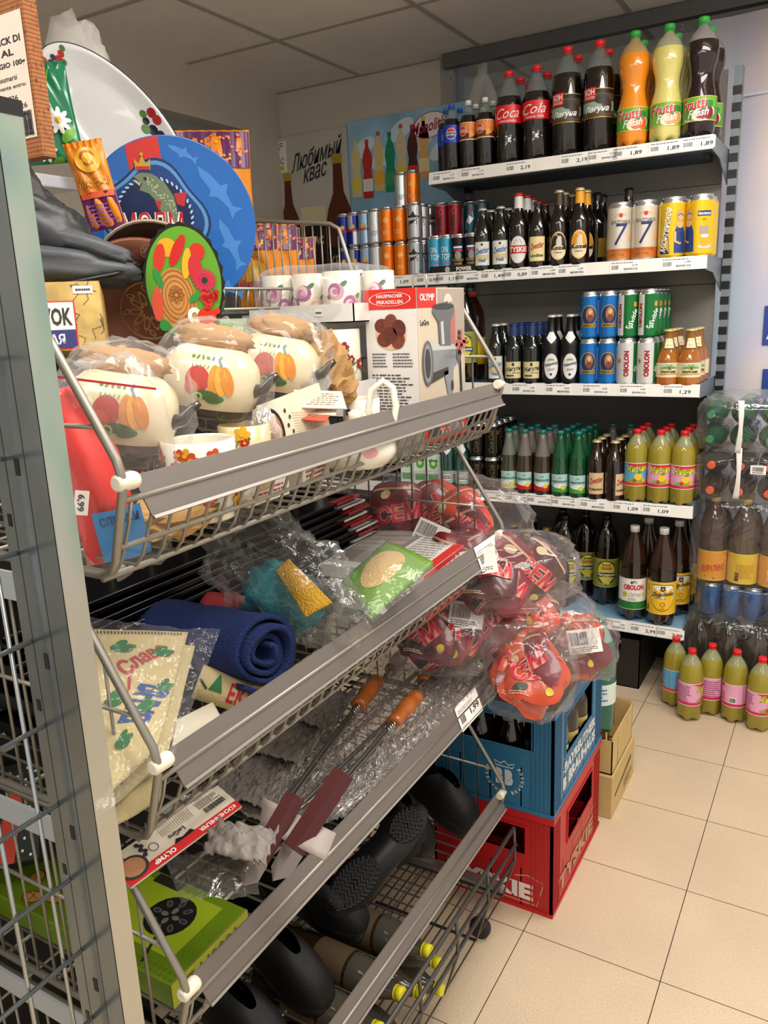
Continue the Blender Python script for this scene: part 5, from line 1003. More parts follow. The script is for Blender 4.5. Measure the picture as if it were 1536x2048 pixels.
m = M(); m.map = planemap((-.016, -.023, -.018), (cos(.2), 0, -sin(.2)), (sin(.2), 0, cos(.2))); m.rect(-.007, -.013, .007, .013, K('#efe6dc', .6), 1); m.text('6,99', -.010, -.004, .008, .004, INK, 2, .03, 0, -pi/2); m.build('price_sticker', t)
m = M(); blob((.022, .0, .012), (.062, .035, .115), film(op=.09, bs=10), m, .12, 2.5, 30, 24, 2, 3, wr=.15); m.grid(lambda i, j: V((-.03+.10*i, -.035, .112-.02*i+.0025*j)), 8, 1, K('#b8282c', .4)); m.build('zip_bag', t)
# wok carton with cracked-stone print
def d_wok(m, w, h):
    rr = random.Random(3)
    for k in range(16):
        x, y = rr.random()*w, rr.random()*h; pts = [(x, y)]
        for q in range(4): x += rr.uniform(-.012, .012); y += rr.uniform(-.014, .004); pts.append((min(w, max(0, x)), min(h, max(0, y))))
        m.line(pts, .0008, K('#4a3a20', .7), 1)
    m.rect(0, h*.02, w*.70, h*.72, K('#c02026', .5), 2); m.rect(0, h*.04, w*.685, h*.70, K('#e9dfd0', .5), 3); m.rect(0, h*.04, w*.685, h*.30, K('#2a2a6a', .5), 4); m.text('WOK', w*.27, h*.36, w*.66, h*.62, INK, 5, .03); m.text('ЧНАЯ', w*.22, h*.09, w*.56, h*.24, WHITE, 5, .02); m.rect(w*.70, h*.82, w*.92, h*.93, K('#e6e2da', .6), 2); m.small(w*.73, h*.84, w*.9, h*.91, INK, 1, 3)
stn = K('#b99a58', .7, var=.35, vs=22, bump=.3)
card('wok_box', 'stone patterned carton lettered WOK between the post and copper dish', 'box', ((30, 706), (213, 697), (195, 578), (55, 571)), (1.03, 1.06, 1.06, 1.03), d_wok, stn, .12)
# dark bag
LE = K('#2b2c2f', .42, bump=.12, bs=120); LG = K('#4c5055', .5, bump=.12, bs=120)
p = pd(150, 515, 1.12); t = thing('black_bag', 'black and grey padded bag piled on the stone patterned carton', 'bag', tuple(p), face_yaw(p)); m = M()
blob((.0, 0, -.012), (.085, .05, .026), LG, m, .2, 2.5, 30, 18, 2, 2.6, Matrix.Rotation(.12, 3, 'Y'), wr=.12); m.build('lower_flap', t)
m = M(); blob((-.035, .01, .035), (.066, .045, .046), LE, m, .25, 2.5, 30, 18, 5, 2.4, Matrix.Rotation(.7, 3, 'Y'), wr=.25); m.build('body', t)
m = M(); blob((-.06, .0, .085), (.030, .03, .055), LE, m, .3, 2.5, 24, 16, 8, 2.4, Matrix.Rotation(-.45, 3, 'Y'), wr=.3); m.build('handle_part', t)
m = M(); blob((.025, -.02, .012), (.055, .03, .014), LG, m, .2, 2.5, 26, 14, 4, 2.4, Matrix.Rotation(.35, 3, 'Y'), wr=.2); m.build('fold', t)
m = M(); m.tube([(-.085, -.045, -.035), (-.02, -.056, -.038), (.05, -.05, -.026), (.085, -.02, -.012)], .003, BLACK, 6); m.build('zip', t)
# brown carton with white label
cy = -.62; cx = at(72, 200, 1, cy).x
t = thing('snack_carton', 'tall brown woven-print carton with white text label at upper left corner', 'box', (cx, cy, 1.614)); wm = K('#a3673a', .7, var=.12, vs=60)
m = M(); m.box(-.24, 0, 0, .022, 0, .34, wm); m.build('carton', t)
m = M(); m.map = planemap((0, -.0004, 0), (1, 0, 0), (0, 0, 1)); rr = random.Random(2)
for k in range(60): m.rect(-.24, .002+k*.0056, 0, .0026+k*.0056, K('#7a4422', .7), 1, 0)
for k in range(260): x = -.24+rr.random()*.24; z = .0056*rr.randrange(60); m.rect(x, z, x+.0008, z+.0056, K('#7a4422', .7), 1, 0)
m.rect(-.13, .026, -.006, .188, K('#e3d5c6', .55), 2)
for k, (s_, a, b, y) in enumerate((('SNACK DI', -.088, -.014, .150), ('RIS AL', -.094, -.032, .135), ('FORMAGGIO 100g', -.126, -.010, .119))): m.text(s_, a, y, b, y+.009, INK, 3, .03)
for k, (s_, a, b, y) in enumerate((('da consumarsi', -.10, -.032, .104), ('preferibilmente entro:', -.122, -.014, .092), ('04.11.2026', -.10, -.036, .078), ('lotto 50326', -.09, -.018, .066), ('peso 30x100g', -.09, -.016, .054))): m.text(s_, a, y, b, y+.007, INK, 3, .01)
m.bars(-.118, .036, -.012, .050, INK, 30, 3); m.bars(-.050, .030, -.010, .062, INK, 12, 4); m.text('82395', -.048, .029, -.010, .034, INK, 5); m.build('label_print', t)
m = M(); m.map = planemap((.0004, 0, 0), (0, 1, 0), (0, 0, 1))
for k in range(60): m.rect(0, .002+k*.0056, .022, .0026+k*.0056, K('#7a4422', .7), 1, 0)
for k in range(50): y = rr.random()*.021; z = .0056*rr.randrange(60); m.rect(y, z, y+.0008, z+.0056, K('#7a4422', .7), 1, 0)
m.build('side_print', t)
# big blue round tray with emblem
p = pd(345, 452, 1.42); R = .148
t = thing('round_tray', 'large round blue tray with red stripe and fish crest', 'tray', tuple(p), face_cam(p, 0, -.12, 0)); bl = K('#1f66b8', .3, coat=.3); bl2 = K('#3f80cc', .3, coat=.3)
m = M(); m.lathe([(.001, 0), (R*.97, 0), (R, .0015), (R*.995, .0036), (R*.985, .0032), (.001, .003)], bl, 72); m.build('tray', t)
m = M(); m.map = planemap((0, 0, .0034), (1, 0, 0), (0, 1, 0), .0003)
m.poly([(-.066, .1305), (-.055, .1355), (-.040, .1405), (-.025, .1440), (-.010, .1460), (-.006, .085), (-.062, .085)], K('#c8302c', .35), 1)
def shark(x, y, s, a):
    P0 = [(-1, .02), (-.6, .16), (-.1, .20), (.0, .42), (.18, .18), (.6, .08), (.85, .28), (.80, 0), (.9, -.22), (.55, -.06), (.1, -.12), (-.1, -.32), (-.2, -.14), (-.7, -.12)]
    m.poly([(x+s*(q*cos(a)-w*sin(a)), y+s*(q*sin(a)+w*cos(a))) for q, w in P0], bl2, 1)
for q in ((.085, .055, .055, -.9), (.10, -.035, .05, -1.2), (.03, .118, .03, -.5), (-.085, .065, .035, .5), (-.11, .00, .035, 1.4), (.085, -.11, .04, -.4), (-.03, .075, .04, 2.5)): shark(*q)
m.map = planemap((-.026, .036, .0034), (1, 0, 0), (0, 1, 0), .0003)
nv = K('#10224e', .3); sv = K('#5f9ad0', .25, .3)
def blobring(s, mt, l): m.poly([((s*(1+.10*cos(4*a+.6)))*cos(a)*1.0-.002, (s*(1.02+.10*cos(4*a+.6)))*sin(a)-.022) for a in [k*2*pi/48 for k in range(48)]], mt, l)
blobring(.088, K('#0e2f66', .3), 2); blobring(.084, sv, 3); blobring(.078, K('#15407e', .3), 4)
m.ell(-.002, -.022, .066, .068, nv, 5)
for k in range(44): a = k*2*pi/44; m.ell(-.002+.064*cos(a), -.022+.066*sin(a), .0042, .002, K('#a9c9e6', .3), 6, a+.9, n=6)
fz = K('#6f7f62', .4); m.poly([(-.032, .046), (-.018, .052), (0, .050), (.020, .036), (.034, .012), (.040, -.03), (.026, -.06), (.012, -.03), (.006, .002), (-.008, .018), (-.024, .024), (-.018, .034)], fz, 7); m.ell(-.012, .042, .003, .003, INK, 8); m.poly([(-.034, .040), (-.020, .036), (-.022, .030)], K('#a9b28c', .4), 8)
rr = random.Random(4)
for k in range(60): a = rr.random(); m.ell(-.01+a*.045, .044-a*.05+rr.uniform(-.012, .008), .0011, .0011, K('#cfd6b4', .4), 8, n=5)
m.poly([(.034, .018), (.056, .020), (.050, -.004), (.038, 0)], K('#b8282c', .4), 8); m.poly([(0, .006), (.012, .006), (.006, -.012)], K('#b8282c', .4), 8)
m.poly([(-.026, .056), (-.028, .074), (-.020, .066), (-.014, .080), (-.008, .066), (.000, .074), (-.002, .056)], K('#c9a83a', .3, .5), 9); m.rect(-.025, .056, -.003, .062, K('#b8282c', .4), 10); m.ell(-.014, .081, .003, .003, K('#c9a83a', .3, .5), 9)
m.text('МСДМ', -.060, -.060, .046, -.012, WHITE, 11, .05); m.text('МСДМ', -.060, -.060, .046, -.012, K('#b81c26', .35), 12, .0); m.build('printed_crest', t)
# copper embossed dish and dark rim dish behind
cop = K('#7d4c38', .3, .35, var=.1); cop2 = K('#b08a6c', .3, .4)
p = pd(300, 620, 1.22); t = thing('copper_dish', 'round embossed copper dish leaning between stone carton and fruit board', 'dish', tuple(p), face_cam(p, -.3, -.25, 0)); m = M()
m.lathe([(.001, 0), (.062, 0), (.075, .016), (.108, .022), (.112, .026), (.108, .028), (.074, .021), (.060, .005), (.001, .005)], cop, 48); m.build('dish', t)
m = M(); m.map = planemap((0, 0, .0058), (1, 0, 0), (0, 1, 0)); m.ell(0, 0, .045, .045, cop2, 1, inner=.93)
for k in range(10): a = k*2*pi/10; m.ell(.020*cos(a), .020*sin(a), .012, .005, cop2, 1, a, inner=.6)
for k in range(8): a = k*2*pi/8; m.ell(.034*cos(a), .034*sin(a), .007, .004, cop2, 2, a+.6, inner=.5)
m.map = lambda u, v, l: V((u, v, .0215+(max(0, sqrt(u*u+v*v)-.075))*.18+l*.0005))
for k in range(14):
    a = k*2*pi/14; m.ell(.092*cos(a), .092*sin(a), .011, .011, cop2, 1, a, inner=.85)
    for j in range(8): b = j*pi/4; m.ell(.092*cos(a)+.005*cos(b), .092*sin(a)+.005*sin(b), .0035, .0018, cop2, 2, b, n=7)
m.build('embossed_pattern', t)
p = pd(318, 575, 1.27); t = thing('black_bowl', 'dark glazed bowl with light rim behind the copper dish', 'bowl', tuple(p), face_cam(p, -.35, -.15, 0)); m = M(); m.lathe([(.03, -.03), (.075, -.01), (.100, .015), (.103, .018), (.099, .019), (.07, -.002), (.001, -.022)], K('#2b1a12', .12, coat=.7), 40); m.build('bowl', t); m = M(); m.lathe([(.1035, .0165), (.1045, .019), (.102, .0205), (.099, .0192)], K('#b9a58c', .2, .6), 40, cap=False); m.build('rim', t)
# oval fruit board
p = pd(369, 566, 1.17); t = thing('fruit_board', 'oval board printed with vegetables, flower and carved wood, black scalloped edge', 'serving board', tuple(p), face_cam(p, -.1, -.1, -.03)); A, B = .058, .084
def scal(s): return [((A*s+.0016*cos(24*a))*cos(a), (B*s+.0016*cos(24*a))*sin(a)*(1 if sin(a) > 0 else 1.0)) for a in [k*2*pi/96 for k in range(96)]]
m = M(); q = scal(1); m.add([(x, y, 0) for x, y in q]+[(x, y, .008) for x, y in q], [tuple(reversed(range(96))), tuple(range(96, 192))]+[(k, (k+1) % 96, 96+(k+1) % 96, 96+k) for k in range(96)], K('#12160f', .3)); m.build('board', t)
m = M(); m.map = planemap((0, 0, .0083), (1, 0, 0), (0, 1, 0), .0003); m.ell(0, 0, A*.93, B*.94, K('#5c9a24', .3), 0, n=48)
m.ell(-.012, -.022, .028, .044, K('#c88a48', .4), 1, .1)
for k in range(5): m.ell(-.012, -.020, .026-.005*k, .040-.0075*k, K('#9a6028', .4), 2+k % 2, .1, inner=.93)
for k in range(4): m.ell(-.012, -.016, .012, .004, K('#9a6028', .4), 3, k*pi/4, inner=.7)
m.ell(-.020, .050, .014, .013, K('#e8a01e', .4), 2); m.ell(-.006, .046, .0075, .024, K('#c41e1a', .3), 4, -.45); m.ell(-.032, .036, .008, .020, K('#c8321e', .3), 3, -.2); m.ell(.006, .028, .0065, .022, K('#e8aa1e', .4), 5, -.15); m.ell(.022, .044, .011, .012, K('#c42a1c', .3), 4); m.ell(.018, .020, .010, .020, K('#c02a34', .3), 6, .1)
for k in range(18): a = k*2*pi/18; m.ell(.030+.011*cos(a), .004+.011*sin(a), .007, .0022, K('#c8284a', .4), 7, a, n=6)
m.ell(.030, .004, .004, .004, INK, 9)
for k in range(22): rr2 = random.Random(k); m.ell(.036+rr2.uniform(-.012, .010), -.024+rr2.uniform(-.016, .012), .0048, .0048, K(('#b81c1a', '#d8302a')[k % 2], .25), 7+k % 2, n=8)
m.ell(.030, -.047, .014, .012, K('#d03818', .25), 8); m.ell(.012, -.046, .010, .012, WHITE, 7, inner=.4); m.ell(.012, -.046, .004, .004, GLD, 8); m.ell(-.040, -.030, .008, .024, K('#d8503a', .4), 3); m.ell(-.036, .008, .005, .015, GR_, 4, .3); m.ell(.014, -.020, .010, .005, GR_, 6, .6); m.ell(-.032, -.060, .008, .008, GR_, 5); m.build('print', t)
# big oval white dish
p = pd(236, 262, 1.50); t = thing('oval_dish', 'large glossy white oval dish with berry sprigs leaning at upper left', 'dish', tuple(p), face_cam(p, 0, 0, radians(-50))); wd = K('#dcdcdc', .12, coat=.6)
m = M(); a_, b_ = .172, .083
def dish(i, j):
    a = 2*pi*i; s = j; z = (0 if s < .62 else ((s-.62)/.38)**1.3*.016); return V((a_*s*cos(a), b_*s*sin(a), z))
m.grid(dish, 64, 14, wd, True, True); solid(m.build('dish', t), .004)
m = M(); m.tube([(a_*cos(2*pi*k/64), b_*sin(2*pi*k/64), .016) for k in range(64)], .0018, K('#2a2e33', .3), 6, True); m.build('rim', t)
m = M(); m.map = lambda u, v, l: V((u, v, (lambda s: (0 if s < .62 else ((s-.62)/.38)**1.3*.016))(min(1, sqrt((u/a_)**2+(v/b_)**2)))+.0026+l*.0003))
def sprig(u, v, s, a):
    for k, (x, y, c, r) in enumerate(((-.03, .006, '#9c2024', .009), (-.022, -.008, '#23242c', .007), (-.016, .010, '#a8282a', .009), (-.004, -.003, '#1c2038', .010), (.008, .006, '#262a44', .008), (.018, -.004, '#a82224', .010), (.030, .004, '#b02a28', .009), (-.010, -.014, '#4a7a34', .009), (.024, -.014, '#4a7a34', .009), (.040, .012, '#4a7a34', .008), (-.034, -.008, '#4a7a34', .007))):
        X, Y_ = x*s, y*s; m.ell(u+X*cos(a)-Y_*sin(a), v+X*sin(a)+Y_*cos(a), r*s, r*s*.8, K(c, .3), 1+k % 3, n=10)
sprig(.045, .052, 1.05, -.35); sprig(-.150, -.005, .7, 1.4); m.build('berry_print', t)
# white plate handles / wrapped crockery behind the dish
t = crumple('wrapped_crockery', 'crockery wrapped in milky plastic behind the white oval dish', 'wrapped crockery', pd(150, 120, 1.62), (.085, .03, .075), K('#c9c6c0', .35), 4, .3, .3, Matrix.Rotation(.6, 3, 'Y'), flat=False)
# snack bags
def packet(name, lab, cat, p, w, h, th, cols, rot, draw=None, group=None, seed=1):
    t = thing(name, lab, cat, tuple(p), rot, group); m = M(); rr = random.Random(seed); ph = rr.random()*6
    def f(s):
        def g(i, j):
            e = sin(pi*i)**.5*min(1, sin(pi*min(1, max(0, j)))**.5*1.1); return V(((i-.5)*w*(1-.05*sin(pi*j)), s*(-th*.5*e)+.003*sin(i*17+j*11+ph)*e+(.003*sin(i*40+ph) if (j > .94) else 0), j*h))
        return g
    fr = f(1); m.grid(fr, 40, 40, cols[0]); m.grid(f(-1), 20, 20, cols[0]); 
    m.map = lambda u, v, l: fr(min(1, max(0, u/w+.5)), min(1, max(0, v/h)))+V((0, -.0032-l*.0005, 0))
    m.build('pouch', t)
    if draw: m2 = M(); m2.map = m.map; draw(m2, w, h); m2.build('print', t)
    return t
PUR = K('#5a1a58', .3); ORA = K('#e38a1a', .3); 
def d_snack(m, w, h):
    m.rect(-w*.49, h*.70, w*.49, h*.985, PUR, 1, .006); rr = random.Random(3)
    for k in range(46): x, y = rr.uniform(-w*.46, w*.46), rr.uniform(h*.72, h*.96); m.poly([(x+q[0]*.0042, y+q[1]*.0042) for q in STAR], (K('#e8a82a', .4), K('#c8508c', .4), K('#e8742a', .4))[k % 3], 3)
    m.ell(0, h*.42, w*.30, h*.16, K('#f0b03a', .3), 2); m.ell(w*.05, h*.40, w*.18, h*.10, K('#e8c06a', .5, bump=.5), 3); m.small(-w*.2, h*.60, w*.2, h*.66, K('#a8541a', .4), 2, 4); m.text('Кукурузка', -w*.38, h*.24, w*.38, h*.36, K('#b82a6a', .4), 5, .02, .2)
for k, (u, v, d, w, h, lab) in enumerate(((428, 330, 1.78, .155, .27, 'purple and orange snack bag standing right behind the blue tray'), (302, 330, 1.70, .13, .25, 'purple and orange snack bag with torn looking top, mostly behind the tray'))):
    top = pd(u, 262, d); packet('snack_bag', lab, 'snack bag', (top.x, top.y, top.z-h), w, h, .06, [ORA], (.03, 0, face_yaw(top)), d_snack, 'orange corn snack bags', k)
for k, (u, y, zt, w) in enumerate(((512, .10, 1.585, .11), (545, .18, 1.59, .12), (585, .27, 1.565, .12), (555, .34, 1.60, .12))):
    top = at(u, 470, 1, y); packet('snack_bag', 'orange and purple snack bag behind the end panel, %s towards the back' % ORD[k], 'snack bag', (top.x, y, 1.394), w, zt-1.394, .05, [ORA], (.05, 0, .4+.2*(k % 2)), d_snack, 'orange corn snack bags', k)
p = pd(212, 420, 1.30)
def d_sn2(m, w, h): m.rect(-w*.48, .0, w*.48, h*.42, PUR, 1, .006); m.ell(0, h*.78, w*.34, h*.14, K('#f2b63a', .3), 2); m.ell(0, h*.80, w*.20, h*.09, K('#c8702a', .4), 3, inner=.7); m.text('Кукурузка', -w*.42, h*.48, w*.42, h*.60, K('#f5d24a', .4), 3, .06); m.text('Кукурузка', -w*.42, h*.48, w*.42, h*.60, K('#b8361c', .4), 4, .0); m.rect(-w*.45, h*.36, w*.45, h*.43, K('#d8542a', .4), 2); m.small(-w*.4, h*.04, w*.4, h*.3, K('#9a5a9a', .4), 6, 2)
packet('snack_bag', 'narrow orange snack bag with purple foot at left of blue tray', 'snack bag', (p.x, p.y, p.z-.03), .06, .135, .03, [ORA], (.05, -.18, face_yaw(p)), d_sn2)
p = pd(110, 315, 1.34)
def d_dai(m, w, h):
    for k, (x, y, s) in enumerate(((-.15, .72, 1), (.2, .40, 1.1), (-.1, .12, .9), (-.35, .5, .7))):
        for j in range(9): a = j*2*pi/9; m.ell(x*w+.011*s*cos(a), y*h+.011*s*sin(a), .009*s, .0038*s, WHITE, 2, a, n=8)
        m.ell(x*w, y*h, .005*s, .005*s, GLD, 3); m.ell(x*w+.012, y*h-.022, .016, .008, K('#6cae3a', .4), 1, .7)
    m.line([(w*.3, h*.2), (0, h*.5), (w*.2, h*.9)], .0014, K('#8cc84a', .4), 1)
packet('green_bag', 'shiny green bag printed with white daisies beside the brown carton', 'bag', (p.x, p.y, p.z-.01), .10, .155, .04, [K('#0e7a50', .2, coat=.4)], (0, -.1, face_yaw(p)), d_dai)
# small green box behind fruit board
def d_zau(m, w, h): m.rect(0, 0, w*.68, h*.66, K('#3f9a1e', .4), 1); m.text('Zauber', w*.38, h*.12, w*.66, h*.5, WHITE, 2); m.rect(w*.70, 0, w, h, K('#6f7470', .5), 1)
card('green_box', 'flat green carton lying behind the enamel pots', 'box', ((376, 668), (545, 662), (545, 638), (376, 640)), (1.24, 1.30, 1.30, 1.24), d_zau, K('#8cae7a', .5), .08)
# things seen through the wires under the top bar
crumple('straw_bundle', 'bundle of straw coloured sticks low in the top basket', 'bundle', pd(330, 1035, .90), (.05, .05, .020), K('#c39a5e', .7, bump=.6), 4, .3, .5)
for k, (x, y, sx, sy, h, c, lab) in enumerate(((-.20, -.62, .14, .09, .028, '#e6e0d4', 'white carton low in the top basket behind the wires, nearer one'), (-.20, -.50, .12, .08, .030, '#dcd6ca', 'white carton low in the top basket, middle one'), (-.19, -.30, .10, .07, .03, '#c03024', 'red lidded carton low in the top basket'))):
    t = thing('small_carton', lab, 'box', (x, y, zb1), .1*k); m = M(); m.box(-sx/2, sx/2, -sy/2, sy/2, 0, h, K(c, .6)); m.map = planemap((sx/2+.0003, 0, 0), (0, 1, 0), (0, 0, 1)); m.small(-sy*.4, .004, sy*.4, h-.006, K('#a8483a', .6), 3, 1, k); bevel(m.build('box', t), .001, 1)
for k in range(3):
    y = -.335+k*.05; t = thing('glass_jar', 'small clear glass jar with dark lid behind the wires, %s of three' % ORD[k], 'jar', (-.115, y, zb1+.002), 0, 'small jars in the top basket'); m = M(); m.lathe([(.018, 0), (.021, .004), (.021, .05), (.017, .058)], pet('#c9c6ba', .5), 16); m.build('jar', t); m = M(); m.lathe([(.019, .058), (.019, .068), (.017, .069)], K('#3a3a3a', .4), 16); m.build('lid', t)
# ============================================================ lower baskets
def qpatch(us, dep, bulge=0, nz=0, fr=6, seed=0, wr=0):
    """curved sheet through four seen corners (bottom-left, bottom-right, top-right, top-left), each at its own distance"""
    P_ = [pd(u, v, d) for (u, v), d in zip(us, dep)]; n = (P_[1]-P_[0]).cross(P_[3]-P_[0]).normalized(); off = V((seed*3.3, seed*1.7, seed))
    w = (P_[1]-P_[0]).length; h = (P_[3]-P_[0]).length
    def f(i, j):
        p = P_[0]*(1-i)*(1-j)+P_[1]*i*(1-j)+P_[2]*i*j+P_[3]*(1-i)*j
        q = bulge*sin(pi*min(1, max(0, i)))*sin(pi*min(1, max(0, j)))
        if nz or wr: s = V((i*w, j*h, 0))*fr*10+off; q += nz*noise.noise(s)+wr*(abs(noise.noise(s*2.3))-.25)
        return p+n*q
    f.w, f.h, f.n = w, h, n
    return f
def sheetthing(name, lab, cat, us, dep, mt, part='sheet', bulge=0, nz=0, fr=6, seed=0, wr=0, th=.002, nu=20, nv=20, draw=None, flat=False, parent=None, kind=None):
    f = qpatch(us, dep, bulge, nz, fr, seed, wr); c = f(.5, .5)
    t = parent or thing(name, lab, cat, tuple(c)); o0 = V(t.location)
    m = M(); m.grid(lambda i, j: f(i, j)-o0, nu, nv, mt); o = m.build(part, t, flat=flat)
    if th: solid(o, th)
    if draw: m = M(); m.map = lambda u, v, l: f(u/f.w, v/f.h)-o0+f.n*(th*.5+.0006+l*.0004); draw(m, f.w, f.h); m.build('print', t)
    return t
TFL = Z0[1]-.098
# stack of thin black baking trays
bt = K('#111112', .25, .4); rim = K('#5d5d60', .25, .7)
for k in range(15):
    z = TFL+.002+k*.0108; x1 = -.262-.003*(k % 3)-.007*k; y1 = -.03-.006*(k % 4)
    t = thing('baking_tray', 'thin black baking tray, %s from bottom of the stack' % ((ORD+['sixth', 'seventh', 'eighth', 'ninth', 'tenth', 'eleventh', 'twelfth', 'thirteenth', 'fourteenth', 'fifteenth'])[k]), 'baking tray', (x1, y1, z), 0, 'stacked black baking trays')
    m = M(); m.box(-.135, 0, -.84, 0, 0, .0012, bt); m.box(-.003, 0, -.84, 0, .0012, .007, bt); m.box(-.135, -.132, -.84, 0, .0012, .007, bt); m.box(-.135, 0, -.002, 0, .0012, .007, bt); m.box(-.135, 0, -.84, -.838, .0012, .007, bt)
    m.tube([(.001, -.84, .0075), (.001, 0, .0075)], .0012, rim, 5); m.build('tray', t)
    if k > 5: m = M(); m.box(-.02, .003, -.075, .012, .002, .0065, K(('#c8322c', '#e6e0dc')[k % 2], .5)); m.build('card_sleeve', t, label='red and white card sleeve')
# flat leaflet boxes
for k in range(3):
    z = TFL+.002+k*.028; o = (0, .012, -.006)[k]; t = thing('grill_box', 'flat white carton with grill picture, %s in the pile' % ('bottom', 'middle', 'topmost')[k], 'box', (-.30+o, -.27, z), .03*k)
    m = M(); m.box(0, .215, 0, .255, 0, .026, K('#d9d6d2', .5)); m.map = planemap((0, 0, .0263), (1, 0, 0), (0, 1, 0)); m.rect(.006, .03, .11, .25, K('#8a8680', .5), 1); m.rect(.012, .10, .10, .245, K('#a9a49c', .4), 2)
    for q in range(4): m.line([(.015, .11+.03*q), (.10, .12+.034*q)], .0015, K('#5c544e', .5), 3)
    m.small(.12, .06, .20, .24, K('#9a9894', .6), 12, 1); m.rect(.195, 0, .215, .255, K('#cc2c26', .4), 2); m.bars(.125, .01, .17, .04, INK, 14, 1)
    m.map = planemap((.2153, 0, 0), (0, 1, 0), (0, 0, 1)); m.rect(0, 0, .255, .026, K('#cf2f28', .4), 1, 0); m.small(.02, .006, .2, .020, WHITE, 1, 2); bevel(m.build('box', t), .001, 1)
# loofah sponge pack
def d_lf(m, w, h): m.ell(w*.5, h*.5, w*.36, h*.30, K('#c2a36a', .9, bump=1, bs=300), 1, n=24); m.ell(w*.2, h*.86, .012, .005, K('#5ab02a', .5), 2, .5)
sheetthing('sponge_pack', 'lime green edged pack with tan loofah sponge on the second basket', 'sponge', ((742, 1238), (866, 1130), (775, 1088), (685, 1170)), (1.16, 1.25, 1.33, 1.24), K('#5f8a28', .4, coat=.3), 'pack', .02, .003, 3, 3, th=.012, draw=d_lf)
t = sheetthing('sponge_wrap', 'clear wrap over the loofah sponge pack', 'film', ((745, 1245), (875, 1140), (765, 1078), (660, 1150)), (1.13, 1.22, 1.31, 1.21), film(op=.07, bs=20), 'film', .022, .004, 5, 6, wr=.004, th=0)
# teal washcloth in plastic bag with gold tag
TL = K('#0e6f78', .85, bump=1, bs=160)
p = pd(583, 1195, 1.17); t = thing('teal_cloth', 'folded teal cloth with glittery gold tag inside a clear bag', 'cloth', tuple(p), face_yaw(p)); m = M()
blob((-.012, 0, 0), (.058, .035, .045), TL, m, .3, 3, 30, 20, 3, 2.6, Matrix.Rotation(.7, 3, 'Y'), wr=.15); m.build('cloth', t)
o_ = V(t.location)
sheetthing('', '', '', ((612, 1235), (665, 1205), (577, 1118), (552, 1140)), (1.08, 1.08, 1.12, 1.12), K('#c89a2e', .35, .5, bump=1, bs=400), 'tag', .006, .002, 4, 2, th=.003, parent=t)
kt = t.children[-1] if t.children else None
for c in kids(t):
    if c.name.startswith('tag'): c.matrix_parent_inverse = Matrix.Rotation(-face_yaw(p), 4, 'Z')
t = thing('plastic_bag', 'large crumpled clear bag around the teal cloth', 'plastic bag', tuple(p)); m = M(); blob((-.02, .0, .03), (.115, .06, .085), film('#c9c6c2', .10, .08, 1, 16), m, .25, 2.6, 44, 30, 5, 2.3, Matrix.Rotation(.5, 3, 'Y'), wr=.4); blob((.06, -.01, -.01), (.075, .03, .045), film('#c9c6c2', .10, .08, 1, 16), m, .25, 3, 30, 20, 8, 2.3, wr=.4); m.build('film', t)
# rolled blue towel
TB = K('#08245e', .95, bump=1.8, bs=300); p0 = pd(535, 1306, 1.06); p1 = pd(320, 1262, 1.22); ax = (p1-p0).normalized(); e1 = ax.orthogonal().normalized(); e1 = (UP-ax*UP.dot(ax)).normalized(); e2 = ax.cross(e1)
t = thing('rolled_towel', 'dark blue terry towel rolled up with spiral end facing out', 'towel', tuple(p0)); m = M(); L_ = (p1-p0).length
def tw(i, j):
    a = i*2*pi*3.6; r = .010+.043*(a/(2*pi*3.6))+.0015*sin(3*a); w_ = .004*noise.noise(V((i*9, j*4, 1))); bb = -.006*cos(a*.5)*(1-j)
    return (e1*cos(a)+e2*sin(a)*1.12)*(r+w_)+ax*(j*L_+bb+.004*noise.noise(V((i*20, 0, 3))))
m.grid(tw, 110, 18, TB); solid(m.build('towel', t), .0075)
m = M(); blob(ax*(L_*.5+.03)+e1*-.012+e2*.01, (.07, .05, .035), TB, m, .3, 3, 20, 14, 3, 2.5, wr=.15); m.build('fold', t)
crumple('blue_cloth', 'part of a dark blue cloth low behind the wire grid at left', 'cloth', pd(8, 1400, 1.25), (.05, .05, .07), TB, 6, .3, .3, flat=False)
crumple('red_cloth', 'small red fabric item between towel and teal cloth', 'cloth', pd(455, 1215, 1.22), (.04, .03, .02), K('#a8323a', .8), 2, .4, .4, flat=False)
# felt bath hat in clear bag
FE = K('#c4b386', .95, bump=.5, bs=220)
def d_hat(m, w, h):
    rd = K('#a83a40', .8); bl_ = K('#30508c', .8); gr = K('#2a6a3c', .8)
    m.text('БАНЯ', w*.30, h*.30, w*.92, h*.50, bl_, 1, .05, 0, 1.1); m.text('Слава', w*.18, h*.70, w*.85, h*.82, rd, 1, .03, .3, .75); m.line([(w*.35, h*.22), (w*.38, h*.62)], .003, rd, 1)
    for a, b in ((.75, .80), (.30, .86), (.86, .50), (.62, .38), (.32, .22), (.2, .5)):
        for q in range(4): m.ell(w*a+.005*cos(q*1.7), h*b+.006*sin(q*1.7), .007, .0045, gr, 2, q, n=8)
    for k in range(26): m.line([(w*(.05+.035*k), h*.985), (w*(.055+.035*k), h*.965)], .001, INK, 1)
t = sheetthing('felt_hat', 'cream felt bath hat with embroidered letters in a clear bag', 'hat', ((205, 1600), (312, 1500), (374, 1268), (182, 1262)), (.80, .86, 1.0, .93), FE, 'front', .012, .003, 3, 3, th=.007, draw=d_hat)
sheetthing('', '', '', ((215, 1622), (330, 1520), (388, 1295), (200, 1285)), (.84, .89, 1.02, .96), FE, 'rear_layer', .010, .004, 3, 6, th=.008, parent=t)
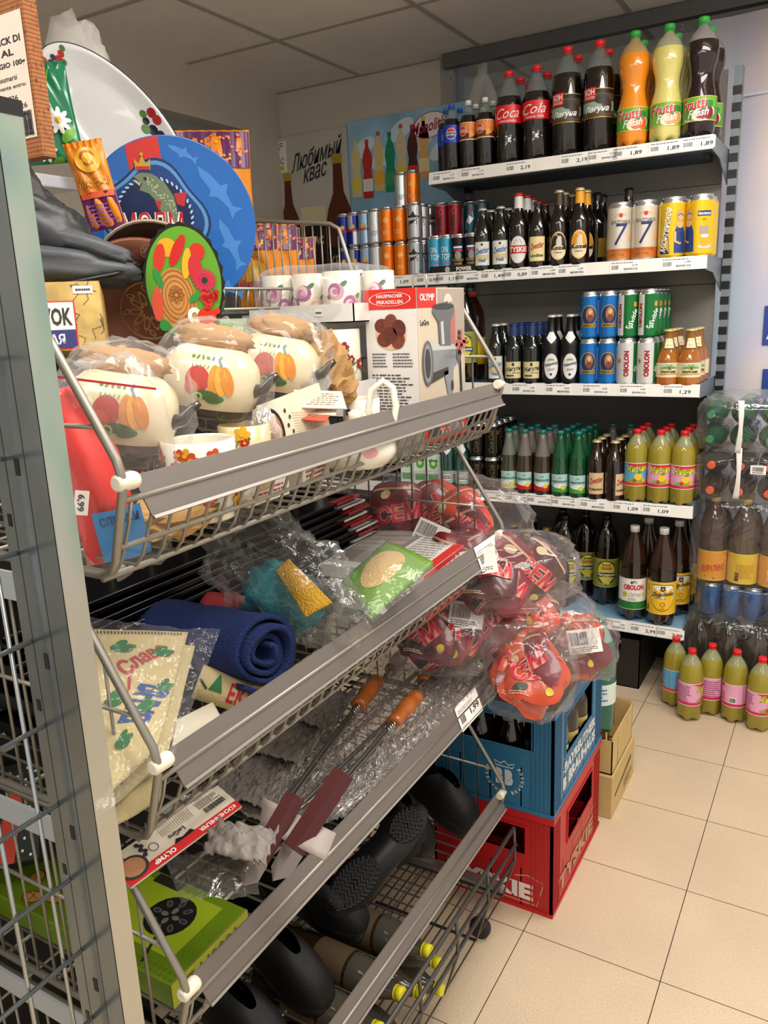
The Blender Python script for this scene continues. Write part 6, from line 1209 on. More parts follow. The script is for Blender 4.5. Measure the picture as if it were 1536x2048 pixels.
t = sheetthing('plastic_bag', 'clear shiny bag around the cream felt hat', 'plastic bag', ((190, 1640), (345, 1520), (440, 1262), (165, 1235)), (.77, .83, .99, .90), film(op=.07, bs=22), 'film', .02, .006, 4, 2, wr=.012, th=0, nu=34, nv=34)
sheetthing('felt_hat', 'cream felt piece folded low beneath the embroidered hat', 'hat', ((215, 1660), (318, 1600), (322, 1530), (210, 1610)), (.84, .88, .92, .88), FE, 'front', .015, .004, 3, 5, th=.008)
# second rolled felt hat with red letters
pa, pb = pd(395, 1362, 1.06), pd(505, 1398, 1.00); t = thing('felt_roll', 'rolled cream felt with green tree and red letters below the blue towel', 'hat', tuple(pa)); ax = (pb-pa); L2 = ax.length; T0 = frame((0, 0, 0), ax, None, CAM-pa)
m = M(); m.T = T0; m.grid(lambda i, j: V((L2*j, .021*cos(2*pi*i), .021*sin(2*pi*i))), 26, 6, FE, True, True); solid(m.build('roll', t), .004)
m = M(); m.T = T0; m.map = lambda u, v, l: V((u, .0238*sin(v/.0238), .0238*cos(v/.0238)+l*.0003))
m.text('ЕКАТ', L2*.42, -.016, L2*.86, .012, K('#b01c30', .7), 1, .03, 0, pi/2*0+.0); m.poly([(L2*.16, -.006), (L2*.34, -.006), (L2*.25, .020)], K('#1f6a3a', .7), 1); m.line([(L2*.02, .004), (L2*.14, -.006)], .003, K('#1f3a2a', .7), 1); m.build('print', t)
sheetthing('white_card', 'off-white folded card leaning behind the second grey bar', 'card', ((340, 1510), (445, 1440), (425, 1405), (352, 1440)), (.95, 1.02, 1.04, .98), K('#d9d0bc', .6), 'card', .004, .001, 3, 2, th=.002)
# ---------------- third basket
F3 = Z0[2]-.098
HW = K('#a85a1e', .25, coat=.6, var=.2, vs=40); STL = K('#b5b2ac', .22, .9)
SK = [((800, 1432), (600, 1690), .635), ((726, 1398), (560, 1650), .63), ((855, 1352), (640, 1660), .62), ((790, 1330), (590, 1600), .60), ((985, 1350), (700, 1640), .615), ((965, 1345), (680, 1630), .605), ((945, 1340), (660, 1620), .60), ((1000, 1352), (720, 1650), .60), ((905, 1330), (640, 1640), .60), ((880, 1345), (585, 1655), .625), ((925, 1345), (650, 1660), .62), ((840, 1340), (560, 1640), .61), ((960, 1352), (690, 1645), .625), ((975, 1350), (672, 1655), .61)]
for k, (a, b, z) in enumerate(SK):
    A_, B_ = at(a[0], a[1], 2, z+.02), at(b[0], b[1], 2, z); d_ = (B_-A_); t = thing('skewer', 'flat steel kebab skewer in clear wrap, %s of the bundle' % (ORD+['sixth', 'seventh', 'eighth', 'ninth', 'tenth', 'eleventh', 'twelfth', 'thirteenth', 'fourteenth'])[k], 'skewer', tuple(A_), 0, 'kebab skewers'); m = M(); m.T = frame((0, 0, 0), d_, None, (0, .0, 1)); L3 = d_.length
    m.grid(lambda i, j: V((.01+j*(L3-.01), (i-.5)*.012*(1 if j < .93 else (1-j)/.07), .004*abs(i-.5))), 4, 12, STL); solid(m.build('blade', t), .0012)
    if k < 4:
        m = M(); m.T = frame((0, 0, 0), -d_, None, (0, 0, 1)) @ Matrix.Rotation(pi/2, 4, 'Y'); m.lathe(smooth_prof([(.009, -.030), (.015, -.026), (.0145, -.006), (.0175, .030), (.0155, .055), (.0165, .065), (.017, .073), (.012, .084), (.001, .087)], 4), HW, 20); m.build('wooden_handle', t, label='orange brown turned wooden handle')
        m = M(); m.T = frame((0, 0, 0), d_, None, (0, 0, 1)); m.tube([(.008+.05*q, .005*sin(q*40), .005*cos(q*40)) for q in [i/40 for i in range(41)]], .0022, STL, 5); m.build('twisted_shank', t)
FS = lambda c: film('#b5aca4', c, .07, 1, 55, .55)  # greyer than the other films; the basket's shadow is put into the colour
def zq(us, z): return us, tuple(depz(u, v, q) for (u, v), q in zip(us, z if isinstance(z, tuple) else (z,)*4))
for k, (us, z, c) in enumerate(((((575, 1665), (690, 1632), (985, 1345), (890, 1315)), .648, .26), (((515, 1615), (600, 1650), (850, 1345), (765, 1300)), .64, .26), (((540, 1600), (640, 1655), (900, 1330), (820, 1310)), .625, .22), (((600, 1640), (672, 1640), (960, 1345), (900, 1330)), .61, .2))):
    us, dp = zq(us, z); sheetthing('plastic_wrap', 'crinkled clear plastic wrap over the skewers, %s layer' % ORD[k], 'plastic wrap', us, dp, FS(c), 'film', .006, .006, 10, k*3, wr=.016, th=0, nu=44, nv=70)
us, dp = zq(((850, 1375), (990, 1345), (965, 1290), (860, 1300)), .64); sheetthing('plastic_wrap', 'twisted clear bag ends at the far end of the skewers', 'plastic wrap', us, dp, film('#cfc9c4', .22, .08, 1, 40, .6), 'film', -.02, .010, 10, 12, wr=-.025, th=0, nu=40, nv=20)
BLD = K('#4a1c1c', .25, .2)
for k, (a, b, w_) in enumerate((((688, 1545), (562, 1737), .014), ((592, 1590), (534, 1690), .013))):
    A_, B_ = pd(a[0], a[1], .98), pd(b[0], b[1], .865); d_ = B_-A_; t = thing('knife_blade', 'dark red kebab blade with pointed steel tip, %s' % ('longer one reaching lower', 'shorter one at left')[k], 'blade', tuple(A_)); m = M(); m.T = frame((0, 0, 0), d_, None, CAM-A_); L3 = d_.length
    m.add([(0, -w_, 0), (L3*.72, -w_, 0), (L3*.72, w_, 0), (0, w_, 0), (0, 0, .003), (L3*.72, 0, .003)], [(0, 1, 5, 4), (4, 5, 2, 3), (0, 3, 2, 1)], BLD); m.build('sheath', t); m = M(); m.T = frame((0, 0, 0), d_, None, CAM-A_); m.add([(L3*.72, -w_, 0), (L3*.92, -w_*.8, 0), (L3, 0, 0), (L3*.90, w_, 0), (L3*.72, w_, 0), (L3*.72, 0, .003)], [(0, 1, 2, 5), (5, 2, 3, 4), (0, 4, 3, 2, 1)], K('#8d837c', .25, .85)); m.build('steel_tip', t)
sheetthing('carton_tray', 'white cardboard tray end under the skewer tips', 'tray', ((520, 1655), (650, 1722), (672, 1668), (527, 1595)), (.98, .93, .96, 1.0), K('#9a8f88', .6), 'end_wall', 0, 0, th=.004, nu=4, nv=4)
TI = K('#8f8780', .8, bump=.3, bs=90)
for k, (us, z) in enumerate(((((425, 1585), (545, 1620), (640, 1470), (500, 1480)), .59), (((505, 1500), (600, 1530), (690, 1410), (600, 1400)), .60), (((600, 1440), (670, 1460), (715, 1380), (640, 1390)), .61), (((440, 1600), (535, 1650), (560, 1580), (430, 1560)), .58))):
    us, dp = zq(us, z)
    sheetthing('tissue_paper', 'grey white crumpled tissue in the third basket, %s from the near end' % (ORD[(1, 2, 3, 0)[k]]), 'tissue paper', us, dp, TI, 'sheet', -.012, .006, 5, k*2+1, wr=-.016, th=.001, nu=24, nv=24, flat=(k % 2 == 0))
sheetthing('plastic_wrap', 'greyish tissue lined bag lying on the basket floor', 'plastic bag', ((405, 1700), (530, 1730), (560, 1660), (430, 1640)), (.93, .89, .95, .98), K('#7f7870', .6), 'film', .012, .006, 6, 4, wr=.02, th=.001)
sheetthing('plastic_wrap', 'dull clear bag flat above the green carton', 'plastic bag', ((360, 1800), (520, 1790), (500, 1680), (330, 1720)), (.92, .90, .97, .98), film('#8a8580', .35, .2, .8, 20), 'film', .01, .006, 5, 9, wr=.01, th=0)
sheetthing('plastic_wrap', 'clear bag corner above the red kitchen card', 'plastic wrap', ((290, 1680), (400, 1600), (440, 1560), (310, 1620)), (.90, .95, .98, .93), film('#ffffff', .25, .1, .9, 30), 'film', .012, .006, 6, 7, wr=.01, th=0)
def d_kh(m, w, h):
    m.rect(0, 0, w, h*.26, K('#c41c22', .4), 1); m.ell(w*.10, h*.40, h*.40, h*.34, INK, 2); m.ell(w*.10, h*.40, h*.32, h*.27, K('#a9764e', .6, bump=.8), 3)
    m.text('KÜCHENHELFER', w*.62, h*.05, w*.96, h*.19, WHITE, 3, .02, 0, pi); m.text('OLYMP', w*.22, h*.06, w*.40, h*.20, WHITE, 3, .03, 0, pi); m.poly([(w*.42, h*.24), (w*.6, h*.24), (w*.58, h*.36), (w*.5, h*.30), (w*.45, h*.36)], BLACK, 2); m.text('LeGro', w*.42, h*.42, w*.56, h*.56, INK, 3, .03, 0, pi); m.ell(w*.30, h*.55, h*.13, h*.13, INK, 2, inner=.85)
    for k in range(5): m.ell(w*(.22+.02*(k % 2)), h*(.50+.09*k), .003, .003, INK, 2, n=8)
    for k in range(16): m.line([(w*(.40+.018*k), h*.62), (w*(.41+.018*k), h*.95)], .0006, K('#8a7a6a', .6), 1)
    m.bars(w*.76, h*.45, w*.95, h*.62, INK, 18, 2); m.small(w*.74, h*.66, w*.95, h*.9, K('#55504a', .6), 4, 2)
card('kitchen_card', 'long cream card with red strip lying on the green carton', 'card', ((262, 1775), (484, 1612), (452, 1580), (232, 1712)), (.87, 1.0, 1.02, .90), d_kh, K('#cfc4b2', .6))
# green waffle-iron carton
t = thing('waffle_box', 'green and yellow carton with black waffle pan picture at the near end', 'box', (-.122, -.895, F3+.002)); zt = .036; gp = K('#5f7c12', .35, var=.3, vs=6)
m = M(); m.box(-.40, 0, 0, .145, 0, zt, gp); bevel(m.build('carton', t), .0015, 2)
m = M(); m.map = planemap((0, 0, zt+.0003), (-1, 0, 0), (0, -1, 0), .0003)      # print reads upside down from the aisle
def uv(x, y): return (-x, -y)
m.map = lambda u, v, l: V((-u, v, zt+.0003+l*.0003))
def E_(u, v, a, b, mt, l, rot=0, inner=0): m.ell(u, v, a, b, mt, l, rot, inner=inner)
m.rect(.03, .03, .22, .13, K('#8fa41c', .4), 0); cxp, cyp = .085, .085
E_(cxp, cyp, .036, .036, K('#2a2826', .3, .5), 2)
for k in range(8): a = k*2*pi/8; E_(cxp+.024*cos(a), cyp+.024*sin(a), .007, .0045, K('#8a8680', .25, .7), 3, a); E_(cxp+.024*cos(a), cyp+.024*sin(a), .004, .0025, K('#4a4845', .3, .6), 4, a)
for k in range(4): E_(cxp+.010*cos(k*1.57), cyp+.010*sin(k*1.57), .006, .004, K('#a9a5a0', .25, .7), 3, k*1.57)
m.line([(cxp-.01, cyp-.036), (cxp-.025, cyp-.075)], .004, K('#3a3835', .3, .5), 3); m.rect(.11, .125, .16, .142, K('#26221e', .4), 1)
m.text('ВАФЕЛЬНИЦА', .135, .010, .205, .026, WHITE, 3, .05, 0, pi); m.text('"СОЮЗ"', .130, .045, .18, .062, WHITE, 3, .05, 0, pi)
for k, (x, y) in enumerate(((.24, .10), (.27, .07), (.30, .11), (.26, .035), (.32, .05), (.35, .09), (.29, .02))): E_(x, y, .016, .012, K('#b8843c', .6), 2, k); E_(x, y, .016, .012, K('#5a3414', .6), 3, k, inner=.85); m.line([(x-.01, y), (x+.01, y+.004)], .001, K('#5a3414', .6), 3); m.line([(x-.002, y-.008), (x+.003, y+.008)], .001, K('#5a3414', .6), 3)
for k in range(24): m.rect(.004+.009*(k % 12), .004+.009*(k//12), .008+.009*(k % 12), .008+.009*(k//12), K('#4f6a10', .4), 1, 0)
m.build('top_print', t)
m = M(); m.map = planemap((.0005, 0, 0), (0, 1, 0), (0, 0, 1)); m.rect(0, 0, .145, zt, K('#a3a818', .4), 1, 0); m.text('1000П 2!', .02, .008, .12, .028, K('#3f5a10', .4), 2, .02, 0, pi); m.build('end_print', t)
# red box with white dots seen through the grid at left
def d_dot(m, w, h):
    for k in range(34): m.ell(w*((k*37 % 100)/100), h*((k*61 % 100)/100), .0022, .0022, WHITE, 1, n=7)
    m.poly([(w*.15, 0), (w*.55, 0), (w*.7, h*.6), (w*.45, h*.95), (w*.35, h*.5)], K('#c83a1e', .5), 2)
card('dotted_carton', 'dark carton with white dots and orange shape behind the wire grid', 'box', ((-30, 1740), (78, 1715), (72, 1560), (-20, 1540)), (1.14, 1.14, 1.2, 1.2), d_dot, K('#1a231c', .5), .05)
# ---------------- lowest basket: black clogs
F4 = Z0[3]-.098; RB = K('#0a0a0b', .6, bump=.15, bs=300); RB2 = K('#131314', .45)
def solepts(n=40, L=.27, w=.047):
    out = []
    for k in range(n):
        a = 2*pi*k/n; x = cos(a); y = sin(a); wd = w*(.80+.22*(x*.5+.5)-.16*math.exp(-((x+.05)/.35)**2)); out.append((x*L/2, y*wd*(abs(y)**-.25 if abs(y) > .01 else 1)))
    return out
def clog(mt4, lab, holes=True, fluff=False, group='black clogs'):
    t = thing('clog', lab, 'clog', (0, 0, 0), 0, group); t.matrix_world = mt4; sp = solepts(); N = len(sp)
    m = M(); m.add([(x*.97, y*.94, 0) for x, y in sp]+[(x, y, .010) for x, y in sp]+[(x, y*1.02, .026) for x, y in sp]+[(x*.97, y*.95, .032) for x, y in sp], [tuple(reversed(range(N)))]+[(r*N+k, r*N+(k+1) % N, (r+1)*N+(k+1) % N, (r+1)*N+k) for r in range(3) for k in range(N)]+[tuple(range(3*N, 4*N))], RB2, True); m.build('sole', t)
    m = M()
    def up(i, j):
        a = 2*pi*i; x = cos(a); k = int((i % 1)*N) % N; sx, sy = sp[k][0], sp[k][1]; h = .030+j*(.062 if x > -.1 else .038); s = (cos(j*pi/2*.92))**(.55 if x > 0 else .12); s2 = 1-(1-s)*(1 if x > -.2 else .35)
        return V((sx*(1-(1-s2)*.8)+.0, sy*s2*.98, h+(.010*sin(pi*min(1, max(0, (sx+.02)/.15)))*j)))
    m.grid(up, N, 9, RB, True, True); m.build('upper', t)
    if holes:
        m = M()
        for r in range(5):
            for c in range(7): x = .045+.011*r; y = (c-3)*.009; m.lathe([(.0022, .089-.0006*r*r-abs(y)*.35), (.0022, .0905-.0006*r*r-abs(y)*.35)], K('#050505', .8), 6) if False else m.box(x-.0018, x+.0018, y-.0018, y+.0018, .084-.0011*r*r-abs(y)*.42, .0885-.0011*r*r-abs(y)*.42, K('#040404', .9))
        m.build('vent_holes', t, kind='stuff')
    m = M(); m.map = lambda u, v, l: V((u, v, -.0004-l*.0006)); tr = K('#19191a', .6); dk = K('#050505', .8)
    for (x0, x1, w) in ((-.118, -.045, .030), (.005, .118, .036)):
        m.ell((x0+x1)/2, 0, (x1-x0)/2, w, dk, 0, n=28); n = int((x1-x0)/.0085)
        for k in range(n):
            x = x0+.006+k*.0085; ww = w*sqrt(max(.05, 1-((x-(x0+x1)/2)/((x1-x0)/2))**2))*.9; z = []
            for q in range(9): z.append((x+(.0035 if q % 2 else -.0035), -ww+2*ww*q/8))
            m.line(z, .0042, tr, 2)
    m.v = m.v; o = m.build('tread', t); solid(o, .0018)
    if fluff: m = M(); blob((-.06, 0, .05), (.06, .042, .018), K('#1c1c1e', 1, bump=1), m, .2, 9, 30, 14, 2, 2.2, wr=.3); m.build('fleece_lining', t)
    return t
def ori(p, toe, up_): return frame(p, V(toe), None, V(up_))
tc = (CAM-V((-.165, -.345, .335))).normalized()
clog(ori((-.170, -.335, .365), (-.035, -.29, -.01), -(tc+V((-.1, .15, 0)))), 'black clog lying with its wavy tread sole towards the viewer', True, True)
for toe, heel, up_, lb, hol in (((-.10, -.045, .262), (-.345, .0, .32), (.35, -.1, .9), 'black perforated clog at the far end of the lowest basket', True), ((-.15, -.16, .262), (-.39, -.09, .34), (.3, -.25, .9), 'black clog second from far end, beside the tread sole', True),
    ((-.24, -.275, .36), (-.45, -.15, .44), (.3, -.5, .8), 'black clog behind the tread sole, under the skewer bar', False), ((-.165, -.40, .245), (-.42, -.38, .25), (.1, -.1, 1), 'black clog lying beneath the one showing its tread', False),
    ((-.125, -.575, .248), (-.39, -.53, .29), (.2, -.15, .95), 'large black shoe near the middle of the lowest basket', False), ((-.12, -.69, .248), (-.39, -.665, .29), (.2, -.15, .95), 'large black shoe at the near end of the lowest basket', False), ((-.13, -.81, .25), (-.40, -.80, .28), (.2, -.1, .95), 'black shoe deep in shade under the green carton', False)):
    clog(ori((V(toe)+V(heel))/2, V(toe)-V(heel), up_), lb, hol)
# ---------------- foot tray: clear bottles with yellow caps lying down
YC = K('#d8cf1c', .35)
proto('oil', 'petl', .034, .26, pet('#3a2a16', .35), pet('#6a655a', .5), .6, YC, None, [('label', lambda nm, t: wrap(.034, .08, .15, K('#5a4a34', .5))(nm, t))])
for k, (y, z) in enumerate(((-.28, .205), (-.33, .265), (-.375, .20), (-.42, .262), (-.46, .195), (-.52, .258), (-.56, .19), (-.62, .25), (-.30, .14), (-.40, .135), (-.50, .13), (-.60, .13))):
    place('oil', -.295, y-.05, z-.03, (0, pi/2-.04, .05*((k % 3)-1)), 'clear bottle with yellow cap lying sideways in the foot tray of the basket rack', 'yellow capped bottles in the foot tray')
# ============================================================ crates, bulk bags, packs and floor bottles
def crate(name, lab, x0, x1, y0, y1, z0, z1, mt, mt2, holes):
    t = thing(name, lab, 'crate', ((x0+x1)/2, (y0+y1)/2, z0)); a, b, h = (x1-x0)/2, (y1-y0)/2, z1-z0; tk = .006
    hx, hy = holes       # (u0,u1,v0,v1) opening in the short (y) faces and the long (x) faces
    def wall(nm, fn, L, hl, curved=0):
        m = M(); u0, u1, v0, v1 = hl
        for q in ((-L, u0, 0, h), (u1, L, 0, h), (u0, u1, 0, v0), (u0, u1, v1, h)): m.box(*fn(*q), mt)
        r = .004
        for q in ((u0-r, u1+r, v0-r, v0, 1), (u0-r, u1+r, v1, v1+r, 1), (u0-r, u0, v0, v1, 1), (u1, u1+r, v0, v1, 1)): m.box(*fn(*q[:4], r*.7), mt)
        for s_ in (-1, 1):
            for k in range(5): e = L-.008-.010*k; m.box(*fn(min(s_*e, s_*(e-.003)), max(s_*e, s_*(e-.003)), .01, h-.02, .002), mt2)
        m.box(*fn(-L-.002, L+.002, h-.016, h, .004), mt); m.box(*fn(-L-.002, L+.002, 0, .010, .003), mt); m.build(nm, t)
    for s_ in (-1, 1):
        wall('end_wall', lambda u0, u1, v0, v1, e=0, s=s_: (u0, u1, min(s*(b-tk), s*(b+e)), max(s*(b-tk), s*(b+e)), v0, v1), a, hx)
        wall('side_wall', lambda u0, u1, v0, v1, e=0, s=s_: (min(s*(a-tk), s*(a+e)), max(s*(a-tk), s*(a+e)), u0, u1, v0, v1), b, hy)
    m = M(); m.box(-a, a, -b, b, 0, .006, mt)
    for k in range(1, 4): m.box(-a+k*2*a/4-.0015, -a+k*2*a/4+.0015, -b, b, .006, h*.42, mt2)
    for k in range(1, 5): m.box(-a, a, -b+k*2*b/5-.0015, -b+k*2*b/5+.0015, .006, h*.42, mt2)
    m.build('floor_and_dividers', t); return t, a, b, h
X1, X0, Y0_, Y1_ = .044, -.256, .066, .452
cb = K('#2f6f97', .38); cb2 = K('#2a648a', .38); crd = K('#b8141c', .38); crd2 = K('#a5121a', .38)
t, a, b, h = crate('beer_crate', 'blue plastic beer crate with white brewery emblem on top of the red one', X0, X1, Y0_, Y1_, .262, .524, cb, cb2, ((-.075, .105, .158, .228), (-.11, .10, .115, .215)))
m = M(); m.map = planemap((0, -b-.0004, 0), (1, 0, 0), (0, 0, 1)); cx, cz = .035, .078; WP = K('#cdd8dc', .5)
m.text('B', cx+.001, cz-.022, cx+.021, cz+.018, WP, 1, .08); m.text('B', cx-.021, cz-.022, cx-.003, cz+.018, WP, 1, .08); m.line([(cx-.020, cz+.024), (cx-.024, cz+.036), (cx-.010, cz+.030), (cx, cz+.038), (cx+.010, cz+.030), (cx+.024, cz+.036), (cx+.020, cz+.024)], .003, WP, 1, True)
word = 'BAYREUTHER BRAUHAUS'
for k, ch in enumerate(word):
    if ch == ' ': continue
    an = radians(-145+k*(290/18.0)) - pi/2 - 0; an = radians(180+35+ -0) + radians(290)*k/18.0; an = radians(145)+radians(250)*k/18.0
    x, z = cx+.043*cos(an), cz+.043*sin(an); wl = .0032 if ch != 'I' else .0012; m.text(ch, x-wl, z-.0042, x+wl, z+.0042, WP, 1, .05, 0, an+pi/2)
m.build('emblem', t)
m = M(); m.map = planemap((a+.0004, 0, 0), (0, 1, 0), (0, 0, 1)); m.text('BAYREUTHER', -.115, .070, .135, .098, WP, 1, .06); m.text('BRAUHAUS', -.085, .030, .135, .062, WP, 1, .06); m.text('B', -.125, .030, -.100, .062, WP, 1, .08); m.line([(-.125, .072), (-.128, .082), (-.112, .078), (-.098, .082), (-.100, .072)], .003, WP, 1); m.build('lettering', t)
t, a, b, h = crate('beer_crate', 'red plastic beer crate with white lettering standing on the floor', X0, X1, Y0_, Y1_, 0, .262, crd, crd2, ((-.03, .085, .150, .220), (-.085, .115, .135, .215)))
for nm, mp, L in (('lettering', planemap((0, -b-.0004, 0), (1, 0, 0), (0, 0, 1)), a), ('side_lettering', planemap((a+.0004, 0, 0), (0, 1, 0), (0, 0, 1)), b)):
    m = M(); m.map = mp; s = L/.15; WQ = K('#e0d8d4', .5) if nm == 'lettering' else K('#b88a70', .5); m.text('TYSKIE', -.115*s, .028, .105*s, .072, WQ, 2, .05)
    m.line([(-.12*s, .020), (.115*s, .020), (.13*s, .085), (.09*s, .095), (.06*s, .085)], .0022, K('#c9b89a', .5), 1)
    if L > .15: m.line([(-.04, .10), (-.05, .135), (-.015, .115), (0, .145), (.015, .115), (.05, .135), (.04, .10)], .003, K('#b88a70', .5), 1, True)
    m.build(nm, t)
# bottles in the blue crate (in its pockets)
def crb(i, j, key, lab): place(key, X0+.3*(i+.5)/4, Y0_+.386*(j+.5)/5, .270, .3*i, lab, 'bottles in the blue crate')
proto('crt', 'long', .033, .262, DARK, None, None, K('#e0d8c0', .4, .3), None, [('label', patch(.033, sq(-.026, .05, .026, .12, K('#c9b45a', .5), K('#3a4a7a', .5))))])
proto('crb', 'long', .033, .250, DARK, None, None, K('#27408c', .35, .4), None, [('label', patch(.033, sq(-.026, .05, .026, .12, K('#9aa9b8', .5), K('#3a4a7a', .5))))])
proto('crc', 'stub', .031, .235, DARK, None, None, K('#c9cdd0', .35, .5), None, [])
for i in range(4):
    for j in range(5):
        if (i, j) in ((0, 4), (1, 4)): continue
        crb(i, j, 'crt' if (i == 3 and j in (1, 2, 3)) else ('crb' if (i + j) % 3 == 0 else 'crc'), 'beer bottle in the blue crate, pocket %d of row %d' % (j+1, i+1))
# bulk bags of sunflower seed packets
MAR = K('#751c2a', .35, coat=.3); ORG = K('#c8431c', .35, coat=.3); DMR = K('#4a1420', .35, coat=.3)
def d_seed(seed):
    def d(m, w, h):
        rr = random.Random(seed)
        m.text('СЕМ', -w*.40, h*.30, w*.42, h*.62, K('#d89a86', .4), 3, .07, .1, .15); m.text('СЕМ', -w*.40, h*.30, w*.42, h*.62, K('#c8203a', .35), 4, .03, .1, .15)
        m.ell(-w*.22, h*.78, w*.10, h*.07, K('#c8b48c', .5), 3, .6); m.rect(-w*.46, h*.86, w*.46, h*.90, K('#c8a080', .4), 2); (m.ell(w*.3, h*.16, .008, .008, K('#cdb83a', .4), 5) if seed % 4 == 1 else None); m.ell(-w*.2, h*.16, w*.14, h*.07, K('#26302c', .4), 3, .4); m.small(-w*.4, h*.04, w*.1, h*.10, K('#e0c0a0', .5), 2, 4)
        for k in range(5): m.line([(-w*.45+k*.012, 0), (-w*.45+k*.02, h)], .0022, K(('#c8482a', '#6a1424')[k % 2], .4), 1)
    return d
def bulkbag(lab, p, sz, rz, mts, n=7, seed=1, tilt=0, labelpos=None):
    t = thing('bulk_bag', lab, 'bag', tuple(p), (tilt, 0, rz), 'bulk bags of snack packets'); rr = random.Random(seed)
    for k in range(n):
        w, h, th = sz[0]*.95, sz[2]*1.5+.03, sz[1]*.55
        w = .115; h = .125; th = .045; fr_x = (rr.random()-.5)*2*(sz[0]-.062); fr_y = (rr.random()-.5)*2*max(0, sz[1]-.055); fr_z = (rr.random()-.5)*2*max(0, sz[2]-.04)
        Q = Matrix.Translation((fr_x, fr_y-(sz[1]*.25 if k < 4 else 0), fr_z)) @ Matrix.Rotation(rr.uniform(-.9, .9), 4, 'Y') @ Matrix.Rotation(rr.uniform(-1.1, .1), 4, 'X') @ Matrix.Rotation(rr.uniform(-.4, .4), 4, 'Z')
        def g(i, j, s=1, k=k): e = (sin(pi*min(1, max(0, i)))*sin(pi*min(1, max(0, j))))**.5; cr = 1-.16*abs(2*j-1)**5; cq = 1-.16*abs(2*i-1)**5; return V(((i-.5)*w*cr, -s*(th*.5)*e+.004*sin(i*11+j*8+k)+.02*(i-.5)**2, (j-.5)*h*cq))
        m = M(Q); m.grid(lambda i, j: g(i, j, 1), 14, 14, mts[k % len(mts)]); m.grid(lambda i, j: g(i, j, -1), 14, 14, mts[k % len(mts)]); m.map = lambda u, v, l: g(u/w+.5, v/h, 1)+V((0, -.0012-l*.0004, 0)); d_seed(k)(m, w, h); m.build('snack_packet', t)
    m = M(); blob((0, 0, 0), (sz[0]*1.15, sz[1]*1.12, sz[2]*1.25), film('#e8dede', .09, .07, 1, 10, .6), m, .14, 2.6, 48, 30, seed, 3.0, wr=.16); m.build('clear_bag', t)
    if labelpos:
        u, v, ry = labelpos; m = M(Matrix.Translation((u, -sz[1]*.80, v)) @ Matrix.Rotation(ry, 4, 'Y') @ Matrix.Rotation(-.6, 4, 'X')); m.map = planemap((0, -.02, 0), (1, 0, 0), (0, 0, 1)); m.rect(-.035, -.026, .035, .026, K('#e2ddd6', .6), 0); m.bars(-.030, -.008, .008, .020, INK, 16, 1); m.small(-.03, -.024, .03, -.012, K('#4a4a4a', .6), 3, 1); m.build('paper_label', t)
    return t
bulkbag('clear bag of red snack packets behind the second basket, barcode label in front', pd(850, 1035, 1.75), (.19, .10, .075), .25, [MAR, MAR, ORG], 9, 3, 0, (.03, -.02, .4))
bulkbag('puffy clear bag of red packets on top of the pile, folded label', pd(985, 1140, 1.62), (.15, .09, .06), .35, [MAR, MAR, DMR], 8, 5, 0, (-.02, .035, -.2))
bulkbag('clear bag of dark red packets in the middle of the pile', pd(1010, 1235, 1.68), (.16, .10, .058), .30, [MAR, DMR, ORG], 9, 7, 0, (-.07, .03, .1))
bulkbag('clear bag of orange packets lying at front on the blue crate', pd(1058, 1338, 1.60), (.078, .075, .075), .3, [ORG, ORG, MAR], 8, 9)
bulkbag('clear bag of orange packets at right rear of the blue crate', pd(1155, 1290, 1.78), (.075, .07, .055), .5, [ORG, MAR], 6, 11, 0, (0, .03, -.1))
bulkbag('clear bag of dark packets behind the wires of the third basket', pd(880, 1270, 1.62), (.10, .08, .055), .3, [DMR, MAR], 6, 13, 0)
# cartons and a large green bottle behind the crates
kc = K('#c9ad72', .7, var=.08)
t = thing('open_carton', 'open tan cardboard carton holding small boxes behind the crates', 'carton', (-.01, .60, .13)); m = M()
for q in ((-.075, .075, -.10, .12, 0, .003), (-.075, .075, -.10, -.097, 0, .10), (-.075, .075, .117, .12, 0, .12), (.072, .075, -.10, .12, 0, .11), (-.075, -.072, -.10, .12, 0, .11)): m.box(*q, kc)
m.build('walls', t)
for k in range(4): tt = thing('small_box', 'small brown printed box inside the open tan carton', 'box', (-.045+.03*k, .56+.02*(k % 2), .134), .1*k, 'small boxes in the tan carton'); m = M(); m.box(-.013, .013, -.03, .03, 0, .085, K('#8a6430', .6)); m.map = planemap((-.012, -.0304, .01), (1, 0, 0), (0, 0, 1)); m.rect(0, .03, .024, .07, K('#d9b26a', .6), 1); m.build('box', tt)
t = thing('tan_carton', 'closed tan carton with long dark slot under the open one', 'carton', (-.01, .60, 0)); m = M(); m.box(-.08, .08, -.11, .14, 0, .128, kc); bevel(m.build('box', t), .002); m = M(); m.map = planemap((.0805, 0, 0), (0, 1, 0), (0, 0, 1)); m.poly([(-.08, .052), (.10, .078), (.10, .090), (-.08, .060)], BLACK, 1); m.small(.02, .02, .12, .05, K('#8a7040', .6), 3, 1); m.build('slot', t)
proto('grn', 'petl', .045, .33, pet('#1f7a6a', .3), pet('#bfe0d8', .5), .8, K('#2a8a7a', .4), None, [LB(.045, .09, .15, K('#d2e0da', .5), lambda m, R, z0, z1: m.small(-.03, z0+.01, .03, z1-.01, BLU, 4, 1))])
place('grn', .015, .53, .245, .2, 'large green water bottle standing behind the blue crate', None)
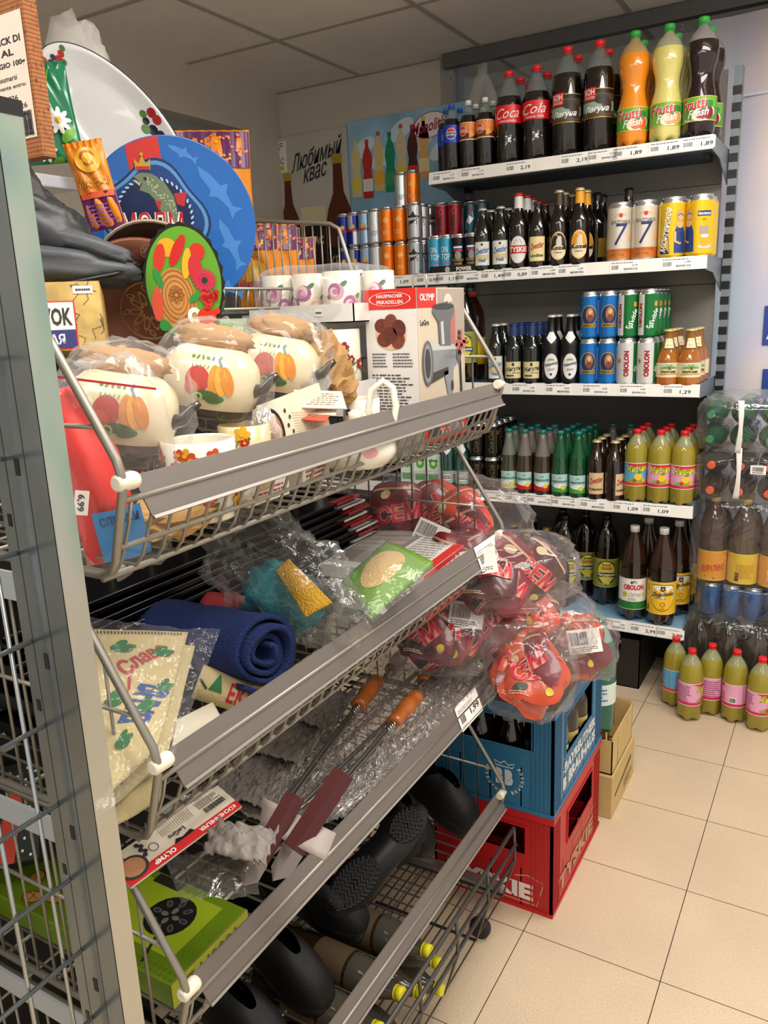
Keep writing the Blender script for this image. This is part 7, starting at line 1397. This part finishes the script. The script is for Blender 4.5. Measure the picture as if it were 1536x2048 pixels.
# yellow lemonade bottles standing on the floor
g = 'yellow lemonade bottles standing on the floor'
place('ziv_b', .090, 1.238, 0, 2.9, 'yellow lemonade bottle with blue label turned away, leftmost on the floor', g)
for (x, y, r, lb) in ((.155, 1.160, 1.5, 'nearest left with barcode side'), (.208, 1.228, 2.2, 'behind the two nearest'), (.287, 1.210, -2.3, 'with small print side facing out'), (.365, 1.185, .9, 'rightmost with fruit side')): place('ziv_p', x, y, 0, r, 'yellow lemonade bottle with pink label on floor, '+lb, g)
# shrink-wrapped packs at right
def pk(lab, cat='bottle pack', loc=(0, 0, 0)): return thing('shrink_pack', lab, cat, loc)
FL = film('#c8cccc', .14, .06, 1, 8, .65)
PX = .165; PYF = 1.30
def lay(name, prof_, R, h, low, up, fill, capm, label=None, capz=None):
    m = M(); pr = [(r*R, z*h) for r, z in PR[prof_]]; m.lathe(pr, low, 22, mod=petmod(R, h)); return m
def packbottle(t, x, y, z, R, h, shape, col, capc, lie, lab=None, draw=None):
    T = Matrix.Translation((x, y, z)) @ (Matrix.Rotation(pi/2, 4, 'X') if lie else Matrix.Identity(4))
    m = M(T); m.lathe([(r*R, q*h) for r, q in PR[shape]], col, 22, mod=petmod(R, h)); o = m.build('bottle', t)
    m = M(T); m.lathe([(R*.31, h*.95), (R*.31, h*.997), (R*.26, h)], capc, 16); m.build('cap', o)
    if lab: m = M(T); m.map = cylmap(R+.0006, 0, TR); m.rect(-R*pi, h*.05, R*pi, h*.40, lab, 0, .01); draw and draw(m); m.build('label', o)
z_d = .0
# 1 dark bottles standing, on the floor
t = pk('shrink-wrapped pack of black bottles on the floor behind the yellow lemonades'); m = M()
for i in range(4):
    for j in range(2): packbottle(t, .150+i*.094, PYF+.03+j*.094, .002, .045, .312, 'petb', DARK, BLACK, False)
m = M(); blob((PX+.13, PYF+.08, .157), (.20, .112, .162), FL, m, .03, 3, 50, 26, 2, 7, wr=.05); m.build('film', t)
# 2 tray of blue cans
t = pk('shrink-wrapped tray of blue cans above the black bottles', 'can pack'); zc = .318
for i in range(6):
    for j in range(3):
        m = M(Matrix.Translation((PX+.012+i*.067, PYF+.04+j*.067, zc))); al = K('#c9cbcd', .25, .9); cbl = K('#1d5fa8', .28, .5); m.lathe([(r*.032, q*.115) for r, q in PR['can']], al, 20, mf=lambda a, b: cbl if (b[1] > .002 and a[1] < .1) else al); m.build('can', t)
m = M(); blob((PX+.18, PYF+.11, zc+.055), (.22, .115, .062), FL, m, .03, 3, 50, 20, 4, 7, wr=.05); m.build('film', t)
# 3 standing amber bottles with orange labels
t = pk('shrink-wrapped pack of brown lemonade with orange labels and yellow caps'); zb_ = .434
def d_bur(k):
    def d(m):
        h = .295; m.map0 = m.map; m.map = lambda u, v, l: m.map0(u, v-.044, l); m.rect(-.15, h*.20, .15, h*.21, K('#e8cf3a', .4), 1, .01); m.rect(-.15, h*.54, .15, h*.55, K('#e8cf3a', .4), 1, .01)
        if k == 0: m.text('БУРАТИНО', -.040, h*.31, .036, h*.39, K('#c83a1c', .4), 2, .04, .2, .12); m.line([(-.03, h*.25), (.0, h*.23), (.035, h*.27)], .005, K('#2f7a3a', .4), 2); m.line([(0, h*.38), (.035, h*.43)], .002, K('#c83a1c', .4), 2)
        elif k == 1: m.small(-.03, h*.26, .035, h*.43, K('#c8861c', .4), 8, 2); m.rect(-.032, h*.23, -.020, h*.33, INK, 2)
        else: m.rect(-.03, h*.28, -.005, h*.40, WHITE, 2); m.bars(-.028, h*.29, -.007, h*.36, INK, 10, 3); m.small(0, h*.25, .035, h*.42, K('#c8861c', .4), 7, 2)
    return d
for i in range(4):
    for j in range(2): packbottle(t, PX+.010+i*.096, PYF+.04+j*.096, zb_, .047, .295, 'petl', pet('#5a4238', .30), K('#d8b81c', .35), False, K('#e0982a', .45) if i != 1 else K('#e0c01c', .45), d_bur(min(i, 2)))
m = M(); blob((PX+.155, PYF+.09, zb_+.148), (.215, .11, .152), film('#e8ecec', .12, .06, 1, 8, .65), m, .02, 3, 50, 26, 6, 7, wr=.04); m.build('film', t)
def strap(t, x, z0, z1, y):
    m = M(); m.grid(lambda i, j: V((x+.012*(i-.5)*(1+.6*abs(2*j-1))+.006*sin(j*3), y-.014*sin(pi*j)-.002, z0+(z1-z0)*j)), 4, 14, K('#e9e6e4', .5)); solid(m.build('carry_strap', t), .001)
# 4 lying pack, orange caps forward
t = pk('shrink-wrapped pack lying with orange caps facing out'); z4 = .727; y4 = PYF+.26
for i in range(4):
    for j in range(2): packbottle(t, PX-.001+i*.086, y4, z4+.040+j*.083, .041, .30, 'petb', pet('#4a3530', .3), K('#e8603a', .35), True)
m = M(); blob((PX+.13, PYF+.11, z4+.082), (.186, .16, .084), film('#e8ecec', .14, .06, 1, 8, .65), m, .03, 3, 50, 26, 8, 6, wr=.06); m.build('film', t); p = at(1474, 945, 1, PYF-.05); strap(t, p.x, z4+.02, z4+.185, PYF-.045)
m = M(); p = at(1500, 948, 1, PYF-.055); m.map = planemap((p.x, PYF-.055, p.z), (1, 0, 0), (0, 0, 1)); m.rect(0, 0, .045, .028, WHITE, 0); m.bars(.006, .009, .038, .023, INK, 18, 1); m.small(.006, .002, .038, .008, INK, 1, 1); m.build('barcode_label', t)
# 5 lying pack of green bottles on top
t = pk('shrink-wrapped pack of green bottles on top of the pile, white strap'); z5 = .892
gpet = pet('#1c6a4a', .35)
for i in range(4):
    for j in range(2): packbottle(t, PX-.010+i*.087, y4, z5+.042+j*.080, .040, .30, 'petb', gpet, K('#2f8a5a', .35), True)
m = M(); blob((PX+.125, PYF+.11, z5+.086), (.188, .16, .092), film('#dfe8e2', .18, .05, 1, 8, .65), m, .04, 3, 50, 26, 9, 5, wr=.10); m.build('film', t); p = at(1478, 860, 1, PYF-.05); strap(t, p.x, z5+.005, z5+.17, PYF-.05)
for r in BK.values():
    if r[0] and not r[1]:
        for c in kids(r[0]): bpy.data.objects.remove(c)
        bpy.data.objects.remove(r[0])
